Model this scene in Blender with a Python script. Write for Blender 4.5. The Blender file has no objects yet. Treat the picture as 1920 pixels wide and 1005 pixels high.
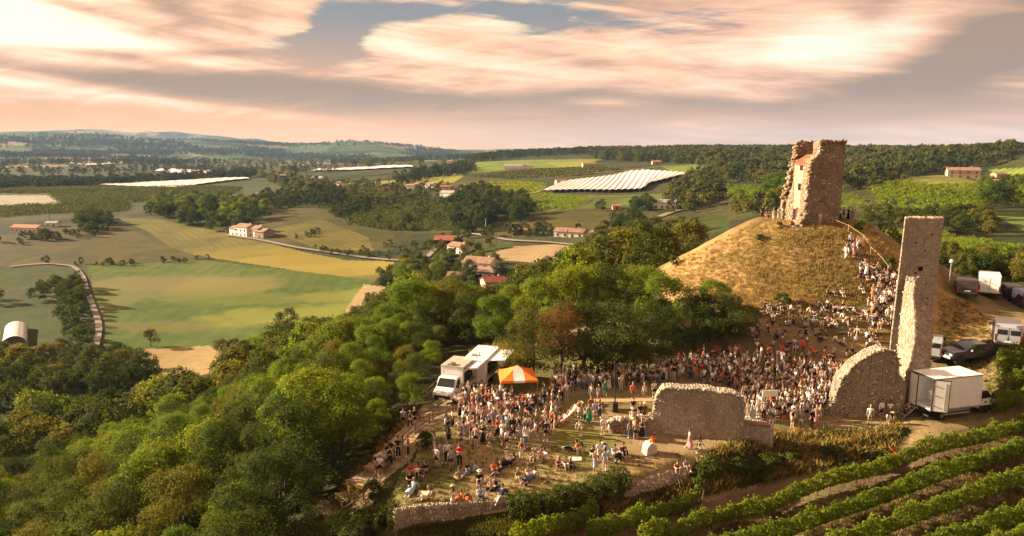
import bpy, bmesh, math, random
import numpy as np
from mathutils import Vector, Matrix, Euler, noise as mnoise
R = math.radians
random.seed(7)
rng = np.random.default_rng(7)
scene = bpy.context.scene
COL = scene.collection

# ------------------------------------------------------------ camera
FPX = 1297.0; CX, CY = 960.0, 502.5; PITCH = R(9.95); CAMZ = 24.0
SP, CP = math.sin(PITCH), math.cos(PITCH)
cam = bpy.data.cameras.new('camera')
cam.sensor_width = 36.0; cam.lens = 36.0 * FPX / 1920.0
cam.clip_start = 0.5; cam.clip_end = 40000
camo = bpy.data.objects.new('camera', cam); COL.objects.link(camo)
camo.location = (0, 0, CAMZ); camo.rotation_euler = (R(90) - PITCH, 0, 0)
scene.camera = camo
scene.render.resolution_x = 1024; scene.render.resolution_y = 536
scene.view_settings.view_transform = 'Standard'; scene.view_settings.look = 'None'
scene.view_settings.exposure = 1.88; scene.view_settings.gamma = 1.0
scene.view_settings.use_curve_mapping = False
scene.cycles.use_denoising = True
scene.cycles.max_bounces = 5; scene.cycles.diffuse_bounces = 2; scene.cycles.glossy_bounces = 2
scene.cycles.transmission_bounces = 3; scene.cycles.transparent_max_bounces = 8; scene.cycles.volume_bounces = 0
scene.cycles.caustics_reflective = False; scene.cycles.caustics_refractive = False

# ------------------------------------------------------------ sun
SUN_AZ, SUN_EL = -75.0, 20.0       # degrees left of the view direction, degrees above the horizon
sdir = Vector((math.sin(R(SUN_AZ)) * math.cos(R(SUN_EL)), math.cos(R(SUN_AZ)) * math.cos(R(SUN_EL)), math.sin(R(SUN_EL))))
sl = bpy.data.lights.new('sun', 'SUN'); sl.energy = 5.0; sl.angle = R(0.6); sl.color = (1.0, 0.81, 0.56)
so = bpy.data.objects.new('sun', sl); COL.objects.link(so)
so.rotation_euler = sdir.to_track_quat('Z', 'Y').to_euler(); so.location = (-60, 20, 80)

# ------------------------------------------------------------ sky
world = bpy.data.worlds.new('World'); scene.world = world; world.use_nodes = True
NT = world.node_tree; NT.nodes.clear()
class G:
    """small helper to write node maths"""
    def __init__(s, nt): s.nt = nt
    def n(s, t, **k):
        nd = s.nt.nodes.new(t)
        for a, b in k.items(): setattr(nd, a, b)
        return nd
    def put(s, inp, v):
        if hasattr(v, 'links') or isinstance(v, bpy.types.NodeSocket): s.nt.links.new(v, inp)
        else: inp.default_value = v
    def m(s, op, a, b=0.0, c=None, clamp=False):
        nd = s.n('ShaderNodeMath', operation=op, use_clamp=clamp)
        s.put(nd.inputs[0], a); s.put(nd.inputs[1], b)
        if c is not None: s.put(nd.inputs[2], c)
        return nd.outputs[0]
    def mix(s, f, a, b, mode='MIX'):
        nd = s.n('ShaderNodeMix', data_type='RGBA', blend_type=mode)
        s.put(nd.inputs[0], f)
        s.put(nd.inputs[6], a if not isinstance(a, tuple) else (*a[:3], 1)); s.put(nd.inputs[7], b if not isinstance(b, tuple) else (*b[:3], 1))
        return nd.outputs[2]
    def mr(s, v, a, b, c=0.0, d=1.0, smooth=True):
        nd = s.n('ShaderNodeMapRange', interpolation_type='SMOOTHSTEP' if smooth else 'LINEAR')
        for i, x in enumerate((v, a, b, c, d)): s.put(nd.inputs[i], x)
        return nd.outputs[0]
    def noise(s, vec, scale, detail=5, rough=0.5, dist=0.0, col=False):
        nd = s.n('ShaderNodeTexNoise')
        s.put(nd.inputs['Vector'], vec); nd.inputs['Scale'].default_value = scale
        nd.inputs['Detail'].default_value = detail; nd.inputs['Roughness'].default_value = rough
        nd.inputs['Distortion'].default_value = dist
        return nd.outputs['Color' if col else 'Fac']
    def vec(s, x, y, z=0.0):
        nd = s.n('ShaderNodeCombineXYZ')
        for i, v in enumerate((x, y, z)): s.put(nd.inputs[i], v)
        return nd.outputs[0]
g = G(NT)
tc = g.n('ShaderNodeTexCoord'); sep = g.n('ShaderNodeSeparateXYZ'); NT.links.new(tc.outputs['Generated'], sep.inputs[0])
dx, dy, dz = sep.outputs
az = g.m('MULTIPLY', g.m('ARCTAN2', dx, dy), 57.2958)
el = g.m('MULTIPLY', g.m('ARCSINE', dz), 57.2958)
den = g.m('ADD', g.m('MAXIMUM', dz, 0.0), 0.19)
qx = g.m('DIVIDE', dx, den); qy = g.m('DIVIDE', dy, den)
q = g.vec(g.m('ADD', g.m('MULTIPLY', qx, 0.50), g.m('MULTIPLY', qy, 0.16)), g.m('ADD', g.m('MULTIPLY', qy, 1.0), g.m('MULTIPLY', qx, 0.22)), 0.3)
w1 = g.noise(q, 1.3, 3, 0.5, 0.0, True)
vm = g.n('ShaderNodeVectorMath', operation='MULTIPLY_ADD'); NT.links.new(w1, vm.inputs[0]); vm.inputs[1].default_value = (0.7, 0.7, 0); NT.links.new(q, vm.inputs[2])
qq = vm.outputs[0]
nA = g.noise(qq, 2.0, 8, 0.58, 0.4)
nB = g.noise(qq, 4.2, 9, 0.62, 0.6)
nC = g.noise(qq, 12.0, 7, 0.65, 0.5)
nS = g.noise(g.vec(g.m('ADD', g.m('MULTIPLY', az, 0.040), g.m('MULTIPLY', el, 0.02)), g.m('ADD', g.m('MULTIPLY', el, 0.34), g.m('MULTIPLY', az, 0.035)), 1.7), 1.0, 9, 0.6, 0.9)
nT = g.noise(g.vec(g.m('ADD', g.m('MULTIPLY', az, 0.10), g.m('MULTIPLY', el, 0.05)), g.m('ADD', g.m('MULTIPLY', el, 0.95), g.m('MULTIPLY', az, 0.10)), 4.1), 1.0, 8, 0.62, 1.3)
def blob(a0, e0, sa, se, rot=0.0):
    """a soft spot in the sky, centre and half widths in degrees"""
    ca, sn = math.cos(R(rot)), math.sin(R(rot))
    a = g.m('SUBTRACT', az, a0); e = g.m('SUBTRACT', el, e0)
    u = g.m('DIVIDE', g.m('ADD', g.m('MULTIPLY', a, ca), g.m('MULTIPLY', e, sn)), sa)
    v = g.m('DIVIDE', g.m('SUBTRACT', g.m('MULTIPLY', e, ca), g.m('MULTIPLY', a, sn)), se)
    r2 = g.m('ADD', g.m('MULTIPLY', u, u), g.m('MULTIPLY', v, v))
    return g.m('EXPONENT', g.m('MULTIPLY', r2, -1.0))
def pxd(px, py):
    x = (px - CX) / FPX; yu = (CY - py) / FPX
    d = Vector((x, CP + yu * SP, -SP + yu * CP)).normalized()
    return math.degrees(math.atan2(d.x, d.y)), math.degrees(math.asin(d.z))
def pblob(px, py, wpx, hpx, rot=0.0):
    a, e = pxd(px, py); k = 57.3 / FPX
    return blob(a, e, wpx * k, hpx * k * 0.95, rot)
def addw(lst):
    t = None
    for f, w in lst:
        x = g.m('MULTIPLY', f, w)
        t = x if t is None else g.m('ADD', t, x)
    return t
# cover: where there is cloud at all ; tone: how bright the cloud is
gap = addw([(pblob(620, 75, 130, 75, 8), 0.75), (pblob(800, 20, 200, 22, 0), 0.45), (pblob(1180, 45, 330, 32, 0), 0.45), (pblob(620, 110, 50, 45), 0.2),
            (pblob(1000, 20, 120, 40, 0), 0.3)])
puff = addw([(pblob(522, 42, 44, 24, 8), 0.9), (pblob(575, 55, 30, 14, -15), 0.35), (pblob(735, 78, 58, 22, -3), 1.0), (pblob(800, 98, 60, 16, -8), 0.5), (pblob(880, 42, 100, 18), 0.6), (pblob(660, 128, 40, 10), 0.4), (pblob(980, 85, 90, 14, -5), 0.35)])
cover = g.m('ADD', g.m('ADD', g.m('MULTIPLY', g.m('SUBTRACT', nA, 0.5), 1.8), 0.80), g.m('SUBTRACT', puff, g.m('MULTIPLY', gap, 1.25)))
cover = g.m('ADD', cover, g.m('MULTIPLY', g.m('SUBTRACT', nC, 0.5), 0.7))
cover = g.m('ADD', cover, g.m('MULTIPLY', g.m('ADD', g.m('SUBTRACT', nS, 0.5), g.m('MULTIPLY', g.m('SUBTRACT', nT, 0.5), 0.7)), 1.1))
cover = g.mr(g.m('ADD', cover, g.m('MULTIPLY', addw([(pblob(250, 150, 380, 22, -5), 1.0), (pblob(620, 178, 330, 28, -7), 1.0), (pblob(950, 218, 260, 26, -6), 1.0), (pblob(1500, 205, 420, 34, -1), 0.8), (pblob(1800, 120, 260, 60, 15), 0.8)]), 1.3)), 0.12, 0.55)
lowclear = g.mr(g.m('ADD', el, g.m('MULTIPLY', g.m('SUBTRACT', nB, 0.5), 3.0)), 1.6, 4.2)      # clear glowing strip above the horizon
leftness = g.mr(az, 18.0, -22.0)
cover = g.m('MULTIPLY', cover, g.m('SUBTRACT', 1.0, g.m('MULTIPLY', g.m('SUBTRACT', 1.0, lowclear), g.m('ADD', 0.45, g.m('MULTIPLY', leftness, 0.5)))))
band = addw([(pblob(250, 150, 380, 22, -5), 1.0), (pblob(620, 178, 330, 28, -7), 1.2), (pblob(950, 218, 260, 26, -6), 1.05), (pblob(60, 92, 130, 9, -3), 0.55), (pblob(200, 100, 100, 11, -5), 0.8), (pblob(380, 100, 80, 8, 2), 0.6),
             (pblob(270, 62, 140, 8, -4), 0.35), (pblob(160, 18, 110, 10, -10), 0.5), (pblob(330, 20, 60, 22, -30), 0.35), (pblob(1120, 120, 90, 12, -3), 0.5), (pblob(1060, 178, 80, 12), 0.5),
             (pblob(1350, 198, 280, 22, -2), 0.6), (pblob(1780, 130, 280, 42, 22), 1.0), (pblob(1640, 22, 40, 36, 10), 0.45), (pblob(1880, 60, 110, 80, 30), 0.55), (pblob(820, 130, 100, 6, -3), 0.25), (pblob(1500, 215, 500, 22), 0.3)])
lite = addw([(pblob(-40, 30, 240, 75, -10), 1.6), (pblob(200, 85, 230, 30, -8), 0.45), (pblob(380, 120, 60, 12), 0.45), (pblob(130, 105, 300, 16, -5), 0.25), (pblob(1610, 70, 130, 40, 8), 0.75), (pblob(1440, 95, 260, 50), 0.35),
             (pblob(1430, 185, 60, 8, -6), 0.5), (pblob(1120, 190, 110, 9, -5), 0.45), (pblob(1620, 190, 70, 9, -4), 0.4), (pblob(300, 190, 420, 8, -6), 0.45), (pblob(820, 220, 300, 9, -6), 0.35), (pblob(980, 130, 300, 50), 0.2)])
tone = g.m('ADD', g.m('ADD', 0.52, g.m('MULTIPLY', g.m('SUBTRACT', nB, 0.5), 1.15)), g.m('SUBTRACT', g.m('MULTIPLY', lite, 0.85), g.m('MULTIPLY', band, 0.95)))
tone = g.m('ADD', tone, g.m('MULTIPLY', puff, 0.35))
tone = g.m('ADD', tone, g.m('MULTIPLY', g.m('SUBTRACT', nS, 0.5), 1.3))
tone = g.m('ADD', tone, g.m('MULTIPLY', g.m('SUBTRACT', nT, 0.5), 0.95))
ramp = g.n('ShaderNodeValToRGB'); cr = ramp.color_ramp; cr.interpolation = 'B_SPLINE'
NT.links.new(g.mr(tone, -0.1, 1.45, smooth=False), ramp.inputs[0])
cr.elements[0].position = 0.0; cr.elements[0].color = (0.40, 0.28, 0.21, 1)
cr.elements[1].position = 1.0; cr.elements[1].color = (1.25, 1.1, 0.9, 1)
for p_, c_ in ((0.18, (0.54, 0.35, 0.235, 1)), (0.38, (0.80, 0.48, 0.315, 1)), (0.56, (1.16, 0.69, 0.44, 1)), (0.75, (1.30, 0.90, 0.62, 1))):
    e_ = cr.elements.new(p_); e_.color = c_
sky = g.n('ShaderNodeTexSky', sky_type='NISHITA'); sky.sun_disc = False; sky.sun_elevation = R(SUN_EL); sky.sun_rotation = R(SUN_AZ)
sky.air_density = 1.4; sky.dust_density = 3.0
nish = g.mix(1.0, sky.outputs[0], (0.05, 0.05, 0.05), 'MULTIPLY')
clear_hi = g.mix(0.3, (0.345, 0.355, 0.385), nish)
hor_c = g.mix(g.mr(az, -30.0, 30.0), (1.12, 0.54, 0.21), (1.02, 0.54, 0.36))
clear = g.mix(g.mr(el, 0.0, 11.0), hor_c, clear_hi)
clear = g.mix(g.m('MULTIPLY', g.mr(el, 2.2, -0.5), leftness), clear, (1.25, 0.58, 0.14))
cloudc = g.mix(g.m('MULTIPLY', g.mr(az, -5, 35), 0.55), ramp.outputs[0], g.mix(1.0, ramp.outputs[0], (0.86, 0.88, 0.98), 'MULTIPLY'))
skyc = g.mix(cover, clear, cloudc)
below = g.mr(el, -0.4, -3.0)
skyc = g.mix(below, skyc, (0.10, 0.09, 0.05))
bg = g.n('ShaderNodeBackground'); NT.links.new(skyc, bg.inputs[0]); bg.inputs[1].default_value = 0.29
wo = g.n('ShaderNodeOutputWorld'); NT.links.new(bg.outputs[0], wo.inputs[0])
world.cycles.sampling_method = 'MANUAL'; world.cycles.sample_map_resolution = 512

# ------------------------------------------------------------ helpers
def link(o): COL.objects.link(o); return o
def tag(o, label=None, cat=None, group=None, kind=None):
    if label: o['label'] = label
    if cat: o['category'] = cat
    if group: o['group'] = group
    if kind: o['kind'] = kind
    return o
def empty(name, loc=(0, 0, 0), rz=0.0, sc=1.0):
    o = bpy.data.objects.new(name, None); o.empty_display_size = 0.3
    o.location = loc; o.rotation_euler = (0, 0, rz); o.scale = (sc, sc, sc); return link(o)
def mesh_np(name, V, F, mat=None, smooth=False):
    """V (n,3), F (m,k) arrays -> mesh"""
    V = np.asarray(V, dtype=np.float32); F = np.asarray(F, dtype=np.int32)
    me = bpy.data.meshes.new(name); n, m, k = len(V), len(F), F.shape[1]
    me.vertices.add(n); me.vertices.foreach_set('co', V.ravel())
    me.loops.add(m * k); me.loops.foreach_set('vertex_index', F.ravel())
    me.polygons.add(m); me.polygons.foreach_set('loop_start', np.arange(0, m * k, k, dtype=np.int32))
    if smooth: me.polygons.foreach_set('use_smooth', np.ones(m, dtype=bool))
    me.update(calc_edges=True)
    if mat: me.materials.append(mat)
    return me
def mobj(name, me, parent=None, loc=None):
    o = bpy.data.objects.new(name, me); link(o)
    if parent: o.parent = parent
    if loc is not None: o.location = loc
    return o
class MB:
    """collects simple solids in one mesh"""
    def __init__(s): s.v = []; s.f = []
    def add(s, vs, fs):
        b = len(s.v); s.v.extend([tuple(v) for v in vs]); s.f.extend([tuple(i + b for i in f) for f in fs]); return s
    def box(s, c, d, rz=0.0, M=None, jit=0.0, top=1.0):
        hx, hy, hz = d[0] / 2, d[1] / 2, d[2] / 2
        co = []
        for sz in (-1, 1):
            k = top if sz > 0 else 1.0
            for sx, sy in ((-1, -1), (1, -1), (1, 1), (-1, 1)):
                x, y, z = sx * hx * k, sy * hy * k, sz * hz
                if jit: x += random.uniform(-jit, jit); y += random.uniform(-jit, jit); z += random.uniform(-jit, jit)
                if M is not None: p = M @ Vector((x, y, z)); x, y, z = p
                elif rz: x, y = x * math.cos(rz) - y * math.sin(rz), x * math.sin(rz) + y * math.cos(rz)
                co.append((c[0] + x, c[1] + y, c[2] + z))
        return s.add(co, [(3, 2, 1, 0), (4, 5, 6, 7), (0, 1, 5, 4), (1, 2, 6, 5), (2, 3, 7, 6), (3, 0, 4, 7)])
    def tube(s, p0, p1, r0, r1=None, n=6, cap=True):
        r1 = r0 if r1 is None else r1
        p0, p1 = Vector(p0), Vector(p1); d = (p1 - p0)
        if d.length < 1e-6: return s
        qd = d.to_track_quat('Z', 'Y'); vs = []
        for p, r in ((p0, r0), (p1, r1)):
            for i in range(n):
                a = 2 * math.pi * i / n; vs.append(p + qd @ Vector((math.cos(a) * r, math.sin(a) * r, 0)))
        fs = [(i, (i + 1) % n, n + (i + 1) % n, n + i) for i in range(n)]
        if cap: fs += [tuple(range(n - 1, -1, -1)), tuple(range(n, 2 * n))]
        return s.add(vs, fs)
    def lathe(s, c, prof, n=10, sx=1.0, sy=1.0):
        vs = []; m = len(prof)
        for r, z in prof:
            for i in range(n):
                a = 2 * math.pi * i / n; vs.append((c[0] + math.cos(a) * r * sx, c[1] + math.sin(a) * r * sy, c[2] + z))
        fs = []
        for j in range(m - 1):
            for i in range(n): fs.append((j * n + i, j * n + (i + 1) % n, (j + 1) * n + (i + 1) % n, (j + 1) * n + i))
        fs.append(tuple(range(n - 1, -1, -1))); fs.append(tuple(range((m - 1) * n, m * n)))
        return s.add(vs, fs)
    def prism(s, poly, axis, a, b):
        """extrude a 2-D polygon: axis 'y' -> points are (x,z) between y=a and y=b; 'x' -> (y,z); 'z' -> (x,y)"""
        n = len(poly); vs = []
        for t in (a, b):
            for u, w in poly: vs.append({'y': (u, t, w), 'x': (t, u, w), 'z': (u, w, t)}[axis])
        fs = [(i, (i + 1) % n, n + (i + 1) % n, n + i) for i in range(n)] + [tuple(range(n - 1, -1, -1)), tuple(range(n, 2 * n))]
        return s.add(vs, fs)
    def mesh(s, name, mat=None, smooth=False, bevel=0.0, seg=1):
        me = bpy.data.meshes.new(name); me.from_pydata(s.v, [], s.f)
        bm = bmesh.new(); bm.from_mesh(me); bmesh.ops.recalc_face_normals(bm, faces=bm.faces)
        if bevel:
            es = [e for e in bm.edges if len(e.link_faces) == 2 and e.calc_face_angle(0) > 0.5]
            bmesh.ops.bevel(bm, geom=es, offset=bevel, segments=seg, affect='EDGES', clamp_overlap=True)
        bm.to_mesh(me); bm.free()
        if smooth: me.polygons.foreach_set('use_smooth', np.ones(len(me.polygons), dtype=bool))
        if mat: me.materials.append(mat)
        return me
    def build(s, name, mat, parent=None, smooth=False, bevel=0.0, loc=None, seg=1):
        return mobj(name, s.mesh(name, mat, smooth, bevel, seg), parent, loc)

# ------------------------------------------------------------ materials
def mat_base(name, rough=0.8, spec=0.25):
    m = bpy.data.materials.new(name); m.use_nodes = True
    b = m.node_tree.nodes['Principled BSDF']; b.inputs['Roughness'].default_value = rough
    b.inputs['Specular IOR Level'].default_value = spec
    return m, G(m.node_tree), b
def simple(name, c, rough=0.7, var=0.12, scale=3.0, metal=0.0, spec=0.3, bump=0.0, c2=None, coat=0.0):
    m, h, b = mat_base(name, rough, spec)
    t = h.n('ShaderNodeTexCoord'); f = h.noise(t.outputs['Object'], scale, 5, 0.6)
    c2 = c2 or tuple(max(0, x * (1 - 2.2 * var)) for x in c)
    h.put(b.inputs['Base Color'], h.mix(h.mr(f, 0.3, 0.7), c2, c))
    b.inputs['Metallic'].default_value = metal
    if coat: b.inputs['Coat Weight'].default_value = coat; b.inputs['Coat Roughness'].default_value = 0.1
    if bump:
        bn = h.n('ShaderNodeBump'); bn.inputs['Strength'].default_value = bump; bn.inputs['Distance'].default_value = 0.05
        h.put(bn.inputs['Height'], h.noise(t.outputs['Object'], scale * 4, 6, 0.65)); h.put(b.inputs['Normal'], bn.outputs[0])
    return m
def objcol(name, rough=0.85, var=0.25, scale=6.0, spec=0.15):
    """colour comes from the object's own colour"""
    m, h, b = mat_base(name, rough, spec)
    oi = h.n('ShaderNodeObjectInfo'); t = h.n('ShaderNodeTexCoord')
    f = h.noise(t.outputs['Object'], scale, 3, 0.6)
    h.put(b.inputs['Base Color'], h.mix(h.mr(f, 0.35, 0.75, 0.0, var), oi.outputs['Color'], h.mix(1.0, oi.outputs['Color'], (0.5, 0.5, 0.5), 'MULTIPLY')))
    return m
def ground_mat(name, ca, cb, cc=None, s1=0.05, s2=0.6, stripes=None, rough=0.95, bump=0.4, patch=None, bs=2.0):
    """ca/cb mixed by fine noise, cc by broad noise; stripes = (angle deg, spacing m, colour, strength)"""
    m, h, b = mat_base(name, rough, 0.1)
    t = h.n('ShaderNodeTexCoord'); o = t.outputs['Object']
    f = h.noise(o, s2, 8, 0.62, 0.3); c = h.mix(h.mr(f, 0.33, 0.67), ca, cb)
    if cc: c = h.mix(h.mr(h.noise(o, s1, 4, 0.55, 0.8), 0.46, 0.62), c, cc)
    f3 = h.noise(o, s2 * 9, 4, 0.7); c = h.mix(h.mr(f3, 0.3, 0.8, 0.0, 0.35), c, (0.02, 0.02, 0.01))
    if stripes:
        ang, sp, sc, st = stripes
        mp = h.n('ShaderNodeMapping'); mp.inputs['Rotation'].default_value = (0, 0, -R(ang)); h.put(mp.inputs[0], o)
        sx = h.n('ShaderNodeSeparateXYZ'); h.put(sx.inputs[0], mp.outputs[0])
        wob = h.m('MULTIPLY', h.m('SUBTRACT', h.noise(o, 0.04, 3), 0.5), 0.6 * sp)
        sn = h.m('SINE', h.m('MULTIPLY', h.m('ADD', sx.outputs[1], wob), 6.2832 / sp))
        k = h.m('MULTIPLY', h.mr(sn, -0.5, 0.8), h.mr(h.noise(o, 1.2 / sp, 4), 0.25, 0.6, st * 0.4, st))
        c = h.mix(k, c, sc)
    if patch:
        for (x, y, rx, ry, pc, st) in patch:
            mp = h.n('ShaderNodeMapping', vector_type='TEXTURE'); mp.inputs['Location'].default_value = (x, y, 0); mp.inputs['Scale'].default_value = (rx, ry, 1e6)
            h.put(mp.inputs[0], o); ln = h.n('ShaderNodeVectorMath', operation='LENGTH'); h.put(ln.inputs[0], mp.outputs[0])
            dd = h.m('ADD', ln.outputs['Value'], h.m('MULTIPLY', h.m('SUBTRACT', h.noise(o, 1.6 / min(rx, ry), 5, 0.6), 0.5), 1.6))
            c = h.mix(h.mr(dd, 1.15, 0.55, 0.0, st), c, pc)
    h.put(b.inputs['Base Color'], c)
    if bump:
        bn = h.n('ShaderNodeBump'); bn.inputs['Strength'].default_value = bump; bn.inputs['Distance'].default_value = 0.25
        h.put(bn.inputs['Height'], h.noise(o, bs, 8, 0.7)); h.put(b.inputs['Normal'], bn.outputs[0])
    return m
# ------------------------------------------------------------ terrain heights
MC = (41.8, 97.0)                     # centre of the castle mound
def ray(px, py):
    x = (px - CX) / FPX; yu = (CY - py) / FPX
    return np.array([x, CP + yu * SP, -SP + yu * CP])
CTL = []                              # (x, y, z)
def cz(px, py, z):
    d = ray(px, py); t = (z - CAMZ) / d[2]; CTL.append((d[0] * t, d[1] * t, z))
def cr_(px, py, r):
    d = ray(px, py); t = r / math.hypot(d[0], d[1]); CTL.append((d[0] * t, d[1] * t, CAMZ + d[2] * t))
for a in [(620,1000,-3.2),(700,1000,-1.9),(760,1000,-1.5),(850,1000,-1.5),(1100,1000,-2.2),(1300,965,-2.3),(1500,985,-2.4),(1200,925,-1.3),(1200,965,-2.0),(1700,960,-1.6),(1900,960,-1.6),(1900,850,-0.5),(1900,760,1.2),(1900,680,3.2),
          (1900,600,4.8),(1900,560,5.4),(1820,545,5.4),(1800,640,3.2),(1830,700,1.8),(1780,790,.5),(1700,800,.2),(1600,800,0),(1450,790,0),
          (760,930,-.2),(830,900,0),(1000,900,0),(1200,880,0),(1000,750,0),(1300,700,0),(1500,720,0),(1400,650,0.2),(1000,690,0),(900,690,-.3),(830,770,-.3),(730,860,-.8),(640,945,-2.4),
          (1350,880,-1.0),(1500,860,-1.2),(1650,850,-.9),(1400,920,-2.2),(1150,740,0),(1300,800,0),(1700,700,.6),
          (450,560,-45),(200,600,-45),(50,620,-46),(650,545,-44),(450,480,-42),(300,440,-40),(470,445,-38),(100,470,-41),(30,430,-38),(600,440,-36),(600,400,-31),(700,455,-38),
          (850,470,-36),(1000,470,-30),(880,520,-34),(1080,440,-28),(1200,440,-22),(1300,420,-17),(1250,390,-17),(1100,385,-19),(950,390,-24),(700,400,-32),(760,350,-27),(300,400,-37),
          (100,390,-36),(300,350,-34),(480,348,-32),(600,350,-29),(900,335,-18),(1200,345,-12),(1400,362,-8),(1500,330,-5),(1000,312,-9),(1200,305,-1),(340,670,-45),(20,720,-44),(-150,640,-48),(-150,450,-42),
          (1850,470,2),(1700,440,0),(1600,385,-2),(1850,390,0),(1700,355,0),(1805,335,0),(1900,330,1),(2100,470,3),(2100,350,2),(2100,640,5),(2100,850,0),(2100,1000,-1),
          (100,335,-32),(100,322,-30),(300,322,-30),(500,325,-28),(650,325,-24),(760,318,-18)]: cz(*a)
for a in [(1100,286,1550),(1300,284,1500),(1500,286,1450),(1700,290,1250),(1920,293,1200),(2150,293,1200),(960,291,1700),(880,302,1500),(1700,310,800),(1450,305,900),(1920,312,700),(1330,312,850),
          (100,303,2900),(300,303,2900),(500,303,2900),(700,306,2600),(60,292,3900),(300,290,3900),(520,292,3700),(700,296,3300),(800,300,2700),(-150,295,3900),
          (-200,262,5600),(0,258,5600),(160,257,5200),(250,262,5400),(400,266,5200),(500,273,5200),(570,276,4800),(620,270,4600),(690,269,4400),(760,278,4300),(850,287,4300),(930,296,3600),(170,276,4500),(400,280,4400),(650,284,3900),(30,276,4600)]: cr_(*a)
for a in [(7,38,-2.5),(9,34,-2.8),(13,38,-2.6),(3,38,-2.2),(18,38,-2.6),(-16,45,-3.5),(-14,56,-1.4),(-24,52,-7.5),(-34,48,-13),(-50,55,-19),(-70,70,-26),(-60,35,-20),(-36,30,-15),(-22,30,-11),(-8,30,-4),(-100,100,-33),(-25,90,-9),(-40,120,-20),(-18,108,-6),(-10,130,-12),(-60,160,-32),(-100,180,-42),
          (-150,150,-43),(0,150,-18),(0,200,-34),(30,160,-16),(30,130,-6),(12,100,-.5),(22,112,-2),(70,150,-5),(100,140,0),(60,125,-1),(120,180,-3),(60,200,-12),(90,200,-6),(200,200,0),(150,60,2),(60,20,-2),(0,20,-3.5),(0,-20,-10),(-60,-40,-24),(60,-40,-6),
          (-80,95,-30),(-12,72,-1.2),(-10,84,-1.5),(-20,70,-5),(-300,0,-46),(-200,-200,-46),(200,-200,-10),(0,-400,-30),(300,0,0),(-600,-600,-46),(600,-600,-10),(1000,200,0),
          (8000,7000,0),(-9000,4000,0),(0,8300,-40),(-5000,8300,0),(3000,4500,-40),(5000,1000,0),(-6000,500,-40),(-5000,-5000,-40),(5000,-5000,-40),(-3000,9000,-60),(800,2600,-20),(1500,2600,-20)]: CTL.append(a)
CTL = np.array(CTL, dtype=float)
def tcoord(x, y):
    r = np.hypot(x, y) + 6.0; L = np.log(r)
    a = np.arctan2(x, y)
    return np.stack([L * 1.0, np.sin(a) * 2.2, np.cos(a) * 2.2], -1)
TC = tcoord(CTL[:, 0], CTL[:, 1])
def kern(d2): return np.sqrt(d2 + 0.006)
_D = ((TC[:, None] - TC[None]) ** 2).sum(-1)
_N = len(TC)
_A = np.zeros((_N + 1, _N + 1)); _A[:_N, :_N] = kern(_D); _A[:_N, _N] = 1; _A[_N, :_N] = 1
_W = np.linalg.solve(_A, np.append(CTL[:, 2], 0.0))
def _hash(ix, iy, s):
    n = (ix * 374761393 + iy * 668265263 + s * 144269) & 0x7fffffff
    n = ((n ^ (n >> 13)) * 1274126177) & 0x7fffffff
    return ((n ^ (n >> 16)) & 0xffff) / 65535.0
def vnoise(x, y, s=0):
    ix = np.floor(x).astype(np.int64); iy = np.floor(y).astype(np.int64); fx = x - ix; fy = y - iy
    fx = fx * fx * (3 - 2 * fx); fy = fy * fy * (3 - 2 * fy)
    return (_hash(ix, iy, s) * (1 - fx) + _hash(ix + 1, iy, s) * fx) * (1 - fy) + (_hash(ix, iy + 1, s) * (1 - fx) + _hash(ix + 1, iy + 1, s) * fx) * fy - 0.5
def fbm(x, y, o=4, s=0):
    t = 0; a = 1.0
    for i in range(o): t = t + a * vnoise(x * 2 ** i, y * 2 ** i, s + i); a *= 0.5
    return t
def inpoly(px, py, poly):
    c = np.zeros(px.shape, bool); n = len(poly)
    for i in range(n):
        x1, y1 = poly[i]; x2, y2 = poly[(i + 1) % n]
        if y1 == y2: continue
        k = ((y1 > py) != (y2 > py)) & (px < (x2 - x1) * (py - y1) / (y2 - y1) + x1); c ^= k
    return c
def smin(a, b, k): 
    h = np.clip(0.5 + 0.5 * (b - a) / k, 0, 1); return b * (1 - h) + a * h - k * h * (1 - h)
def smax(a, b, k): return -smin(-a, -b, k)
PLAT = [(742,948),(842,765),(872,725),(890,700),(980,670),(1300,645),(1500,690),(1700,722),(1690,792),(1450,802),(1400,832),(1330,850),(1235,884),(1150,908),(1000,940)]
PLAT = [(ray(a, b)[0] * (-CAMZ / ray(a, b)[2]), ray(a, b)[1] * (-CAMZ / ray(a, b)[2])) for a, b in PLAT]
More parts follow.
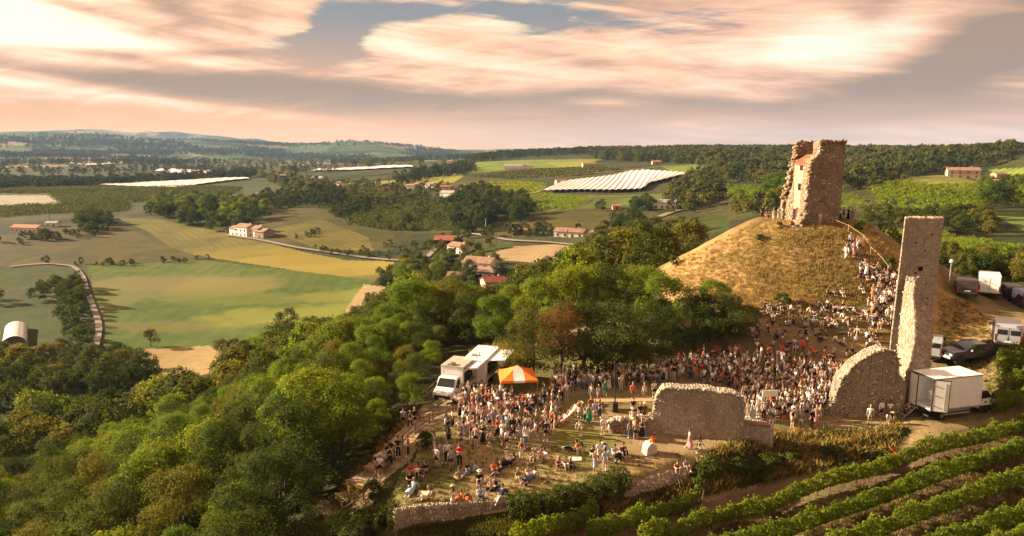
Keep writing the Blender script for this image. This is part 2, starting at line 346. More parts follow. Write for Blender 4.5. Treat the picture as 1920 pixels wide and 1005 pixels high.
def H(x, y):
    x = np.asarray(x, dtype=float); y = np.asarray(y, dtype=float); sh = x.shape; x = x.ravel(); y = y.ravel()
    z = np.empty_like(x)
    for i in range(0, len(x), 40000):
        c = tcoord(x[i:i + 40000], y[i:i + 40000])
        d2 = np.maximum((c ** 2).sum(-1)[:, None] + (TC ** 2).sum(-1)[None] - 2 * c @ TC.T, 0)
        z[i:i + 40000] = kern(d2) @ _W[:_N] + _W[_N]
    r = np.hypot(x, y)
    far = np.clip((r - 2600) / 1800, 0, 1)
    z = z + far * 62 * fbm(x / 1100, y / 700, 5, 3) + np.clip((r - 150) / 500, 0, 1) * 1.2 * fbm(x / 60, y / 60, 3, 9)
    # far mountain range
    mt = np.exp(-((y - 8300) / 900) ** 2) * np.clip(1 - np.abs(x + 4300) / 3000, 0, 1) ** 0.6
    z = z + mt * (215 + 120 * fbm(x / 1000, y / 1000, 4, 5))
    sd = np.full(z.shape, 1e9)
    for i in range(len(PLAT)):
        (x1, y1), (x2, y2) = PLAT[i], PLAT[(i + 1) % len(PLAT)]
        t = np.clip(((x - x1) * (x2 - x1) + (y - y1) * (y2 - y1)) / ((x2 - x1) ** 2 + (y2 - y1) ** 2), 0, 1)
        sd = np.minimum(sd, np.hypot(x - x1 - t * (x2 - x1), y - y1 - t * (y2 - y1)))
    sd = np.where(inpoly(x, y, PLAT), sd, -sd); wgt = np.clip((sd + 1.0) / 2.0, 0, 1); wgt = wgt * wgt * (3 - 2 * wgt)
    z = z * (1 - wgt)
    # castle mound
    dm = np.hypot(x - MC[0], (y - MC[1]))
    ang = np.arctan2(y - MC[1], x - MC[0])
    dm = dm + 0.8 * np.sin(3 * ang + 1) * np.clip((dm - 8) / 8, 0, 1)
    m = 14.0 - np.maximum(dm - 7.0, 0) * 0.60
    m = smin(m, 14.0 + 0 * m, 1.0)
    z = smax(z, m, 1.6)
    z = z + 0.55 * fbm(x / 6.0, y / 6.0, 4, 41) * np.clip((26 - dm) / 8, 0, 1) * np.clip((dm - 7) / 4, 0, 1)
    z = z + 0.10 * fbm(x / 3.0, y / 3.0, 3, 1) * np.clip((r - 10) / 30, 0, 1) * np.clip((300 - r) / 100, 0, 1)
    return z.reshape(sh)
def h1(x, y): return float(H(np.array([x]), np.array([y]))[0])
def proj(x, y, z):
    d = y * CP - (z - CAMZ) * SP
    d = np.where(np.abs(d) < 1e-6, 1e-6, d)
    u = (y * SP + (z - CAMZ) * CP)
    return CX + FPX * x / d, CY - FPX * u / d, d
_T = np.geomspace(20, 16000, 900)
FAST = [False]
def HF(x, y):
    if not FAST[0]: return H(x, y)
    sh = x.shape; x = x.ravel(); y = y.ravel(); r = np.clip(np.hypot(x, y), rr[0], rr[-1] * .999); t = np.clip((np.degrees(np.arctan2(x, y)) + 42) / 0.16, 0, len(fine) - 1.001)
    i = np.clip(np.searchsorted(rr, r) - 1, 0, NR - 2); u = (r - rr[i]) / (rr[i + 1] - rr[i]); j = t.astype(int); v = t - j
    return ((TZ[i, j] * (1 - v) + TZ[i, j + 1] * v) * (1 - u) + (TZ[i + 1, j] * (1 - v) + TZ[i + 1, j + 1] * v) * u).reshape(sh)
def hit(pxs, pys):
    """photo pixels -> points on the terrain"""
    pxs = np.atleast_1d(np.asarray(pxs, float)); pys = np.atleast_1d(np.asarray(pys, float)); out = np.full((len(pxs), 3), np.nan)
    for i in range(0, len(pxs), 400):
        a = pxs[i:i + 400]; b = pys[i:i + 400]
        D = np.stack([(a - CX) / FPX, CP + (CY - b) / FPX * SP, -SP + (CY - b) / FPX * CP], -1)
        P = D[:, None] * _T[None, :, None]; P[..., 2] += CAMZ
        dz = P[..., 2] - HF(P[..., 0], P[..., 1])
        k = np.argmax(dz < 0, axis=1); ok = dz[np.arange(len(a)), k] < 0; k = np.maximum(k, 1)
        lo = _T[k - 1]; hi = _T[k]
        for _ in range(14):
            mid = (lo + hi) / 2; Q = D * mid[:, None]; Q[:, 2] += CAMZ
            un = Q[:, 2] < HF(Q[:, 0], Q[:, 1]); hi = np.where(un, mid, hi); lo = np.where(un, lo, mid)
        Q = D * hi[:, None]; Q[:, 2] += CAMZ; Q[~ok] = np.nan
        out[i:i + 400] = Q
    return out
def at(px, py):
    p = hit([px], [py])[0]; return Vector((float(p[0]), float(p[1]), float(p[2])))
def nearline(px, py, pts, w):
    """inside a pixel-wide band along a polyline; w may shrink along it"""
    c = np.zeros(px.shape, bool)
    for i in range(len(pts) - 1):
        (x1, y1), (x2, y2) = pts[i], pts[i + 1]; w_ = w[i] if isinstance(w, (list, tuple)) else w
        L = (x2 - x1) ** 2 + (y2 - y1) ** 2; t = np.clip(((px - x1) * (x2 - x1) + (py - y1) * (y2 - y1)) / L, 0, 1)
        c |= (np.hypot(px - x1 - t * (x2 - x1), py - y1 - t * (y2 - y1)) < w_ / 2)
    return c

# ------------------------------------------------------------ fields painted on the land: (name, polygon in the photograph, material)
DG = (0.030, 0.040, 0.012); OL = (0.085, 0.095, 0.026); TAN = (0.34, 0.25, 0.125); GR = (0.075, 0.12, 0.022); YG = (0.19, 0.20, 0.035); GOLD = (0.34, 0.27, 0.06); BR = (0.12, 0.085, 0.045)
M = {}
M['scrub'] = ground_mat('scrub_ground', (0.034, 0.039, 0.009), (0.071, 0.068, 0.019), (0.020, 0.029, 0.007), 0.012, 0.10)
def hills_mat():
    m, h, b = mat_base('far_hill_ground', 0.95, 0.05); t = h.n('ShaderNodeTexCoord'); o = t.outputs['Object']
    wv = h.n('ShaderNodeVectorMath', operation='MULTIPLY_ADD'); h.put(wv.inputs[0], h.noise(o, 0.002, 3, 0.5, 0, True)); wv.inputs[1].default_value = (220, 220, 0); h.put(wv.inputs[2], o)
    vo = h.n('ShaderNodeTexVoronoi'); vo.inputs['Scale'].default_value = 0.0035; h.put(vo.inputs['Vector'], wv.outputs[0])
    sp = h.n('ShaderNodeSeparateColor'); h.put(sp.inputs[0], vo.outputs['Color'])
    rp = h.n('ShaderNodeValToRGB'); rp.color_ramp.interpolation = 'CONSTANT'; h.put(rp.inputs[0], sp.outputs[0]); e = rp.color_ramp.elements
    e[0].color = (0.07, 0.10, 0.035, 1); e[1].position = 0.9; e[1].color = (0.32, 0.21, 0.13, 1)
    for p_, c_ in ((0.3, (0.14, 0.18, 0.06, 1)), (0.5, (0.09, 0.12, 0.04, 1)), (0.68, (0.24, 0.22, 0.09, 1)), (0.8, (0.08, 0.11, 0.035, 1))):
        x = e.new(p_); x.color = c_
    c = h.mix(h.mr(h.noise(o, 0.0028, 6, 0.6, 0.4), 0.54, 0.58), rp.outputs[0], (0.024, 0.038, 0.017))
    c = h.mix(h.mr(h.noise(o, 0.02, 5, 0.7), 0.4, 0.6, 0.0, 0.6), c, (0.025, 0.036, 0.015))
    h.put(b.inputs['Base Color'], c); return m
M['hills'] = hills_mat()
def wp(px, py, rx, ry, c, s): 
    p = hit([px], [py])[0]; return (float(p[0]), float(p[1]), rx, ry, c, s)
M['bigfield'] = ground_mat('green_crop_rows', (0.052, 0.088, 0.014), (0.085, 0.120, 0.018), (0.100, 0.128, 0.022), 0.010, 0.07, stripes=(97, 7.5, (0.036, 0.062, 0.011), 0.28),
                           patch=[wp(290, 530, 44, 22, (0.15, 0.125, 0.045), 0.75), wp(415, 537, 30, 30, (0.17, 0.15, 0.045), 0.75), wp(330, 612, 44, 10, (0.13, 0.12, 0.035), 0.6), wp(560, 590, 46, 20, (0.155, 0.165, 0.026), 0.85), wp(480, 560, 60, 14, (0.11, 0.13, 0.024), 0.6), wp(215, 570, 10, 50, (0.13, 0.12, 0.045), 0.6), wp(640, 555, 24, 14, (0.16, 0.16, 0.03), 0.6)])  # dark base and yellow-green patches paint in cloud shade and sun; tan is crop
M['stubble'] = ground_mat('straw_stubble', (0.323, 0.230, 0.099), (0.255, 0.178, 0.077), None, 0.05, 0.3, stripes=(60, 2.0, (0.204, 0.145, 0.061), 0.4))
M['gold'] = ground_mat('ripe_hay_meadow', (0.088, 0.085, 0.018), (0.125, 0.107, 0.023), (0.147, 0.121, 0.025), 0.016, 0.08, stripes=(125, 5.0, (0.074, 0.070, 0.017), 0.4), patch=[wp(560, 490, 110, 34, (0.221, 0.173, 0.031), 0.85), wp(660, 505, 60, 22, (0.243, 0.191, 0.034), 0.7), wp(470, 470, 40, 20, (0.191, 0.155, 0.028), 0.6)])
M['meadow'] = ground_mat('pasture', (0.046, 0.046, 0.011), (0.068, 0.062, 0.015), (0.084, 0.070, 0.018), 0.03, 0.12)
M['greenm'] = ground_mat('green_pasture', (0.036, 0.051, 0.009), (0.051, 0.066, 0.012), (0.027, 0.040, 0.008), 0.03, 0.2)
M['plough'] = ground_mat('ploughed_soil', (0.289, 0.200, 0.111), (0.238, 0.162, 0.084), (0.323, 0.230, 0.122), 0.02, 0.12, stripes=(80, 2.5, (0.187, 0.128, 0.069), 0.3))
M['orch'] = ground_mat('orchard_rows', (0.064, 0.078, 0.017), (0.093, 0.102, 0.023), (0.043, 0.053, 0.014), 0.01, 0.05, stripes=(8, 7.0, (0.019, 0.025, 0.008), 0.75))
M['orch2'] = ground_mat('orchard_rows_on_slope', (0.072, 0.085, 0.018), (0.111, 0.115, 0.023), (0.047, 0.060, 0.015), 0.02, 0.08, stripes=(60, 5.0, (0.019, 0.025, 0.008), 0.7))
M['vine'] = ground_mat('far_vineyard_rows', (0.11, 0.15, 0.025), (0.17, 0.20, 0.035), (0.09, 0.12, 0.022), 0.02, 0.1, stripes=(35, 4.5, (0.030, 0.036, 0.012), 0.8))
M['vine2'] = ground_mat('far_vineyard_rows_across', (0.13, 0.165, 0.028), (0.20, 0.22, 0.038), (0.09, 0.12, 0.022), 0.02, 0.1, stripes=(-55, 4.0, (0.035, 0.045, 0.014), 0.75))
M['yell'] = ground_mat('yellow_field', (0.30, 0.27, 0.04), (0.24, 0.24, 0.04), (0.20, 0.21, 0.04), 0.02, 0.08, stripes=(20, 5.0, (0.09, 0.10, 0.02), 0.5))
M['brite'] = ground_mat('bright_green_field', (0.14, 0.20, 0.028), (0.19, 0.24, 0.036), (0.11, 0.16, 0.03), 0.02, 0.08, stripes=(20, 6.0, (0.07, 0.10, 0.02), 0.5))
M['net'] = ground_mat('pale_net_rows', (0.42, 0.38, 0.32), (0.30, 0.27, 0.2), None, 0.05, 0.06, stripes=(8, 7.0, (0.10, 0.10, 0.05), 0.7))
M['road'] = ground_mat('pale_gravel_road', (0.23, 0.195, 0.17), (0.26, 0.225, 0.195), None, 0.05, 0.5)
M['dirt'] = ground_mat('dry_dirt', (0.22, 0.155, 0.085), (0.29, 0.205, 0.11), (0.13, 0.10, 0.05), 0.06, 0.35)
M['mound'] = ground_mat('dry_mound_grass', (0.27, 0.175, 0.07), (0.44, 0.275, 0.115), (0.17, 0.12, 0.048), 0.09, 0.45, bump=1.0, bs=1.6,
                        patch=[wp(1540, 520, 3.5, 3.5, (0.07, 0.085, 0.02), 0.8), wp(1520, 445, 5, 2, (0.09, 0.09, 0.03), 0.8), wp(1400, 480, 4, 2, (0.15, 0.115, 0.045), 0.7), wp(1450, 520, 2.5, 2.5, (0.13, 0.115, 0.04), 0.7), wp(1350, 520, 3, 2, (0.34, 0.22, 0.11), 0.7), wp(1500, 480, 3, 1.5, (0.36, 0.24, 0.13), 0.8), wp(1635, 520, 1.6, 7, (0.30, 0.21, 0.12), 0.8), wp(1590, 500, 3, 6, (0.10, 0.09, 0.035), 0.7), wp(1560, 600, 8, 4, (0.12, 0.105, 0.035), 0.7), wp(1480, 640, 8, 4, (0.13, 0.10, 0.04), 0.7)])
M['lawn'] = ground_mat('trodden_dry_lawn', (0.24, 0.185, 0.085), (0.34, 0.255, 0.13), (0.16, 0.145, 0.05), 0.11, 0.5, bump=0.5, bs=3.0,
                       patch=[wp(790, 905, 3.0, 1.8, (0.07, 0.085, 0.022), 0.7), wp(820, 870, 2.2, 1.5, (0.08, 0.09, 0.025), 0.6), wp(1220, 860, 4, 2, (0.22, 0.15, 0.08), 0.8), wp(1100, 830, 3, 2, (0.13, 0.13, 0.035), 0.7), wp(1090, 815, 4, 1.6, (0.17, 0.155, 0.03), 0.6), wp(1330, 690, 14, 6, (0.16, 0.12, 0.06), 0.7)])
M['bank'] = ground_mat('rough_grass_bank', (0.050, 0.055, 0.016), (0.125, 0.10, 0.035), (0.035, 0.040, 0.012), 0.16, 0.5, bump=0.8)
M['track'] = ground_mat('mown_track', (0.23, 0.17, 0.075), (0.30, 0.215, 0.105), (0.13, 0.115, 0.04), 0.10, 0.45, stripes=(27, 1.6, (0.19, 0.145, 0.06), 0.3))
M['vsoil'] = ground_mat('vineyard_soil', (0.12, 0.078, 0.045), (0.185, 0.12, 0.068), (0.15, 0.115, 0.05), 0.15, 0.8, bump=0.6)
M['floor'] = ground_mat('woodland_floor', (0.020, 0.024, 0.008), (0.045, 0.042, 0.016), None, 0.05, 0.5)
M['park'] = ground_mat('worn_parking_grass', (0.17, 0.13, 0.06), (0.27, 0.19, 0.10), (0.115, 0.11, 0.036), 0.09, 0.4, stripes=(60, 3.2, (0.25, 0.175, 0.095), 0.35), bump=0.5)
P_ = []
def fld(name, mk, poly=None, line=None, w=None): P_.append((name, mk, poly, line, w))
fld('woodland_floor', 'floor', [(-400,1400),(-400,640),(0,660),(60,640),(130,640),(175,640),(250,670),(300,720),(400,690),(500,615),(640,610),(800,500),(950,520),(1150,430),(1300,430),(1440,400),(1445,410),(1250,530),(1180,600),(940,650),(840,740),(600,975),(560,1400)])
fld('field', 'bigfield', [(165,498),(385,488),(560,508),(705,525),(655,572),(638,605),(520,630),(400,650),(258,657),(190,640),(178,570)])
fld('field', 'stubble', [(235,657),(395,648),(440,690),(300,720)])
fld('meadow', 'gold', [(213,408),(290,410),(440,440),(560,470),(740,492),(704,526),(560,508),(400,484),(330,470),(270,430)])
fld('meadow', 'meadow', [(-300,445),(0,440),(190,420),(230,425),(300,456),(385,486),(165,497),(-300,498)])
fld('field', 'plough', [(640,598),(655,570),(682,533),(748,540),(735,565),(680,600)])
fld('meadow', 'greenm', [(-300,503),(120,500),(150,515),(0,548),(-300,560)])
fld('garden', 'greenm', [(-200,560),(120,560),(120,640),(-200,650)])
fld('orchard_ground', 'orch', [(-400,352),(0,352),(230,350),(370,346),(480,340),(540,352),(470,365),(380,375),(330,392),(250,400),(0,412),(-400,430)])
fld('field', 'net', [(-400,372),(0,366),(88,366),(112,382),(-400,392)])
fld('field', 'gold', [(255,374),(365,369),(330,382),(290,384)])
fld('field', 'plough', [(-20,308),(140,303),(150,307),(60,314)])
fld('meadow', 'meadow', [(475,395),(545,390),(600,388),(660,412),(740,440),(735,470),(660,472),(560,466),(470,432)])
fld('meadow', 'gold', [(500,432),(600,410),(690,445),(700,470),(600,468)])
fld('vineyard_ground', 'orch2', [(640,415),(690,385),(760,370),(830,372),(870,400),(880,432),(760,436),(700,432)])
fld('meadow', 'greenm', [(555,470),(700,475),(760,490),(650,488)])
fld('orchard_ground', 'orch', [(540,355),(650,345),(760,362),(740,375),(620,392),(560,380)])
fld('vineyard_ground', 'yell', [(860,345),(960,340),(1030,345),(1010,360),(930,372),(870,368)])
fld('field', 'meadow', [(840,345),(940,332),(1180,322),(1290,311),(1300,316),(1180,330),(1000,340),(850,352)])
fld('vineyard_ground', 'orch', [(960,335),(1060,335),(1290,312),(1310,322),(1180,328),(1030,350)])
fld('vineyard_ground', 'vine2', [(930,372),(1030,362),(1115,372),(1080,392),(960,400),(920,385)])
fld('vineyard_ground', 'vine', [(1060,368),(1290,362),(1260,380),(1140,390),(1080,392),(1115,376)])
fld('meadow', 'meadow', [(900,425),(960,402),(1080,394),(1190,390),(1240,400),(1180,425),(1000,435),(920,450)])
fld('meadow', 'greenm', [(1250,410),(1365,405),(1370,435),(1250,440)])
fld('field', 'plough', [(928,472),(965,462),(1040,458),(1098,460),(1085,480),(1000,492),(945,488)])
fld('meadow', 'greenm', [(895,450),(965,460),(925,474),(900,470)])
fld('field', 'brite', [(850,318),(900,303),(1020,299),(1130,298),(1080,315),(960,318),(880,326)])
fld('field', 'yell', [(1028,306),(1105,302),(1112,310),(1045,313)])
fld('orchard_ground', 'orch', [(880,332),(1000,318),(1130,314),(1170,320),(1080,330),(960,336)])
fld('field', 'brite', [(1240,312),(1320,306),(1325,322),(1270,328)])
fld('field', 'yell', [(640,345),(700,340),(780,335),(850,320),(870,330),(850,342),(760,352)])
fld('vineyard_ground', 'vine2', [(1355,345),(1440,353),(1432,386),(1368,376)])
fld('vineyard_ground', 'vine2', [(1570,366),(1600,364),(1640,388),(1570,388)])
fld('vineyard_ground', 'orch2', [(1620,352),(1700,340),(1750,352),(1740,385),(1650,388)])
fld('field', 'yell', [(1640,338),(1760,328),(1920,335),(2300,335),(2300,360),(1920,350),(1720,352)])
fld('orchard_ground', 'orch', [(1720,352),(1830,350),(1900,360),(1850,400),(1740,398)])
fld('field', 'brite', [(1855,318),(1920,314),(2300,310),(2300,330),(1920,334),(1870,330)])
fld('vineyard_ground', 'vine', [(1630,392),(1740,386),(1765,400),(1650,404)])
fld('field', 'brite', [(1868,405),(1930,408),(2300,410),(2300,440),(1925,435)])
fld('vineyard_ground', 'vine', [(1630,430),(1700,430),(1780,442),(1930,468),(2300,500),(2300,560),(1930,505),(1760,480),(1700,470)])
NEAR = []
def nfld(name, mk, poly): NEAR.append((name, mk, poly))
nfld('parking_ground', 'park', [(1700,800),(1700,660),(1750,560),(1780,520),(2300,540),(2300,860),(1800,860)])
nfld('castle_mound', 'mound', [(1240,545),(1260,500),(1440,400),(1620,400),(1700,500),(1705,690),(1650,660),(1520,620),(1430,600),(1300,560)])
nfld('castle_mound', 'mound', [(1690,500),(1700,420),(1750,470),(1790,540),(1880,620),(1860,640),(1790,640),(1745,640),(1735,560)])
nfld('plateau_lawn', 'lawn', [(720,955),(840,740),(880,690),(950,640),(1150,600),(1300,560),(1430,600),(1520,620),(1650,660),(1705,690),(1700,800),(1620,810),(1450,800),(1400,835),(1330,850),(1280,890),(1180,915),(980,960)])
nfld('slope_path_verge', 'dirt', [(590,985),(640,940),(740,800),(800,760),(850,760),(730,900),(700,950),(650,985)])
nfld('grass_bank', 'bank', [(600,1000),(740,985),(980,960),(1180,915),(1280,890),(1330,850),(1400,835),(1450,800),(1620,810),(1690,800),(1640,860),(1450,900),(1250,935),(1100,960),(1000,1005),(900,1300),(600,1300)])
nfld('mown_track', 'track', [(980,1000),(1100,962),(1250,935),(1450,900),(1640,860),(1720,800),(1900,780),(2300,700),(2300,790),(1900,800),(1800,830),(1660,880),(1480,920),(1280,980),(1100,1040),(900,1100)])
nfld('vineyard_soil', 'vsoil', [(700,1400),(1050,990),(1120,1000),(1280,950),(1480,895),(1660,850),(1800,810),(1900,780),(2400,720),(3000,1400)])

rr = [3.0]
while rr[-1] < 10300:
    r = rr[-1]; rr.append(r * (1.06 if r < 22 else 1.0062 if r < 1500 else 1.011 if r < 5200 else 1.03))
rr = np.array(rr)
fine = np.arange(-42, 42.01, 0.16); rest = np.arange(42 + 3, 318 - 1, 4.0)
th = np.radians(np.concatenate([fine, rest]))
NR, NA = len(rr), len(th)
TX = rr[:, None] * np.sin(th)[None]; TY = rr[:, None] * np.cos(th)[None]
TZ = H(TX, TY); FAST[0] = True
PXg, PYg, Dg = proj(TX, TY, TZ)
V = np.stack([TX, TY, TZ], -1).reshape(-1, 3)
I = np.arange(NR * NA).reshape(NR, NA)
a_ = I[:-1]; b_ = I[1:]
an = np.roll(a_, -1, axis=1); bn_ = np.roll(b_, -1, axis=1)
F = np.stack([a_, an, bn_, b_], -1)
F = F[..., ::-1]
def cmean(A): return (A[:-1] + A[1:] + np.roll(A[:-1], -1, 1) + np.roll(A[1:], -1, 1)) / 4
cxm, cym, rm = cmean(PXg), cmean(PYg), np.hypot(cmean(TX), cmean(TY))
xm, ym = cmean(TX), cmean(TY)
inf = cmean(Dg) > 1.0
jx = cxm + 3.0 * vnoise(xm / 2.0, ym / 2.0, 21) * np.clip(60 / rm, 0, 1) * 4
jy = cym + 3.0 * vnoise(xm / 2.0, ym / 2.0, 22) * np.clip(60 / rm, 0, 1) * 4
lab = np.zeros(cxm.shape, np.int32)      # 0 = countryside
MATS = [('countryside', 'scrub')]
lab[rm > 2300] = 1; MATS.append(('far_hills', 'hills'))
for name, mk, poly, line, w in P_:
    MATS.append((name, mk)); k = len(MATS) - 1
    msk = inpoly(cxm, cym, poly) if poly else nearline(cxm, cym, line, w)
    lo = 120 if mk != 'floor' else 0
    lab[msk & inf & (rm > lo) & (rm < (3500 if cym.shape and poly and min(p[1] for p in poly) < 315 else 2600))] = k
mound_d = np.hypot(xm - MC[0], ym - MC[1])
for name, mk, poly in NEAR:
    MATS.append((name, mk)); k = len(MATS) - 1
    lab[inpoly(jx, jy, poly) & inf & (rm < 118)] = k
kb = [i for i, t in enumerate(MATS) if t[0] == 'castle_mound'][0]
kf = [i for i, t in enumerate(MATS) if t[0] == 'woodland_floor'][0]
lab[(mound_d < 29) & ((lab == 0) | (lab == kf)) & (xm > 20)] = kb
TERR = V
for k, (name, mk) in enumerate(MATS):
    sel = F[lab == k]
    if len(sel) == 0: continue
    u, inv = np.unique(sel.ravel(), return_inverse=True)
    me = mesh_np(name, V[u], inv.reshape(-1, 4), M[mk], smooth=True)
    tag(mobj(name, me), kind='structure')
# small disc under the drone closes the sheet
mb = MB(); mb.lathe((0, 0, 0), [(3.05, h1(0, 3) - .1), (0.01, h1(0, 0) - .05)], 60); tag(mb.build('ground_below', M['vsoil']), kind='structure')

def ribbon(name, mk, pix, width, lift=0.05, seg=3.0, kind='structure', wend=None):
    """a road laid on the terrain; pix = points in the photograph"""
    pts = hit([p[0] for p in pix], [p[1] for p in pix])[:, :2]
    P = []
    for i in range(len(pts) - 1):
        n = max(2, int(np.hypot(*(pts[i + 1] - pts[i])) / seg))
        for t in np.linspace(0, 1, n, endpoint=False):
            p0 = pts[max(i - 1, 0)]; p1 = pts[i]; p2 = pts[i + 1]; p3 = pts[min(i + 2, len(pts) - 1)]
            P.append(0.5 * ((2 * p1) + (p2 - p0) * t + (2 * p0 - 5 * p1 + 4 * p2 - p3) * t * t + (3 * p1 - p0 - 3 * p2 + p3) * t ** 3))
    P = np.array(P); T = np.gradient(P, axis=0); T /= np.linalg.norm(T, axis=1)[:, None] + 1e-9; Nn = np.stack([-T[:, 1], T[:, 0]], 1)
    W = np.linspace(width, wend if wend else width, len(P))[:, None]
    rows = [P + Nn * W * k for k in (-0.5, -0.17, 0.17, 0.5)]
    Q = np.stack(rows, 1); n = len(P)
    Z = H(Q[..., 0], Q[..., 1]); Z = Z + lift + 0.0006 * np.hypot(Q[..., 0], Q[..., 1])
    V = np.dstack([Q, Z]).reshape(-1, 3); I = np.arange(n * 4).reshape(n, 4)
    Fc = np.stack([I[:-1, :-1], I[1:, :-1], I[1:, 1:], I[:-1, 1:]], -1).reshape(-1, 4)
    return tag(mobj(name, mesh_np(name, V, Fc, M[mk], True)), kind=kind)
ribbon('gravel_lane', 'road', [(20,501),(80,496),(118,498),(140,503),(155,520),(163,545),(176,580),(185,610),(182,640),(170,680)], 2.3, 0.35)
ribbon('farm_road', 'road', [(425,442),(480,450),(560,466),(660,481),(760,490),(800,488)], 3.0, 0.5)
ribbon('village_road', 'road', [(800,484),(815,470),(830,462),(880,440),(960,452),(1040,457),(1110,462)], 3.4, 0.5)
ribbon('farm_track', 'dirt', [(1050,331),(1120,325),(1200,318),(1310,309)], 9, 0.5)
ribbon('farm_drive', 'road', [(500,437),(455,438),(425,443)], 4, 0.5)
ribbon('farm_track', 'dirt', [(1230,410),(1262,398),(1290,392)], 6, 0.3)
# ------------------------------------------------------------ foliage
def leaf_mat(name, cols, trans=0.35, dark=(0.018, 0.026, 0.008), nscale=0.55, rough=0.85):
    m = bpy.data.materials.new(name); m.use_nodes = True; nt = m.node_tree; nt.nodes.clear(); h = G(nt)
    oi = h.n('ShaderNodeObjectInfo'); t = h.n('ShaderNodeTexCoord'); ge = h.n('ShaderNodeNewGeometry')
    c = h.mix(h.mr(oi.outputs['Random'], 0.1, 0.5, smooth=False), cols[0], cols[1]); c = h.mix(h.mr(oi.outputs['Random'], 0.55, 1.0, smooth=False), c, cols[2])
    isl = ge.outputs['Random Per Island']
    c = h.mix(h.m('MULTIPLY', isl, 0.55), c, h.mix(1.0, c, (0.55, 0.6, 0.5), 'MULTIPLY'))
    f = h.noise(t.outputs['Object'], nscale, 3, 0.6); c = h.mix(h.mr(f, 0.42, 0.7, 0.0, 0.55), c, h.mix(1.0, c, (1.5, 1.35, 0.9), 'MULTIPLY'))
    d = h.n('ShaderNodeBsdfPrincipled'); h.put(d.inputs['Base Color'], c); d.inputs['Roughness'].default_value = rough; d.inputs['Specular IOR Level'].default_value = 0.08
    tr = h.n('ShaderNodeBsdfTranslucent'); h.put(tr.inputs[0], h.mix(1.0, c, (1.5, 1.45, 0.5), 'MULTIPLY'))
    mx = h.n('ShaderNodeMixShader'); mx.inputs[0].default_value = trans; nt.links.new(d.outputs[0], mx.inputs[1]); nt.links.new(tr.outputs[0], mx.inputs[2])
    o = h.n('ShaderNodeOutputMaterial'); nt.links.new(mx.outputs[0], o.inputs[0]); return m
L = {}
L['robinia'] = leaf_mat('bright_locust_leaves', ((0.11, 0.165, 0.022), (0.165, 0.20, 0.026), (0.070, 0.125, 0.022)), 0.4)
L['oak'] = leaf_mat('dark_oak_leaves', ((0.045, 0.066, 0.017), (0.075, 0.09, 0.022), (0.030, 0.048, 0.014)))
L['olive'] = leaf_mat('olive_green_leaves', ((0.105, 0.112, 0.026), (0.15, 0.135, 0.030), (0.075, 0.088, 0.022)))
L['brown'] = leaf_mat('withered_brown_leaves', ((0.20, 0.105, 0.045), (0.17, 0.085, 0.035), (0.22, 0.12, 0.05)))
L['far'] = leaf_mat('far_tree_leaves', ((0.042, 0.058, 0.017), (0.075, 0.085, 0.022), (0.030, 0.044, 0.013)), 0.2, nscale=0.2)
L['vine'] = leaf_mat('vine_leaves', ((0.14, 0.19, 0.024), (0.17, 0.21, 0.028), (0.12, 0.165, 0.022)), 0.5, nscale=1.6)
L['orch'] = leaf_mat('orchard_leaves', ((0.075, 0.088, 0.02), (0.10, 0.105, 0.024), (0.06, 0.075, 0.018)), 0.3, nscale=0.1)
L['hedge'] = leaf_mat('clipped_hedge_leaves', ((0.055, 0.075, 0.018), (0.075, 0.092, 0.02), (0.045, 0.064, 0.016)), 0.3, nscale=1.2)
BARK = simple('tree_bark', (0.10, 0.075, 0.05), 0.9, 0.25, 2.0)
def leaf_quads(P, N, size, rg, jitter=0.55, squash=0.55):
    """leaf faces at P facing roughly N"""
    n = len(P)
    nn = N + rg.normal(0, jitter, (n, 3)); nn /= np.linalg.norm(nn, axis=1)[:, None] + 1e-9
    a = rg.normal(0, 1, (n, 3)); u = np.cross(nn, a); u /= np.linalg.norm(u, axis=1)[:, None] + 1e-9; v = np.cross(nn, u)
    s = size * rg.uniform(0.6, 1.35, (n, 1)); w = s * squash
    q = np.stack([P - u * s * .5, P + v * w * .5, P + u * s * .5, P - v * w * .5], 1)
    q[:, 1] += nn * s * 0.12; q[:, 3] += nn * s * 0.12
    return q.reshape(-1, 3), np.arange(n * 4).reshape(n, 4)
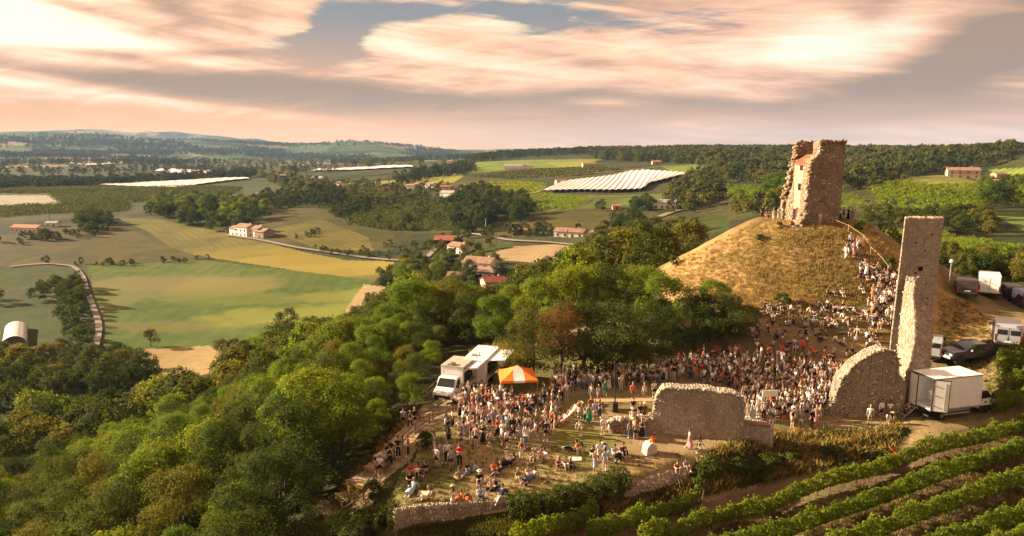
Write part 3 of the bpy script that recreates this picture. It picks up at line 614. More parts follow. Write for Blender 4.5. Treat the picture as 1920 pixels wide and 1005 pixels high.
def crown_mesh(name, seed, rad, hgt, base, nl, size, mat, nlobes=14, clump=0.35, shape=1.0, flat=0.8):
    rg = np.random.default_rng(seed)
    ch = hgt - base; lob = []
    for i in range(nlobes):
        a = rg.uniform(0, 2 * np.pi); zz = rg.uniform(0.0, 1.0)
        env = np.sqrt(max(0.02, 1 - (abs(zz * 1.9 - 0.85) / 1.08) ** 2)) ** shape
        rr_ = rad * env * np.sqrt(rg.uniform(0.25, 1.0)) * 0.78
        lr = rad * rg.uniform(0.20, 0.40)
        lob.append((rr_ * np.cos(a), rr_ * np.sin(a), base + lr * .5 + zz * (ch - lr * 1.3), lr))
    lob.append((0, 0, hgt - rad * .45, rad * .4))
    lob = np.array(lob); w = lob[:, 3] ** 2; w /= w.sum()
    nc = max(10, nl // 14); k = rg.choice(len(lob), nc, p=w)
    d = rg.normal(0, 1, (nc, 3)); d[:, 2] = np.where(d[:, 2] < -0.3, -d[:, 2] * .8, d[:, 2]); d /= np.linalg.norm(d, axis=1)[:, None]
    lr = lob[k, 3:4]; C = lob[k, :3] + d * lr * np.array([1, 1, flat]) * np.where(rg.random((nc, 1)) < .14, rg.uniform(1.1, 1.45, (nc, 1)), rg.uniform(0.66, 1.08, (nc, 1)))
    # clusters buried inside other lobes are dropped
    dist = np.linalg.norm(C[:, None] - lob[None, :, :3], axis=2) / lob[None, :, 3]
    keep = dist.min(1) > 0.62; C = C[keep]; d = d[keep]
    m = max(1, nl // max(1, len(C)))
    P = np.repeat(C, m, 0); N = np.repeat(d, m, 0)
    off = rg.normal(0, 1, P.shape) * clump * rad * 0.20; off -= N * (off * N).sum(1)[:, None] * 0.4
    P = P + off
    V, F = leaf_quads(P, N + np.array([0, 0, 0.35]), size, rg)
    return mesh_np(name, V, F, mat), lob
def trunk_mesh(name, seed, hgt, base, lob, r0, n=6, limbs=8):
    random.seed(seed); b = MB(); top = hgt * 0.62
    p = Vector((0, 0, -0.4)); last = p
    for i in range(1, 5):
        q_ = Vector((random.uniform(-.12, .12) * i, random.uniform(-.12, .12) * i, top * i / 4)); b.tube(last, q_, r0 * (1 - .2 * (i - 1)), r0 * (1 - .2 * i), n, False); last = q_
    for i in range(min(limbs, len(lob))):
        l = lob[i]; z0 = max(base * 0.7, hgt * 0.18) + random.random() * hgt * .25; s_ = Vector((0, 0, z0)); e_ = Vector(l[:3]); mid = (s_ + e_) / 2 + Vector((0, 0, -.04 * hgt))
        b.tube(s_, mid, r0 * .5, r0 * .34, 5, False); b.tube(mid, e_, r0 * .34, r0 * .10, 5, False)
    return b.mesh(name, BARK, True)
VAR = {}
def variant(key, *a, r0=0.2, **k):
    me, lob = crown_mesh('crown', *a, **k); VAR.setdefault(key, []).append((me, trunk_mesh('trunk', a[0], a[2], a[3], lob, r0), a[1], a[2]))
for i in range(3): variant('near_robinia', 11 + i, 4.2, 10.0, 1.8, 12500, 0.24, L['robinia'], nlobes=22, clump=0.34, r0=.20)
for i in range(2): variant('near_oak', 21 + i, 4.4, 9.5, 1.2, 12500, 0.22, L['oak'], nlobes=24, clump=0.28, r0=.26)
for i in range(2): variant('near_olive', 31 + i, 3.8, 9.0, 1.0, 11000, 0.20, L['olive'], nlobes=20, clump=0.32, r0=.2)
for i in range(2): variant('mid_oak', 41 + i, 4.6, 10.0, 0.8, 2600, 0.52, L['oak'], nlobes=20, clump=0.45, r0=.3)
for i in range(2): variant('mid_robinia', 51 + i, 4.2, 10.0, 1.0, 2600, 0.50, L['robinia'], nlobes=18, clump=0.45, r0=.25)
variant('mid_olive', 61, 4.0, 9.0, 0.8, 2400, 0.50, L['olive'], nlobes=18, clump=0.45, r0=.25)
variant('poplar', 66, 2.0, 14.0, 1.0, 2200, 0.5, L['oak'], nlobes=24, clump=0.7, shape=0.5, r0=.25)
for i in range(3): variant('far', 71 + i, 4.8, 9.5, 0.3, 420, 1.15, L['far'], nlobes=12, clump=0.6, r0=.3)
for i in range(2): variant('farbright', 81 + i, 4.6, 8.5, 0.3, 420, 1.1, L['olive'], nlobes=12, clump=0.6, r0=.3)
for i in range(2): variant('shrub', 91 + i, 1.1, 1.7, 0.0, 1500, 0.17, L['hedge'], nlobes=12, clump=0.5, r0=.04)
TREES = []        # (kind, x, y, z, scale, rz, species words, region)
def can_tree(poly, n, kinds, h0, h1_, spacing, reg, area, names, seed=0, margin=0.85, rmin=0, sink=0.0, pad=1.0):
    """scatter trees so that their crowns fill the canopy outline seen in the photograph"""
    rg = np.random.default_rng(100 + seed); x0, x1, y0, y1 = area
    got = []; X = rg.uniform(x0, x1, n); Y = rg.uniform(y0, y1, n); Z = H(X, Y)
    for x, y, z in zip(X, Y, Z):
        k = kinds[rg.integers(len(kinds))]; vs = VAR[k]; vi = rg.integers(len(vs)); hv = vs[vi][3]; rv = vs[vi][2]
        if reg == 'a':
            ax_, ay_, _q = proj(x, y, z + 6)
            k = 'near_oak near_olive near_oak near_robinia near_oak'.split()[rg.integers(5)] if (ax_ < 210 or (400 < ax_ < 610 and 760 < ay_ < 950) or ax_ > 880) else 'near_robinia near_robinia near_robinia near_olive near_oak'.split()[rg.integers(5)]  # far left: more dark kinds, also putting its shade into leaf colour
            vs = VAR[k]; vi = rg.integers(len(vs)); hv = vs[vi][3]; rv = vs[vi][2]
        s = rg.uniform(h0, h1_) / hv
        pts = [(x, y, z + hv * s * margin), (x + rv * s * .8 * pad, y, z + hv * s * .5), (x - rv * s * .8 * pad, y, z + hv * s * .5), (x, y, z + hv * s * .3)]
        r2_ = (x + 8) ** 2 + (y - 70) ** 2
        if (r2_ < 80 and z + hv * s > 2.2) or (r2_ < 300 and z + hv * s > 3.6): continue
        q_ = [proj(*p) for p in pts]
        if not all(inpoly(np.array([a]), np.array([b]), poly)[0] and d > 5 for a, b, d in q_): continue
        if any((x - g_[0]) ** 2 + (y - g_[1]) ** 2 < spacing ** 2 for g_ in got): continue
        got.append((x, y)); TREES.append([k, vi, x, y, z - sink, s, rg.uniform(0, 6.28), names[k], reg])
    return len(got)
NM = {'near_robinia': 'bright green leafy locust tree', 'near_oak': 'dark green dense oak tree', 'near_olive': 'olive green bushy tree', 'mid_oak': 'dark green broad tree', 'mid_robinia': 'light green feathery tree', 'mid_olive': 'yellowish green bushy tree', 'poplar': 'tall narrow green tree', 'far': 'small dark distant tree', 'farbright': 'small olive distant tree'}
CA = [(-60,790),(60,745),(150,742),(200,730),(310,715),(385,700),(430,668),(480,625),(540,603),(640,598),(690,570),(740,535),(800,520),(850,535),(930,545),(960,528),(1000,500),(1060,470),(1110,440),(1180,402),(1260,402),(1300,425),(1330,430),(1445,400),(1400,445),(1262,520),(1240,545),(1180,595),(1100,600),(940,645),(905,665),(860,690),(795,740),(722,785),(672,822),(590,935),(545,1005),(515,1300),(-300,1300),(-300,790)]
k = can_tree(CA, 7000, ['near_robinia', 'near_robinia', 'near_olive', 'near_oak'], 5.2, 9.2, 3.3, 'a', (-75, -5, 22, 105), NM, 1)
k2 = can_tree(CA, 4200, ['mid_robinia', 'mid_oak', 'mid_oak', 'mid_olive'], 8, 12, 5.6, 'b', (-140, 60, 105, 330), NM, 2)
k3 = can_tree([(-60,640),(60,648),(100,640),(130,640),(200,640),(285,655),(300,700),(220,735),(60,750),(-60,800)], 2500, ['mid_oak', 'mid_oak', 'mid_olive'], 7, 11, 5.5, 'c', (-220, -60, 90, 260), NM, 3)
k4 = can_tree([(85,520),(150,505),(166,540),(176,640),(130,648),(90,600),(110,560)], 2500, ['mid_oak'], 6, 10, 5.5, 'd', (-300, -120, 180, 420), NM, 4)
k5 = can_tree([(-60,548),(60,530),(110,512),(150,505),(150,560),(80,558),(-60,570)], 1800, ['mid_oak'], 5, 9, 7, 'd', (-400, -150, 220, 460), NM, 5)
rg3 = np.random.default_rng(9); g3 = []; CA2 = [(600, 560), (860, 560), (880, 640), (842, 668), (815, 700), (800, 748), (725, 785), (672, 822), (590, 900)]
for _ in range(900):
    x, y = rg3.uniform(-27, -9), rg3.uniform(58, 92); z = h1(x, y); hh = min(9.0, 2.6 - z + rg3.uniform(-1.2, .4))
    if hh < 3.2 or any((x - a) ** 2 + (y - b_) ** 2 < 7.5 for a, b_ in g3 + [(t_[2], t_[3]) for t_ in TREES if t_[8] == 'a' and abs(t_[3] - 72) < 20]): continue
    kk_ = ['near_robinia', 'near_robinia', 'near_oak', 'near_olive'][rg3.integers(4)]; vi = int(rg3.integers(len(VAR[kk_]))); sc_ = hh / VAR[kk_][vi][3]; rv = VAR[kk_][vi][2] * sc_
    if not all(inpoly(np.array([proj(*p_)[0]]), np.array([proj(*p_)[1]]), CA2)[0] for p_ in ((x, y, z + hh * .9), (x + rv * .8, y, z + hh * .5))): continue
    g3.append((x, y)); TREES.append([kk_, vi, x, y, z, sc_, rg3.uniform(0, 6.28), NM[kk_], 'g'])
print('gap trees', len(g3))
print('forest', k, k2, k3, k4, k5)
def tree_at(px, py, kind, hgt, reg, words, vi=0, wide=1.0, dz=0.0):
    p = at(px, py); TREES.append([kind, vi % len(VAR[kind]), p.x, p.y, p.z + dz, hgt / VAR[kind][vi % len(VAR[kind])][3], random.uniform(0, 6.28), words, reg, wide])
CM = np.stack([cxm, cym, xm, ym], -1)
AREA = (np.hypot(np.diff(TX, axis=0)[:, :], np.diff(TY, axis=0)[:, :])) * (np.hypot(TX[:-1] - np.roll(TX[:-1], -1, 1), TY[:-1] - np.roll(TY[:-1], -1, 1)))
# what can be seen: horizon profile per azimuth
SL = (TZ - CAMZ) / np.maximum(np.hypot(TX, TY), 1)
SL2 = np.where(np.hypot(TX, TY) < 135, -9.0, SL); VISMAX = np.maximum.accumulate(SL2, axis=0)
VIS = (SL >= VISMAX - 7.0 / np.maximum(np.hypot(TX, TY), 1))[:-1]
def wood(poly, kinds, h0, h1_, dens, reg, maxn, rmin=120, rmax=9000, mask=None, clear=None):
    """random trees on the ground inside an outline; dens = spacing in metres"""
    msk = inpoly(cxm, cym, poly) & inf & (rm > rmin) & (rm < rmax) & VIS
    if clear: msk &= ~inpoly(cxm, cym, clear)
    ii = np.argwhere(msk)
    if len(ii) == 0: return 0
    w = AREA[msk]
    if mask is not None: w = w * mask(xm[msk], ym[msk])
    n = int(min(maxn, w.sum() / dens ** 2)); 
    if n < 1 or w.sum() <= 0: return 0
    k = rng.choice(len(ii), n, p=w / w.sum()); ii = ii[k]
    r_ = rng.uniform(0, 1, n)[:, None]; jr, ja = ii[:, 0], ii[:, 1]
    fx, fy = rng.uniform(0, 1, n), rng.uniform(0, 1, n); jb = (ja + 1) % NA
    x = (TX[jr, ja] * (1 - fx) + TX[jr, jb] * fx) * (1 - fy) + (TX[jr + 1, ja] * (1 - fx) + TX[jr + 1, jb] * fx) * fy
    y = (TY[jr, ja] * (1 - fx) + TY[jr, jb] * fx) * (1 - fy) + (TY[jr + 1, ja] * (1 - fx) + TY[jr + 1, jb] * fx) * fy
    z = H(x, y)
    for a, b_, c in zip(x, y, z):
        kd = kinds[rng.integers(len(kinds))]; vi = rng.integers(len(VAR[kd])); hv = VAR[kd][vi][3]
        TREES.append([kd, vi, a, b_, c - 0.3, rng.uniform(h0, h1_) / hv, rng.uniform(0, 6.28), NM[kd], reg])
    return n
F_, B_ = 'far', 'farbright'
tot = 0
for a in [([(275,402),(290,388),(330,382),(480,390),(505,405),(478,425),(468,440),(400,434),(330,418)], ['mid_oak', 'mid_oak', 'mid_robinia'], 11, 17, 9.0, 'e', 110),
          ([(-60,350),(0,340),(150,342),(350,334),(480,326),(480,332),(350,340),(150,350),(-60,358)], [F_], 9, 14, 9, 'f', 500),
          ([(480,332),(560,328),(560,336),(640,352),(600,360),(520,350)], [F_, B_], 8, 13, 14, 'f', 90),
          ([(480,372),(640,360),(650,385),(560,392),(500,392)], [F_, F_, 'poplar'], 8, 13, 10, 'G', 200),
          ([(560,352),(680,342),(760,352),(840,345),(850,362),(700,368),(600,365)], [F_, B_], 5, 10, 17, 'G', 130),
          ([(740,338),(800,322),(885,312),(892,322),(800,338),(750,350)], [F_], 9, 15, 11, 'h', 160),
          ([(840,395),(862,372),(905,358),(935,372),(930,420),(890,442),(850,440)], [F_, 'mid_oak'], 9, 14, 8, 'i', 160),
          ([(935,385),(960,376),(992,384),(990,412),(960,420),(935,405)], ['mid_oak'], 9, 14, 9, 'j', 30),
          ([(600,398),(700,378),(730,384),(650,412)], [F_], 4, 8, 8, 'k', 120),
          ([(870,302),(910,293),(1000,288),(1060,286),(1100,284),(1100,291),(980,296),(890,306)], [F_], 10, 15, 12, 'l', 700, 120, 2600),
          ([(1095,283),(1300,280),(1490,282),(1490,345),(1440,350),(1400,345),(1340,332),(1310,310),(1200,304),(1120,300)], [F_, F_, B_], 9, 15, 11, 'm', 3200, 120, 2300),
          ([(1570,280),(1800,286),(2000,290),(2000,312),(1850,314),(1790,322),(1700,336),(1640,350),(1575,362)], [F_, F_, B_], 9, 15, 10, 'n', 3200, 120, 2300),
          ([(1290,335),(1350,340),(1352,385),(1300,400),(1250,385),(1262,362)], [F_, B_], 7, 12, 9, 'o', 260),
          ([(1440,350),(1480,340),(1490,395),(1440,400),(1370,405),(1370,385),(1430,388)], [F_, B_, 'mid_robinia'], 7, 12, 8, 'o', 220),
          ([(1615,408),(1700,410),(1850,405),(1860,445),(1780,440),(1700,428),(1630,425)], ['mid_oak', 'mid_oak', 'mid_olive'], 3.5, 6, 4.5, 'p', 150),
          ([(1765,485),(1925,508),(2050,520),(2050,545),(1925,535),(1765,512)], ['mid_oak', 'mid_olive'], 3.5, 6, 4, 'q', 90),
          ([(1700,478),(1765,485),(1765,515),(1700,520)], ['mid_oak'], 3.5, 5, 4, 'q', 30),
          ([(1840,385),(1880,365),(2050,360),(2050,402),(1850,404)], ['mid_robinia', 'mid_oak'], 9, 13, 8, 'r', 50),
          ([(1110,445),(1180,425),(1260,432),(1330,428),(1250,455),(1150,470)], ['mid_oak', 'mid_olive'], 6, 9, 7, 's', 110),
          ([(-60,455),(30,452),(60,440),(190,430),(215,432),(180,445),(40,460)], ['mid_oak'], 4, 8, 9, 't', 40),
          ([(140,415),(190,405),(215,425),(180,432),(145,432)], ['mid_oak'], 8, 12, 7, 't', 16),
          ([(100,494),(300,492),(395,484),(390,491),(200,500),(100,499)], [F_, 'mid_oak'], 2, 4.5, 6, 'u', 70),
          ([(540,445),(600,432),(605,440),(560,452)], [F_], 2, 4, 5, 'v', 40),
          ([(615,478),(700,462),(740,462),(740,478),(660,486)], [F_], 2.5, 5, 9, 'v', 50),
          ([(700,520),(730,515),(760,528),(720,540)], ['mid_oak'], 4, 6, 5, 'w', 20),
          ([(740,470),(830,450),(930,470),(935,520),(840,520),(760,505)], ['mid_oak', 'mid_olive', F_], 4, 8, 9, 'w', 150),
          ([(730,500),(820,505),(930,500),(960,530),(850,545),(740,545)], ['mid_oak', 'mid_robinia'], 5, 9, 8, 'w', 90),
          ([(1120,425),(1180,408),(1230,420),(1160,436)], ['mid_oak'], 6, 10, 8, 'x', 40),
          ([(1185,385),(1215,380),(1225,395),(1190,398)], ['mid_oak'], 7, 10, 7, 'x', 10),
          ([(1240,378),(1300,380),(1300,398),(1245,400)], [F_, B_], 5, 8, 9, 'x', 30),
          ([(1280,325),(1350,320),(1350,332),(1290,336)], [F_, B_], 5, 8, 9, 'x', 80),
          ([(620,395),(700,375),(860,365),(870,400),(760,440),(640,420)], [F_, 'mid_oak'], 4, 8, 13, 'w', 90),
          ([(560,462),(600,466),(700,480),(760,490),(700,488),(600,473)], [F_, 'mid_olive'], 2, 4, 5, 'v', 60),
          ([(820,440),(960,430),(1110,430),(1110,440),(960,445),(880,452)], [F_, 'mid_oak'], 4, 8, 10, 'w', 70),
          ([(540,360),(760,350),(850,360),(760,385),(600,392)], [F_, B_], 4, 9, 16, 'G', 120),
          ([(-60,322),(150,318),(320,312),(480,318),(640,320),(640,324),(400,326),(150,330),(-60,330)], [F_], 9, 14, 22, 'y', 200),
          ([(-60,312),(300,300),(640,300),(800,306),(860,303),(800,316),(600,318),(300,312),(0,320)], [F_, B_], 9, 16, 38, 'y', 420)]:
    tot += wood(*a)
    
def hm(x, y):
    n = fbm(x / 420, y / 420, 4, 31); return (n > 0.06).astype(float) + 1e-6
tot += wood([(-60,262),(160,256),(420,262),(560,274),(640,268),(720,270),(860,286),(980,296),(900,306),(500,312),(-60,315)], [F_], 13, 20, 26, 'z', 5000, rmin=2400, rmax=5600, mask=hm)
# crest-line trees
tot += wood([(-60,256),(160,252),(420,260),(560,272),(640,264),(720,268),(860,284),(860,288),(720,273),(640,272),(560,278),(420,267),(160,260),(-60,262)], [F_], 12, 18, 30, 'z', 900, rmin=3900, rmax=6200)
print('wood', tot, len(TREES))
# the big trees on the plateau and the odd ones out
BIG = 'on the plateau behind the orange canopy'
for a in [(1000,712,'near_olive',7.6,'A','olive green spreading tree over the orange canopy beside the food trucks',0,1.2), (1052,712,'near_olive',8.6,'A','tree with withered brown crown over the crowd near the orange canopy',1,0.75),
          (1095,705,'near_oak',8.6,'A','dark arching tree just right of the brown withered tree',0,1.1), (1150,712,'near_oak',8.2,'A','dark drooping tree over the crowd left of the stone block wall',1,1.2), (1215,690,'near_oak',7.6,'A','rightmost drooping dark tree above the middle of the crowd',0,1.1),
          (1010,655,'near_robinia',8.6,'A','bright green tree behind the olive tree at the plateau edge',0,1.05), (1085,640,'near_robinia',9.4,'A','light green tree rising behind the dark arching tree',1,1.15), (1150,640,'near_oak',9.5,'A','dark round tree at the back between the locust trees',1,1.1),
          (1240,655,'near_robinia',9.0,'A','light green tree at the left foot of the dry mound',2,1.1), (1300,655,'near_oak',6.6,'A','dark green tree casting shade at the mound foot',0,1.15), (1360,655,'near_oak',6.4,'A','dark tree at the right end of the plateau grove',1,1.15), (1330,640,'near_robinia',7.2,'A','green locust tree between the two dark mound foot trees',0,1.1),
          (1200,632,'near_robinia',9.0,'A','bright tree at the forest edge left of the mound',1,1.1), (930,655,'near_robinia',7.0,'A','green bushy tree behind the white food trailer',2,1.0), (965,640,'near_robinia',7.5,'A','pale green tree leaning by the roof in the wood',0,1.0)]:
    tree_at(a[0], a[1], a[2], a[3], a[4], a[5], a[6], a[7])
for a in [(283,650,'mid_olive',6.5,'half bare thin tree standing on the straw field edge'), (415,672,'mid_olive',6.5,'grey green round tree at the right corner of the straw field'), (440,668,'mid_olive',6.0,'second grey green tree beside the straw field corner'),
          (1127,396,'mid_oak',9,'lone dark round tree in the meadow below the white netting'), (540,620,'mid_oak',9,'upright dark tree at the lower edge of the green field'), (87,494,'mid_oak',5,'small dark tree alone on the field boundary bank'),
          (283,404,'mid_oak',13,'single round tree left of the farm wood'), (612,350,'mid_oak',14,'tall dark tree beside the hamlet on the hill'), (732,520,'mid_oak',7,'dark tree on the knoll right of the golden meadow'),
          (838,500,'mid_oak',7,'round tree beside the white house below the red barn'), (820,496,'mid_robinia',6,'bright bush left of the white house garden'), (1448,372,'mid_robinia',16,'tall pale poplar between the vineyard and the tower')]:
    tree_at(a[0], a[1], a[2], a[3], 'B', a[4])
# --- turn the list into objects: the 300 that show largest are things, the rest one mass
TR = []
for t in TREES:
    if len(t) < 10: t.append(1.0)
    dd = math.sqrt(t[2] ** 2 + t[3] ** 2); vis = 1.0
    TR.append((VAR[t[0]][t[1]][3] * t[5] / dd * (10 if t[8] in 'AB' else 1), t))
TR.sort(key=lambda q_: -q_[0])
REG = {'a0': 'high on the near wooded slope', 'a1': 'in the wooded slope middle', 'a2': 'on the lower wooded slope', 'a3': 'in the bottom left wood', 'a': 'on the near wooded slope', 'b': 'in the wood behind the plateau', 'g': 'beside the food trucks', 'c': 'in the greenhouse wood', 'd': 'beside the gravel lane', 'e': 'in the farm wood', 'i': 'on the orchard hillside', 'p': 'in the tall hedge', 'q': 'behind the vans', 'r': 'beyond the right vineyards'}
LBL = {}
def uniq(base, x=0):
    n = LBL.get(base, 0) + 1; LBL[base] = n; return n
ORD = ['', 'second', 'third', 'fourth', 'fifth', 'sixth', 'seventh', 'eighth', 'ninth', 'tenth', 'eleventh', 'twelfth', 'thirteenth', 'fourteenth', 'fifteenth', 'sixteenth', 'seventeenth', 'eighteenth', 'nineteenth', 'twentieth']
def ordinal(i):
    if i < 20: return ORD[i] or 'first'
    if i >= 99: return 'hundred and ' + ordinal(i - 100)
    tens = {1: 'ten', 2: 'twenty', 3: 'thirty', 4: 'forty', 5: 'fifty', 6: 'sixty', 7: 'seventy', 8: 'eighty', 9: 'ninety'}
    t, u = divmod(i + 1, 10)
    return (tens[t] + '-' + (['', 'first', 'second', 'third', 'fourth', 'fifth', 'sixth', 'seventh', 'eighth', 'ninth'][u])) if u else tens[t][:-1] + 'ieth'
def where(px, py):
    """coarse place words for a point of the photograph"""
    return px
def label_trees(lst):
    cells = {}
    for t in lst:
        if t[8] in 'AB': continue
        px, py, _ = proj(t[2], t[3], t[4] + 5); cells.setdefault((t[7], t[8] if t[8] != 'a' else 'a%d' % min(3, max(0, int((float(py) - 600) / 100)))), []).append((float(px), t))
    out = {}
    for (w, r_), v in cells.items():
        v.sort(key=lambda q_: q_[0])
        for i, (px, t) in enumerate(v): out[id(t)] = f"{w} {REG.get(r_, 'in the countryside')}, {ordinal(i)} from the left" if len(v) > 1 else f"{w} {REG.get(r_, 'in the countryside')}"
    return out
near = [t for _, t in TR[:300]]; rest_t = [t for _, t in TR[300:]]
TL = label_trees(near)
def put_tree(t, label, group):
    root = empty('tree', (t[2], t[3], t[4] - 0.1), t[6], 1.0); w = t[9]; root.scale = (t[5] * w, t[5] * w, t[5])
    cm, tm = VAR[t[0]][t[1]][:2]
    c = mobj('crown', cm, root); mobj('trunk', tm, root)
    tag(root, label, 'tree', group); return root, c
brown_me, _l = crown_mesh('crown', 77, 3.6, 9.0, 2.4, 9000, 0.16, L['brown'], nlobes=18, clump=0.5)
for t in near:
    lab_ = t[7] if t[8] in 'AB' else TL[id(t)]
    root, c = put_tree(t, lab_, {'A': 'trees growing on the plateau', 'B': 'single trees in the fields'}.get(t[8], 'trees of the wooded hills'))
    if 'brown crown' in lab_: c.data = brown_me
# the rest: one object, instanced
def gn_scatter(name, pts, objs, kind='stuff'):
    """pts: (x,y,z,scale,rz,index)"""
    src = bpy.data.collections.new(name + '_source')
    for i, m_ in enumerate(objs):
        o = bpy.data.objects.new('%02d_%s' % (i, name), m_); src.objects.link(o)
    A = np.array(pts, dtype=np.float32); me = bpy.data.meshes.new(name); me.vertices.add(len(A)); me.vertices.foreach_set('co', A[:, :3].ravel().copy())
    for nm, col, ty in (('sc', 3, 'FLOAT'), ('rz', 4, 'FLOAT'), ('ix', 5, 'INT')):
        at_ = me.attributes.new(nm, ty, 'POINT'); at_.data.foreach_set('value', A[:, col].astype(np.int32 if ty == 'INT' else np.float32).copy())
    o = mobj(name, me); ng = bpy.data.node_groups.new(name, 'GeometryNodeTree')
    ng.interface.new_socket('Geometry', in_out='INPUT', socket_type='NodeSocketGeometry'); ng.interface.new_socket('Geometry', in_out='OUTPUT', socket_type='NodeSocketGeometry')
    N = ng.nodes.new; gi = N('NodeGroupInput'); go = N('NodeGroupOutput'); ip = N('GeometryNodeInstanceOnPoints'); ci = N('GeometryNodeCollectionInfo')
    ci.inputs['Collection'].default_value = src; ci.inputs['Separate Children'].default_value = True; ci.inputs['Reset Children'].default_value = True
    ip.inputs['Pick Instance'].default_value = True
    def att(nm, ty):
        a = N('GeometryNodeInputNamedAttribute'); a.data_type = ty; a.inputs[0].default_value = nm; return a.outputs['Attribute']
    cxyz = N('ShaderNodeCombineXYZ'); lk = ng.links.new
    lk(gi.outputs[0], ip.inputs['Points']); lk(ci.outputs[0], ip.inputs['Instance']); lk(att('ix', 'INT'), ip.inputs['Instance Index']); lk(att('sc', 'FLOAT'), ip.inputs['Scale'])
    lk(att('rz', 'FLOAT'), cxyz.inputs[2]); lk(cxyz.outputs[0], ip.inputs['Rotation']); lk(ip.outputs[0], go.inputs[0])
    md = o.modifiers.new('scatter', 'NODES'); md.node_group = ng
    return tag(o, kind=kind)
keys = []; ms = []
for kk, vs in VAR.items():
    for i, v_ in enumerate(vs): keys.append((kk, i)); ms.append(v_[0])
kidx = {k_: i for i, k_ in enumerate(keys)}
pts = [(t[2], t[3], t[4] - 0.1, t[5], t[6], kidx[(t[0], t[1])]) for t in rest_t]
gn_scatter('distant_woodland', pts, ms)
# ------------------------------------------------------------ masonry
def PD(px, py, d):
    q_ = ray(px, py) * d; return Vector((q_[0], q_[1], q_[2] + CAMZ))
def stone_mat(name, cols, fleck=0.05, moss=0.25, bump=0.3):
    m, h, b = mat_base(name, 0.92, 0.12); t = h.n('ShaderNodeTexCoord'); ge = h.n('ShaderNodeNewGeometry'); o = t.outputs['Object']
    r_ = ge.outputs['Random Per Island']
    rp = h.n('ShaderNodeValToRGB'); h.put(rp.inputs[0], r_); e = rp.color_ramp.elements; e[0].color = (*cols[0], 1); e[1].color = (*cols[-1], 1)
    for i, c_ in enumerate(cols[1:-1]): x = e.new((i + 1) / (len(cols) - 1)); x.color = (*c_, 1)
    c = h.mix(h.mr(h.noise(o, 0.5, 5, 0.6, 0.5), 0.45, 0.62, 0.0, 0.55), rp.outputs[0], h.mix(1.0, rp.outputs[0], (0.55, 0.52, 0.50), 'MULTIPLY'))
    c = h.mix(h.mr(h.noise(o, 0.35, 6, 0.65, 0.6), 0.56, 0.68, 0.0, moss), c, (0.075, 0.075, 0.035))
    c = h.mix(h.m('GREATER_THAN', r_, 1 - fleck), c, (0.62, 0.52, 0.40))
    c = h.mix(h.mr(h.noise(o, 14, 4, 0.7), 0.3, 0.7, 0.0, 0.3), c, (0.10, 0.08, 0.06))
    h.put(b.inputs['Base Color'], c)
    bn = h.n('ShaderNodeBump'); bn.inputs['Strength'].default_value = bump; bn.inputs['Distance'].default_value = 0.03; h.put(bn.inputs['Height'], h.noise(o, 18, 4, 0.6)); h.put(b.inputs['Normal'], bn.outputs[0])
    return m
STW = stone_mat('brown_tower_stone', ((0.24, 0.17, 0.11), (0.30, 0.215, 0.14), (0.35, 0.255, 0.17), (0.43, 0.325, 0.22)), 0.03, 0.12)
STL = stone_mat('pale_wall_stone', ((0.32, 0.245, 0.175), (0.38, 0.295, 0.215), (0.43, 0.34, 0.25), (0.50, 0.40, 0.30)), 0.05, 0.35)
STS = stone_mat('light_grey_beige_stone', ((0.38, 0.31, 0.235), (0.44, 0.36, 0.275), (0.49, 0.405, 0.315), (0.55, 0.465, 0.37)), 0.05, 0.3)
STD = stone_mat('cobble_wall_stone', ((0.29, 0.225, 0.16), (0.34, 0.27, 0.195), (0.39, 0.315, 0.23), (0.46, 0.38, 0.285)), 0.06, 0.1)
MORT = simple('lime_mortar', (0.37, 0.30, 0.22), 0.95, 0.25, 1.2, bump=0.8)
MORTD = simple('brown_mortar', (0.20, 0.145, 0.10), 0.95, 0.25, 1.2, bump=0.8)
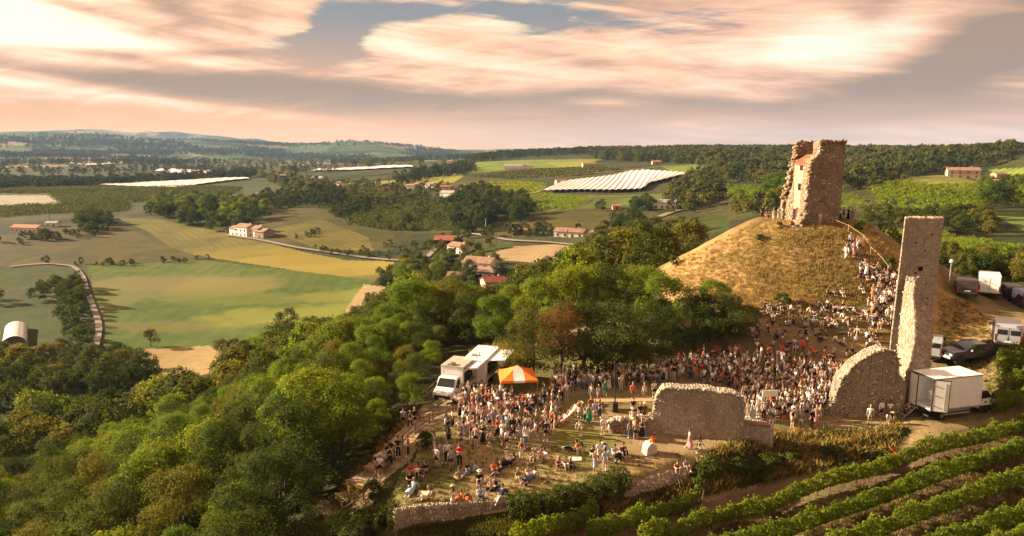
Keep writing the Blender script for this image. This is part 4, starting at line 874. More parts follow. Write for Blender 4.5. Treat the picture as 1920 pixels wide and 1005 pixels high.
class Masonry:
    def __init__(s, seed=1): s.C = []; s.T = []; s.N = []; s.U = []; s.D = []; s.core = MB(); s.rg = np.random.default_rng(seed)
    def stone(s, c, t, n, u, d): s.C.append(c); s.T.append(t); s.N.append(n); s.U.append(u); s.D.append(d)
    def patch(s, a, b, c, d, ch=0.17, cw=0.32, mask=None, proud=0.05, core=True, rnd=0.0, skip=0.02, thin=0.0):
        """a,b bottom left/right ; c,d top right/left seen from outside"""
        a, b, c, d = Vector(a), Vector(b), Vector(c), Vector(d); rg = s.rg
        if core: s.core.add([a, b, c, d], [(0, 1, 2, 3)])
        n = (b - a).cross(d - a).normalized() if (b - a).length > 1e-4 and (d - a).length > 1e-4 else (b - a).cross(c - a).normalized()
        Hh = ((d - a).length + (c - b).length) / 2; rows = max(1, int(Hh / ch))
        for i in range(rows):
            v = (i + 0.5) / rows; l = a.lerp(d, v); r = b.lerp(c, v); W = (r - l).length
            if W < 0.1: continue
            t = (r - l) / W; u = n.cross(t).normalized(); x = rg.uniform(0, cw * .4)
            while x < W - 0.04:
                w = min(cw * rg.uniform(0.5, 1.5), W - x + .04); p = l + t * (x + w / 2)
                if (mask is None or mask((x + w / 2) / W, v, p)) and rg.random() > skip:
                    hh = Hh / rows * rg.uniform(0.82, 0.98); pr = proud * rg.uniform(0.3, 1.5)
                    ro = rg.normal(0, rnd + 0.03); t2 = (t * math.cos(ro) + u * math.sin(ro)); u2 = n.cross(t2)
                    s.stone(p + n * (pr * .5 - .06), t2, n, u2, (max(w - rg.uniform(.012, .03), .05), pr + .12, hh))
                x += w
    def rubble(s, poly_pts, n, size, spread=0.1):
        for _ in range(n):
            p = random.choice(poly_pts) if not callable(poly_pts) else poly_pts()
            e = Euler((random.uniform(-.5, .5), random.uniform(-.5, .5), random.uniform(0, 3.1))).to_matrix(); k = size * random.uniform(.5, 1.5)
            s.stone(Vector(p), e.col[0], e.col[1], e.col[2], (k, k * random.uniform(.6, 1), k * random.uniform(.4, .8)))
    def wall(s, P, th, z0, z1, ends=True, top=True, back=True, **k):
        """P: plan points left to right seen from the front; z1: tops; th thickness (behind)"""
        P = [Vector((p[0], p[1], 0)) for p in P]; n_ = len(P); z0 = [z0] * n_ if not isinstance(z0, (list, tuple)) else z0
        B = []
        for i in range(n_):
            t = (P[min(i + 1, n_ - 1)] - P[max(i - 1, 0)]).normalized(); B.append(P[i] + Vector((-t.y, t.x, 0)) * th)
        up = lambda p, z: Vector((p.x, p.y, z))
        for i in range(n_ - 1):
            s.patch(up(P[i], z0[i]), up(P[i + 1], z0[i + 1]), up(P[i + 1], z1[i + 1]), up(P[i], z1[i]), **k)
            if back: s.patch(up(B[i + 1], z0[i + 1]), up(B[i], z0[i]), up(B[i], z1[i]), up(B[i + 1], z1[i + 1]), **k)
            if top: s.patch(up(P[i], z1[i]), up(P[i + 1], z1[i + 1]), up(B[i + 1], z1[i + 1]), up(B[i], z1[i]), **{**k, 'rnd': 0.15, 'proud': k.get('proud', .05) * 1.6})
        if ends:
            s.patch(up(B[0], z0[0]), up(P[0], z0[0]), up(P[0], z1[0]), up(B[0], z1[0]), **k)
            s.patch(up(P[-1], z0[-1]), up(B[-1], z0[-1]), up(B[-1], z1[-1]), up(P[-1], z1[-1]), **k)
        return B
    def build(s, root, mat, mort, name='stone_facing'):
        n = len(s.C); C = np.array(s.C); T = np.array(s.T); N = np.array(s.N); U = np.array(s.U); D = np.array(s.D) / 2; rg = s.rg
        sg = np.array([(-1, -1, -1), (1, -1, -1), (1, 1, -1), (-1, 1, -1), (-1, -1, 1), (1, -1, 1), (1, 1, 1), (-1, 1, 1)], float)
        j = sg[None] * (1 + rg.uniform(-.16, .04, (n, 8, 3)))
        V = C[:, None] + T[:, None] * (j[..., 0:1] * D[:, None, 0:1]) + N[:, None] * (j[..., 1:2] * D[:, None, 1:2]) + U[:, None] * (j[..., 2:3] * D[:, None, 2:3])
        f = np.array([(3, 2, 1, 0), (4, 5, 6, 7), (0, 1, 5, 4), (1, 2, 6, 5), (2, 3, 7, 6), (3, 0, 4, 7)])
        F = (np.arange(n)[:, None, None] * 8 + f[None]).reshape(-1, 4)
        o = mobj(name, mesh_np(name, V.reshape(-1, 3), F, mat), root); o['kind'] = 'stuff'
        if s.core.v: s.core.build('masonry_core', mort, root)
        return o
# ---- the keep on the mound
zt = 13.3
tw = empty('ruined_tower', (0, 0, 0)); tag(tw, 'tall ruined stone keep with a plastered bay on top of the dry mound', 'tower')
ms_ = Masonry(3)
def Q(px, py, d, z=None): 
    p = PD(px, py, d)
    if z is not None: p.z = z
    return p
A0 = Q(1502, 424, 91.0, 13.2); A1 = Q(1519, 308, 91.8); A1b = Q(1524, 300, 92.0); A2 = Q(1538, 289, 92.6); A3 = Q(1538, 267, 92.6); A4 = Q(1548, 264.5, 92.9)
B0 = Q(1573, 418, 94.2, 13.2); B1 = Q(1579, 308, 94.2); B2 = Q(1582, 265, 94.2)
k_ = dict(ch=0.18, cw=0.31, proud=0.035)
kin = Vector((-.25, 1, 0)).normalized() * 1.4
def block(m, pts_l, pts_r, off, **kk):
    """solid slab: left edge points and right edge points (bottom to top), thickness vector off"""
    for i in range(len(pts_l) - 1):
        m.patch(pts_l[i], pts_r[i], pts_r[i + 1], pts_l[i + 1], **kk)
        m.patch(pts_r[i] + off, pts_l[i] + off, pts_l[i + 1] + off, pts_r[i + 1] + off, **kk)
        m.patch(pts_l[i] + off, pts_l[i], pts_l[i + 1], pts_l[i + 1] + off, **kk)
        m.patch(pts_r[i], pts_r[i] + off, pts_r[i + 1] + off, pts_r[i + 1], **kk)
    m.patch(pts_l[-1], pts_r[-1], pts_r[-1] + off, pts_l[-1] + off, **{**kk, 'rnd': .3, 'proud': .14})
def lerpy(a, b, z): return a.lerp(b, (z - a.z) / (b.z - a.z))
Le = [Q(1501, 424, 91.0, 13.2), Q(1506, 410, 91.2), Q(1510, 395, 91.4), Q(1514, 360, 91.6), Q(1518, 330, 91.7), Q(1520, 309, 91.8), Q(1525, 300, 92.0), A2, A3, A4]
zs = [p_.z for p_ in Le]
Re = [lerpy(B0, B2, min(z, B2.z)) for z in zs]
block(ms_, Le, Re, kin, **k_)
# right (east) wall behind the front face
D0 = Q(1572, 418, 101, 13.2); D2 = Q(1579, 267, 101)
off2 = Vector((-1.2, -.3, 0))
ms_.patch(B0 + kin * .7, D0, D2, B2 + kin * .7, **k_); ms_.patch(D0 + off2, B0 + kin * .9 + off2, B2 + kin * .9 + off2, D2 + off2, **k_)
# back wall with its ragged left end
bl = [(1466, 400), (1470, 378), (1474, 360), (1481, 342), (1483, 325), (1489, 308), (1490, 298), (1494, 284), (1496, 272), (1501, 267)]
BL = [Q(a, b, 99.0) for a, b in bl]; BL[0].z = 12.6
BR = []
for p in BL: BR.append(Vector((D0.x - .4, D0.y - 1.0, p.z)))
block(ms_, BL, BR, Vector((.1, 1.3, 0)), **k_)
# left return wall, broken, running forward to the plastered bay
rl = [(1467, 402), (1471, 382), (1477, 362), (1484, 345), (1487, 325), (1490, 309)]
for i in range(len(rl) - 1):
    a = Q(rl[i][0] + 4, rl[i][1], 98.6); c = Q(rl[i + 1][0] + 4, rl[i + 1][1], 98.6)
    if i == 0: a.z = 12.6
    b_ = Q(1491, rl[i][1] + 4, 95.9); b_.z = a.z; d_ = Q(1491, rl[i + 1][1] + 4, 95.9); d_.z = c.z
    for o_, s_ in ((Vector((0, 0, 0)), 1), (Vector((.9, .5, 0)), -1)):
        if s_ > 0: ms_.patch(a, b_, d_, c, **{**k_, 'proud': .16, 'rnd': .2})
        else: ms_.patch(b_ + o_, a + o_, c + o_, d_ + o_, **k_)
    ms_.patch(c, d_, d_ + Vector((.9, .5, 0)), c + Vector((.9, .5, 0)), **{**k_, 'proud': .2, 'rnd': .4})
# crumbling edges
def rough_edge(m, p, q, n, s, k=0.25):
    for _ in range(n):
        t = random.random(); c = p.lerp(q, t) + Vector((random.gauss(0, k), random.gauss(0, k), random.gauss(0, k * .6)))
        m.rubble([c], 1, s)
for i in range(len(Le) - 1): rough_edge(ms_, Le[i], Le[i + 1], 26, .34, .14)
for i in range(len(BL) - 1): rough_edge(ms_, BL[i], BL[i + 1], 26, .38, .2)
for a_2, b_2 in ((A3, B2), (BL[-1], BR[-1]), (B2, D2)): rough_edge(ms_, a_2, b_2, 40, .3, .12)
rough_edge(ms_, Q(1486, 405, 93, 13.4), A0, 40, .4, .3)
ms_.build(tw, STW, MORTD)
PLAS = simple('cream_plaster', (0.52, 0.375, 0.19), 0.9, 0.08, 0.8, bump=0.2)
DARKW = simple('dark_brown_timber', (0.075, 0.035, 0.018), 0.7, 0.2, 3)
DOORM = simple('red_brown_door_paint', (0.14, 0.045, 0.02), 0.6, 0.2, 3)
GLASS = simple('dark_window_glass', (0.02, 0.022, 0.025), 0.1, 0.1, 2, spec=0.6)
TILE = simple('terracotta_tile', (0.42, 0.19, 0.095), 0.85, 0.22, 1.5, bump=0.3)
TILE2 = simple('faded_pink_tile', (0.34, 0.20, 0.135), 0.85, 0.22, 0.6, bump=0.2)
pl0 = Q(1488, 404, 95.8, 13.0); pr0 = Q(1506, 412, 91.8, 13.0); pl1 = Q(1491, 307, 95.8); pr1 = Q(1520, 309, 92.0)
pr0 = Vector((pr1.x - .45, pr1.y - .05, 13.0))
offp = Vector((.9, .7, 0))
b = MB(); b.add([pl0, pr0, pr1, pl1, pl0 + offp, pr0 + offp, pr1 + offp, pl1 + offp], [(0, 1, 2, 3), (7, 6, 5, 4), (0, 4, 5, 1), (3, 2, 6, 7), (0, 3, 7, 4), (1, 5, 6, 2)]); b.build('plaster_wall', PLAS, tw)
def on_plaster(u, v0, v1, w, depth=.06):
    """box proud of the plastered face; u across, v heights in metres above the mound"""
    t = (pr1 - pl1); t.z = 0; W = t.length; t.normalize(); n = Vector((t.y, -t.x, 0)); lo = pl0.lerp(pr0, u); c = Vector((lo.x, lo.y, 0)) + (pl1.lerp(pr1, u) - lo) * ((v0 + v1) / 2 / 8.5) * Vector((1, 1, 0))
    c.z = 13.2 + (v0 + v1) / 2
    return c + n * .01, Matrix((t, n, Vector((0, 0, 1)))).transposed(), (w, depth * 2, v1 - v0)
for nm, u, v0, v1, w, mt in (('door', .42, .3, 2.5, .8, DOORM), ('window', .12, .9, 2.3, .5, GLASS), ('window', .78, 1.2, 2.4, .5, GLASS), ('window', .42, 5.0, 5.8, .6, GLASS), ('window', .45, 7.7, 8.2, .5, GLASS)):
    c, Mx, d = on_plaster(u, v0, v1, w); bb = MB(); bb.box(c, d, M=Mx); o = bb.build(nm, mt, tw)
    fb = MB()
    for sx in (-1, 1): fb.box(c + Mx @ Vector((sx * (w / 2 + .04), -.01, 0)), (.08, .18, d[2] + .1), M=Mx)
    fb.box(c + Mx @ Vector((0, -.01, d[2] / 2 + .04)), (w + .16, .2, .09), M=Mx)
    if nm == 'window': fb.box(c + Mx @ Vector((0, -.01, 0)), (w, .16, .05), M=Mx); fb.box(c + Mx @ Vector((0, -.03, -d[2] / 2 - .04)), (w + .16, .26, .07), M=Mx)
    fb.build('frame', DARKW, o)
# lean-to roof : rows of tiles
e1 = pl1 + Vector((-.35, -.3, .05)); e2 = pr1 + Vector((-.1, -.55, .0)); r2 = Q(1541, 289, 93.4); r1 = Q(1513, 291, 98.0)
b = MB(); up = Vector((0, 0, .12)); b.add([e1, e2, r2, r1, e1 - up, e2 - up, r2 - up, r1 - up], [(0, 1, 2, 3), (7, 6, 5, 4), (0, 4, 5, 1), (1, 5, 6, 2), (2, 6, 7, 3), (3, 7, 4, 0)]); rf = b.build('roof', TILE, tw)
b = MB()
for i in range(17):
    t = (i + .5) / 17; b.tube(e1.lerp(e2, t) + up * .3, r1.lerp(r2, t) + up * .3, .11, .10, 6)
tl = b.build('tile', TILE, rf); tl['kind'] = 'stuff'
# ---- tall slab of wall
def gz(px, py): return at(px, py)
sb = at(1735, 632); dS = (sb.y * CP - (sb.z - CAMZ) * SP)
print('slab depth', dS, sb)
dS = 71.0
def zat(px, d, py): return PD(px, py, d).z
sl_ = empty('ruined_wall_slab'); tag(sl_, 'tall narrow slab of ruined wall standing right of the crowded steps', 'ruined wall')
m2 = Masonry(5)
TL_ = PD(1697, 410.5, dS); TR_ = PD(1770, 411, dS + .6); BLs = Vector((TL_.x - .28, TL_.y, 2.0)); BRs = Vector((TR_.x - .30, TR_.y, 1.0))
zz = np.linspace(2.0, TL_.z, 6)
block(m2, [BLs.lerp(TL_, (z - 2) / (TL_.z - 2)) for z in zz], [BRs.lerp(TR_, (z - 2) / (TL_.z - 2)) for z in zz], Vector((.72, 1.3, 0)), ch=.145, cw=.26, proud=.02)
m2.rubble([Q(1722, 505, dS - .05), Q(1724, 508, dS)], 1, .02)
m2.build(sl_, STS, MORT)
HOLE = simple('deep_shadow_hole', (0.01, 0.008, 0.006), 1)
for hx, hy, hs in ((1725, 504, .42), (1716, 512, .2), (1738, 560, .16), (1742, 590, .15), (1735, 470, .12), (1718, 455, .12), (1748, 440, .12)): b = MB(); b.box(Q(hx, hy, dS + (hx - 1697) * .008 - .02), (hs * 1.1, .2, hs), jit=hs * .14); b.build('putlog_hole', HOLE, sl_)
# ---- curtain wall coming forward from the slab
cw_ = empty('ruined_curtain_wall'); tag(cw_, 'sunlit ruined wall running forward and down from the tall slab to the box truck', 'ruined wall')
m3 = Masonry(6)
kk = dict(ch=.17, cw=.27, proud=.06, rnd=.06, core=True)
Rg = [(1716, 519, 70.3), (1712, 560, 68.5), (1716, 610, 66.0), (1715, 640, 64.6), (1707, 675, 63.0), (1703, 693, 62.4)]
Lf = [(1701, 519, 70.8), (1694, 560, 69.6), (1688, 610, 67.7), (1685, 645, 66.2), (1682, 680, 64.7), (1681, 700, 63.8)]
Rt = [(1722, 521, 70.4), (1735, 565, 69.2), (1748, 612, 67.2), (1746, 650, 65.7), (1742, 690, 64.3), (1740, 706, 63.8)]
Rg, Lf, Rt = [[PD(*a_) for a_ in q_] for q_ in (Rg, Lf, Rt)]
for q_ in (Rg, Lf, Rt): q_.append(Vector((q_[-1].x - .1, q_[-1].y - .2, -.6)))
for i in range(6):
    m3.patch(Lf[i + 1], Rg[i + 1], Rg[i], Lf[i], **{**kk, 'proud': .05}); m3.patch(Rg[i + 1], Rt[i + 1], Rt[i], Rg[i], **kk)
    bk = Vector((.6, 1.0, 0)); m3.patch(Rt[i + 1], Rt[i + 1] + bk, Rt[i] + bk, Rt[i], **kk); m3.patch(Lf[i + 1] + bk, Lf[i + 1], Lf[i], Lf[i] + bk, **kk)
    rough_edge(m3, Lf[i], Lf[i + 1], 12, .16, .06); rough_edge(m3, Rt[i], Rt[i + 1], 14, .18, .07)
m3.build(cw_, STL, MORT)
# ---- curved raked wall
kw = empty('ruined_raked_wall'); tag(kw, 'ruined wall with a curved rising top beside the open box truck', 'ruined wall')
m4 = Masonry(7)
prof = [(1545, 786, 784), (1556, 787, 762), (1563, 788, 733), (1573, 788, 706), (1580, 788, 694), (1590, 788, 676), (1606, 789, 662), (1622, 789, 653), (1645, 789, 648), (1664, 789, 651), (1672, 789, 662), (1675, 790, 694), (1692, 791, 712)]
prof = [p_ if i_ in (0, 12) else (p_[0], p_[1], p_[2] + random.uniform(-4, 4)) for i_, p_ in enumerate(prof)]
Pk = []; zk = []
for px, pb, ptop in prof:
    d = 24.3 / -(ray(px, pb)[2]); p = PD(px, pb, d); Pk.append((p.x, p.y)); zk.append(max(.15, zat(px, d + .4, ptop)))
m4.wall(Pk, 1.45, -0.6, zk, ch=.15, cw=.25, proud=.025)
for i in range(len(Pk) - 1): rough_edge(m4, Vector((*Pk[i], zk[i])), Vector((*Pk[i + 1], zk[i + 1])), 14, .18, .08)
m4.build(kw, STD, MORTD)
# ---- the block in front
fw = empty('ruined_front_wall'); tag(fw, 'massive grey ruined wall block in front of the crowd beside the stone marker', 'ruined wall')
m5 = Masonry(8)
prof = [(1222, 815, 770), (1228, 816, 735), (1238, 818, 717), (1262, 820, 717), (1300, 823, 719), (1340, 828, 724), (1372, 832, 729), (1386, 834, 737), (1391, 835, 772)]
Pk = []; zk = []
def dense(pr, n, j):
    o = []
    for i in range(len(pr) - 1):
        for k in range(n): t = k / n; o.append(tuple(a_ * (1 - t) + b_ * t + (random.uniform(-j, j) if q_ == 2 and (i or k) else 0) for q_, (a_, b_) in enumerate(zip(pr[i], pr[i + 1]))))
    return o + [pr[-1]]
prof = dense([(a_, 817 + 15 * (a_ - 1222) / 169, c_) for a_, b_, c_ in prof], 2, 1.6)
for px, pb, ptop in prof:
    d = 24.2 / -(ray(px, pb)[2]); p = PD(px, pb, d); Pk.append((p.x, p.y)); zk.append(zat(px, d + .6, ptop))
Bk = m5.wall(Pk, 1.3, -0.8, zk, ch=.135, cw=.22, proud=.022)
for i in range(len(Pk) - 1): rough_edge(m5, Vector((*Pk[i], zk[i])), Vector((*Pk[i + 1], zk[i + 1])), 14, .15, .07)
m5.build(fw, STS, MORT)
_u = 0
for (px, py, s_) in ((1300, 770, .16), (1331, 772, .14), (1260, 795, .13), (1318, 771, .2)): _u += 1
# ---- low wing on its right, with a coping
lw = empty('low_ruined_wing_wall'); tag(lw, 'low stone wing wall with tiled coping right of the massive front wall', 'ruined wall')
m6 = Masonry(9); prof = [(1390, 838, 789), (1425, 838, 790), (1440, 839, 793), (1448, 840, 800)]; Pk = []; zk = []
for px, pb, ptop in prof:
    d = 24.6 / -(ray(px, pb)[2]); p = PD(px, pb, d); Pk.append((p.x, p.y)); zk.append(zat(px, d + .4, ptop))
m6.wall(Pk, 1.0, -1.3, zk, ch=.135, cw=.22, proud=.022); m6.build(lw, STS, MORT)
cpm = MB()
for i in range(13): 
    t = i / 12; p = Vector((*Pk[0], zk[0])).lerp(Vector((*Pk[2], zk[2])), t); cpm.tube(p + Vector((0, -.12, .03)), p + Vector((0, .5, .14)), .085, .085, 6)
cp = cpm.build('coping_tiles', TILE2, lw); cp['kind'] = 'stuff'
# ---- low broken wall left of the block
bw = empty('broken_low_wall'); tag(bw, 'broken knee-high stone wall with a bicycle leaning on it', 'ruined wall')
m7 = Masonry(10); Pk = []; zk = []
for px, pb, ptop in [(1143, 812, 790), (1160, 812, 782), (1180, 813, 786), (1200, 814, 780), (1221, 815, 784)]:
    d = 24.0 / -(ray(px, pb)[2]); p = PD(px, pb, d); Pk.append((p.x, p.y)); zk.append(zat(px, d + .4, ptop))
m7.wall(Pk, .8, -.3, zk, ch=.16, cw=.3, proud=.06, rnd=.1)
for i in range(4): rough_edge(m7, Vector((*Pk[i], zk[i] + .05)), Vector((*Pk[i + 1], zk[i + 1] + .05)) + Vector((0, .3, 0)), 24, .3, .16)
m7.build(bw, STL, MORT)
# ---- cobble retaining wall at the bottom
rw = empty('cobble_retaining_wall'); tag(rw, 'long cobblestone retaining wall below the lawn at the bottom of the picture', 'retaining wall')
m8 = Masonry(11); pr_ = [(740, 962), (790, 953), (850, 949), (910, 945), (960, 941), (990, 940)]; Pk = []; zk = []
for px, py in pr_:
    d = (24.0 + (.5 if px < 740 else 0)) / -(ray(px, py)[2]); p = PD(px, py, d); Pk.append((p.x, p.y)); zk.append(p.z + .04)
m8.wall(Pk, .4, -2.2, zk, ch=.115, cw=.17, proud=.07, skip=.01, back=False)
m8.build(rw, STD, MORTD)
# rubble where the wall has slumped
rb = empty('slumped_stone_bank'); tag(rb, 'slope of loose stones between the hedge and the bushes', 'rubble bank')
m9 = Masonry(12); n_ = 0
g_ = rng.uniform(0, 1, (700, 2)); qx_ = 1170 + 125 * g_[:, 0]; qy_ = 922 - 36 * g_[:, 0] + (g_[:, 1] - .5) * 26
for p in hit(qx_, qy_):
    m9.rubble([tuple(p + np.array([0, 0, .03]))], 1, .2)
m9.build(rb, STD, MORTD)
# stone marker block
sm = simple('weathered_pale_stone', (0.55, 0.47, 0.36), 0.9, 0.12, 2.5, bump=.4)
p = at(1218, 850); b = MB(); b.prism([(-.52, 0), (.50, 0), (.42, .75), (.12, 1.02), (-.2, 1.0), (-.45, .7)], 'y', -.4, .4); o = b.build('stone_marker', sm, None, bevel=.03, loc=(p.x, p.y, p.z - .04)); o.rotation_euler[2] = .35
tag(o, 'pale five-sided stone block standing on the bare ground before the massive wall', 'stone block')
b = MB(); b.box((0, 0, 1.1), (.14, .12, .2)); kb_ = b.build('socket_stub', sm, o)
# ------------------------------------------------------------ paints
PAINT = {}
def paint(name, c, rough=0.35, metal=0.0): 
    if name not in PAINT: PAINT[name] = simple(name, c, rough, 0.05, 1.5, metal, 0.5, coat=0.3)
    return PAINT[name]
WHITE = paint('white_vehicle_paint', (0.80, 0.79, 0.77)); GREY = paint('grey_vehicle_paint', (0.42, 0.43, 0.46), .35, .3); BLACKP = paint('dark_vehicle_paint', (0.035, 0.035, 0.045), .3, .2)
PLASTIC = simple('black_plastic', (0.025, 0.025, 0.027), 0.6, 0.1); RUBBER = simple('tyre_rubber', (0.02, 0.02, 0.02), 0.9, 0.1); RIM = simple('rim_metal', (0.45, 0.45, 0.46), 0.35, 0.1, metal=.8)
LAMPW = simple('headlamp_glass', (0.6, 0.6, 0.62), 0.1, 0.05, spec=.7); LAMPR = simple('tail_lamp_red', (0.16, 0.012, 0.01), 0.2, 0.05, spec=.6); STEEL = simple('galvanised_steel', (0.45, 0.45, 0.45), 0.45, 0.15, metal=.6)
WOOD = simple('weathered_rail_wood', (0.17, 0.115, 0.07), 0.85, 0.25, 4, bump=.4); WOODL = simple('pale_pine_wood', (0.48, 0.32, 0.17), 0.7, 0.15, 4); PLATE = simple('number_plate_white', (0.7, 0.7, 0.68), .4, .02)
def poly(name, pts, mt, parent, thick=0.02, n=None):
    """flat panel with real thickness"""
    pts = [Vector(p) for p in pts]; nn = n or (pts[1] - pts[0]).cross(pts[2] - pts[0]).normalized(); b = MB(); k = len(pts)
    b.add([p for p in pts] + [p + nn * thick for p in pts], [tuple(range(k - 1, -1, -1)), tuple(range(k, 2 * k))] + [(i, (i + 1) % k, k + (i + 1) % k, k + i) for i in range(k)])
    return b.build(name, mt, parent)
def wheel(parent, x, y, r=0.35, w=0.24):
    out = 1 if y > 0 else -1
    b = MB(); prof = [(r * .62, -w / 2), (r * .93, -w / 2), (r, -w * .3), (r, w * .3), (r * .93, w / 2), (r * .62, w / 2)]
    vs = []; n = 18
    for rr_, t in prof:
        for i in range(n): a = 2 * math.pi * i / n; vs.append((x + math.cos(a) * rr_, y + t, r + math.sin(a) * rr_))
    fs = [(j * n + i, j * n + (i + 1) % n, ((j + 1) % 6) * n + (i + 1) % n, ((j + 1) % 6) * n + i) for j in range(6) for i in range(n)]
    b.add(vs, fs); wh = b.build('wheel', RUBBER, parent, smooth=False)
    b = MB(); b.tube((x, y - w * .3, r), (x, y + w * .3, r), r * .63, n=14)
    for i in range(5): a = i * 1.2566; b.box((x + math.cos(a) * r * .34, y + out * w * .32, r + math.sin(a) * r * .34), (r * .5, .03, r * .12), M=Matrix.Rotation(-a, 3, 'Y'))
    b.build('rim', RIM, wh); return wh
def vehicle(name, label, cat, px, py, rz, prof, W, mt, bevel=.07, group=None, p=None):
    p = p or at(px, py); r_ = empty(name, (p.x, p.y, p.z + .0), rz); tag(r_, label, cat, group)
    b = MB(); b.prism(prof, 'y', -W / 2, W / 2); b.build('body', mt, r_, bevel=bevel, seg=2); return r_
def panel_van(label, px, py, rz, mt, L=5.4, W=2.0, H=2.35, rearwin=True, group='parked vans and cars', ladder=False, glassrear=True):
    h = L / 2
    prof = [(-h, .42), (-h, H - .28), (-h + .12, H - .03), (-h + 1.2, H), (h - 2.1, H - .02), (h - 1.75, H - .16), (h - .95, 1.38), (h - .18, 1.12), (h, .85), (h, .38)]
    r_ = vehicle('parked_van', label, 'van', px, py, rz, prof, W, mt, group=group)
    y = W / 2
    poly('windshield', [(h - 1.69, -y + .16, H - .24), (h - .97, -y + .10, 1.42), (h - .97, y - .10, 1.42), (h - 1.69, y - .16, H - .24)], GLASS, r_, .025, Vector((.85, 0, .5)))
    for s_ in (-1, 1):
        q_ = [(h - 1.95, s_ * (y + .001), H - .35), (h - 1.15, s_ * (y + .001), 1.42), (h - 2.1, s_ * (y + .001), 1.42), (h - 2.6, s_ * (y + .001), 1.45), (h - 2.6, s_ * (y + .001), H - .35)]
        poly('side_window', q_, GLASS, r_, .012, Vector((0, s_, 0)))
        b = MB(); b.box((0, s_ * (y + .012), .72), (L - .9, .03, .12)); b.build('trim_strip', PLASTIC, r_)
        b = MB(); b.box((h - 1.25, s_ * (y + .17), 1.52), (.12, .22, .34)); b.build('wing_mirror', PLASTIC, r_, bevel=.03)
        b = MB(); b.box((-h - .01, s_ * (y - .1), 1.05), (.06, .14, .62)); b.build('tail_light', LAMPR, r_)
        b = MB(); b.box((h - .09, s_ * (y - .28), .93), (.2, .34, .2)); b.build('headlight', LAMPW, r_, bevel=.03)
        if glassrear: b = MB(); b.box((-h - .008, s_ * (y * .48), 1.62), (.03, y * .72, .5)); b.build('rear_window', GLASS, r_)
        b = MB(); b.box((-h - .012, s_ * (y * .47), .82), (.02, y * .74, .62)); b.build('rear_door_panel', mt, r_)
        wheel(r_, h - .95, s_ * (y - .13)); wheel(r_, -h + 1.05, s_ * (y - .13))
    b = MB(); b.box((-h - .06, 0, .42), (.16, W - .06, .22)); b.build('rear_bumper', PLASTIC, r_, bevel=.03)
    b = MB(); b.box((h + .02, 0, .45), (.16, W - .06, .3)); b.build('front_bumper', PLASTIC, r_, bevel=.03)
    b = MB(); b.box((-h - .02, 0, .66), (.03, .52, .11)); b.build('number_plate', PLATE, r_)
    b = MB(); b.box((-h - .03, 0, 1.0), (.04, .05, .2)); b.build('door_handle', PLASTIC, r_)
    b = MB(); b.box((-h - .004, 0, 1.35), (.02, .03, H - .9)); b.build('door_seam', PLASTIC, r_)
    return r_
def aim(px, py, qx, qy):
    """heading from one ground pixel to another"""
    a, b_ = at(px, py), at(qx, qy); return math.atan2(b_.y - a.y, b_.x - a.x)
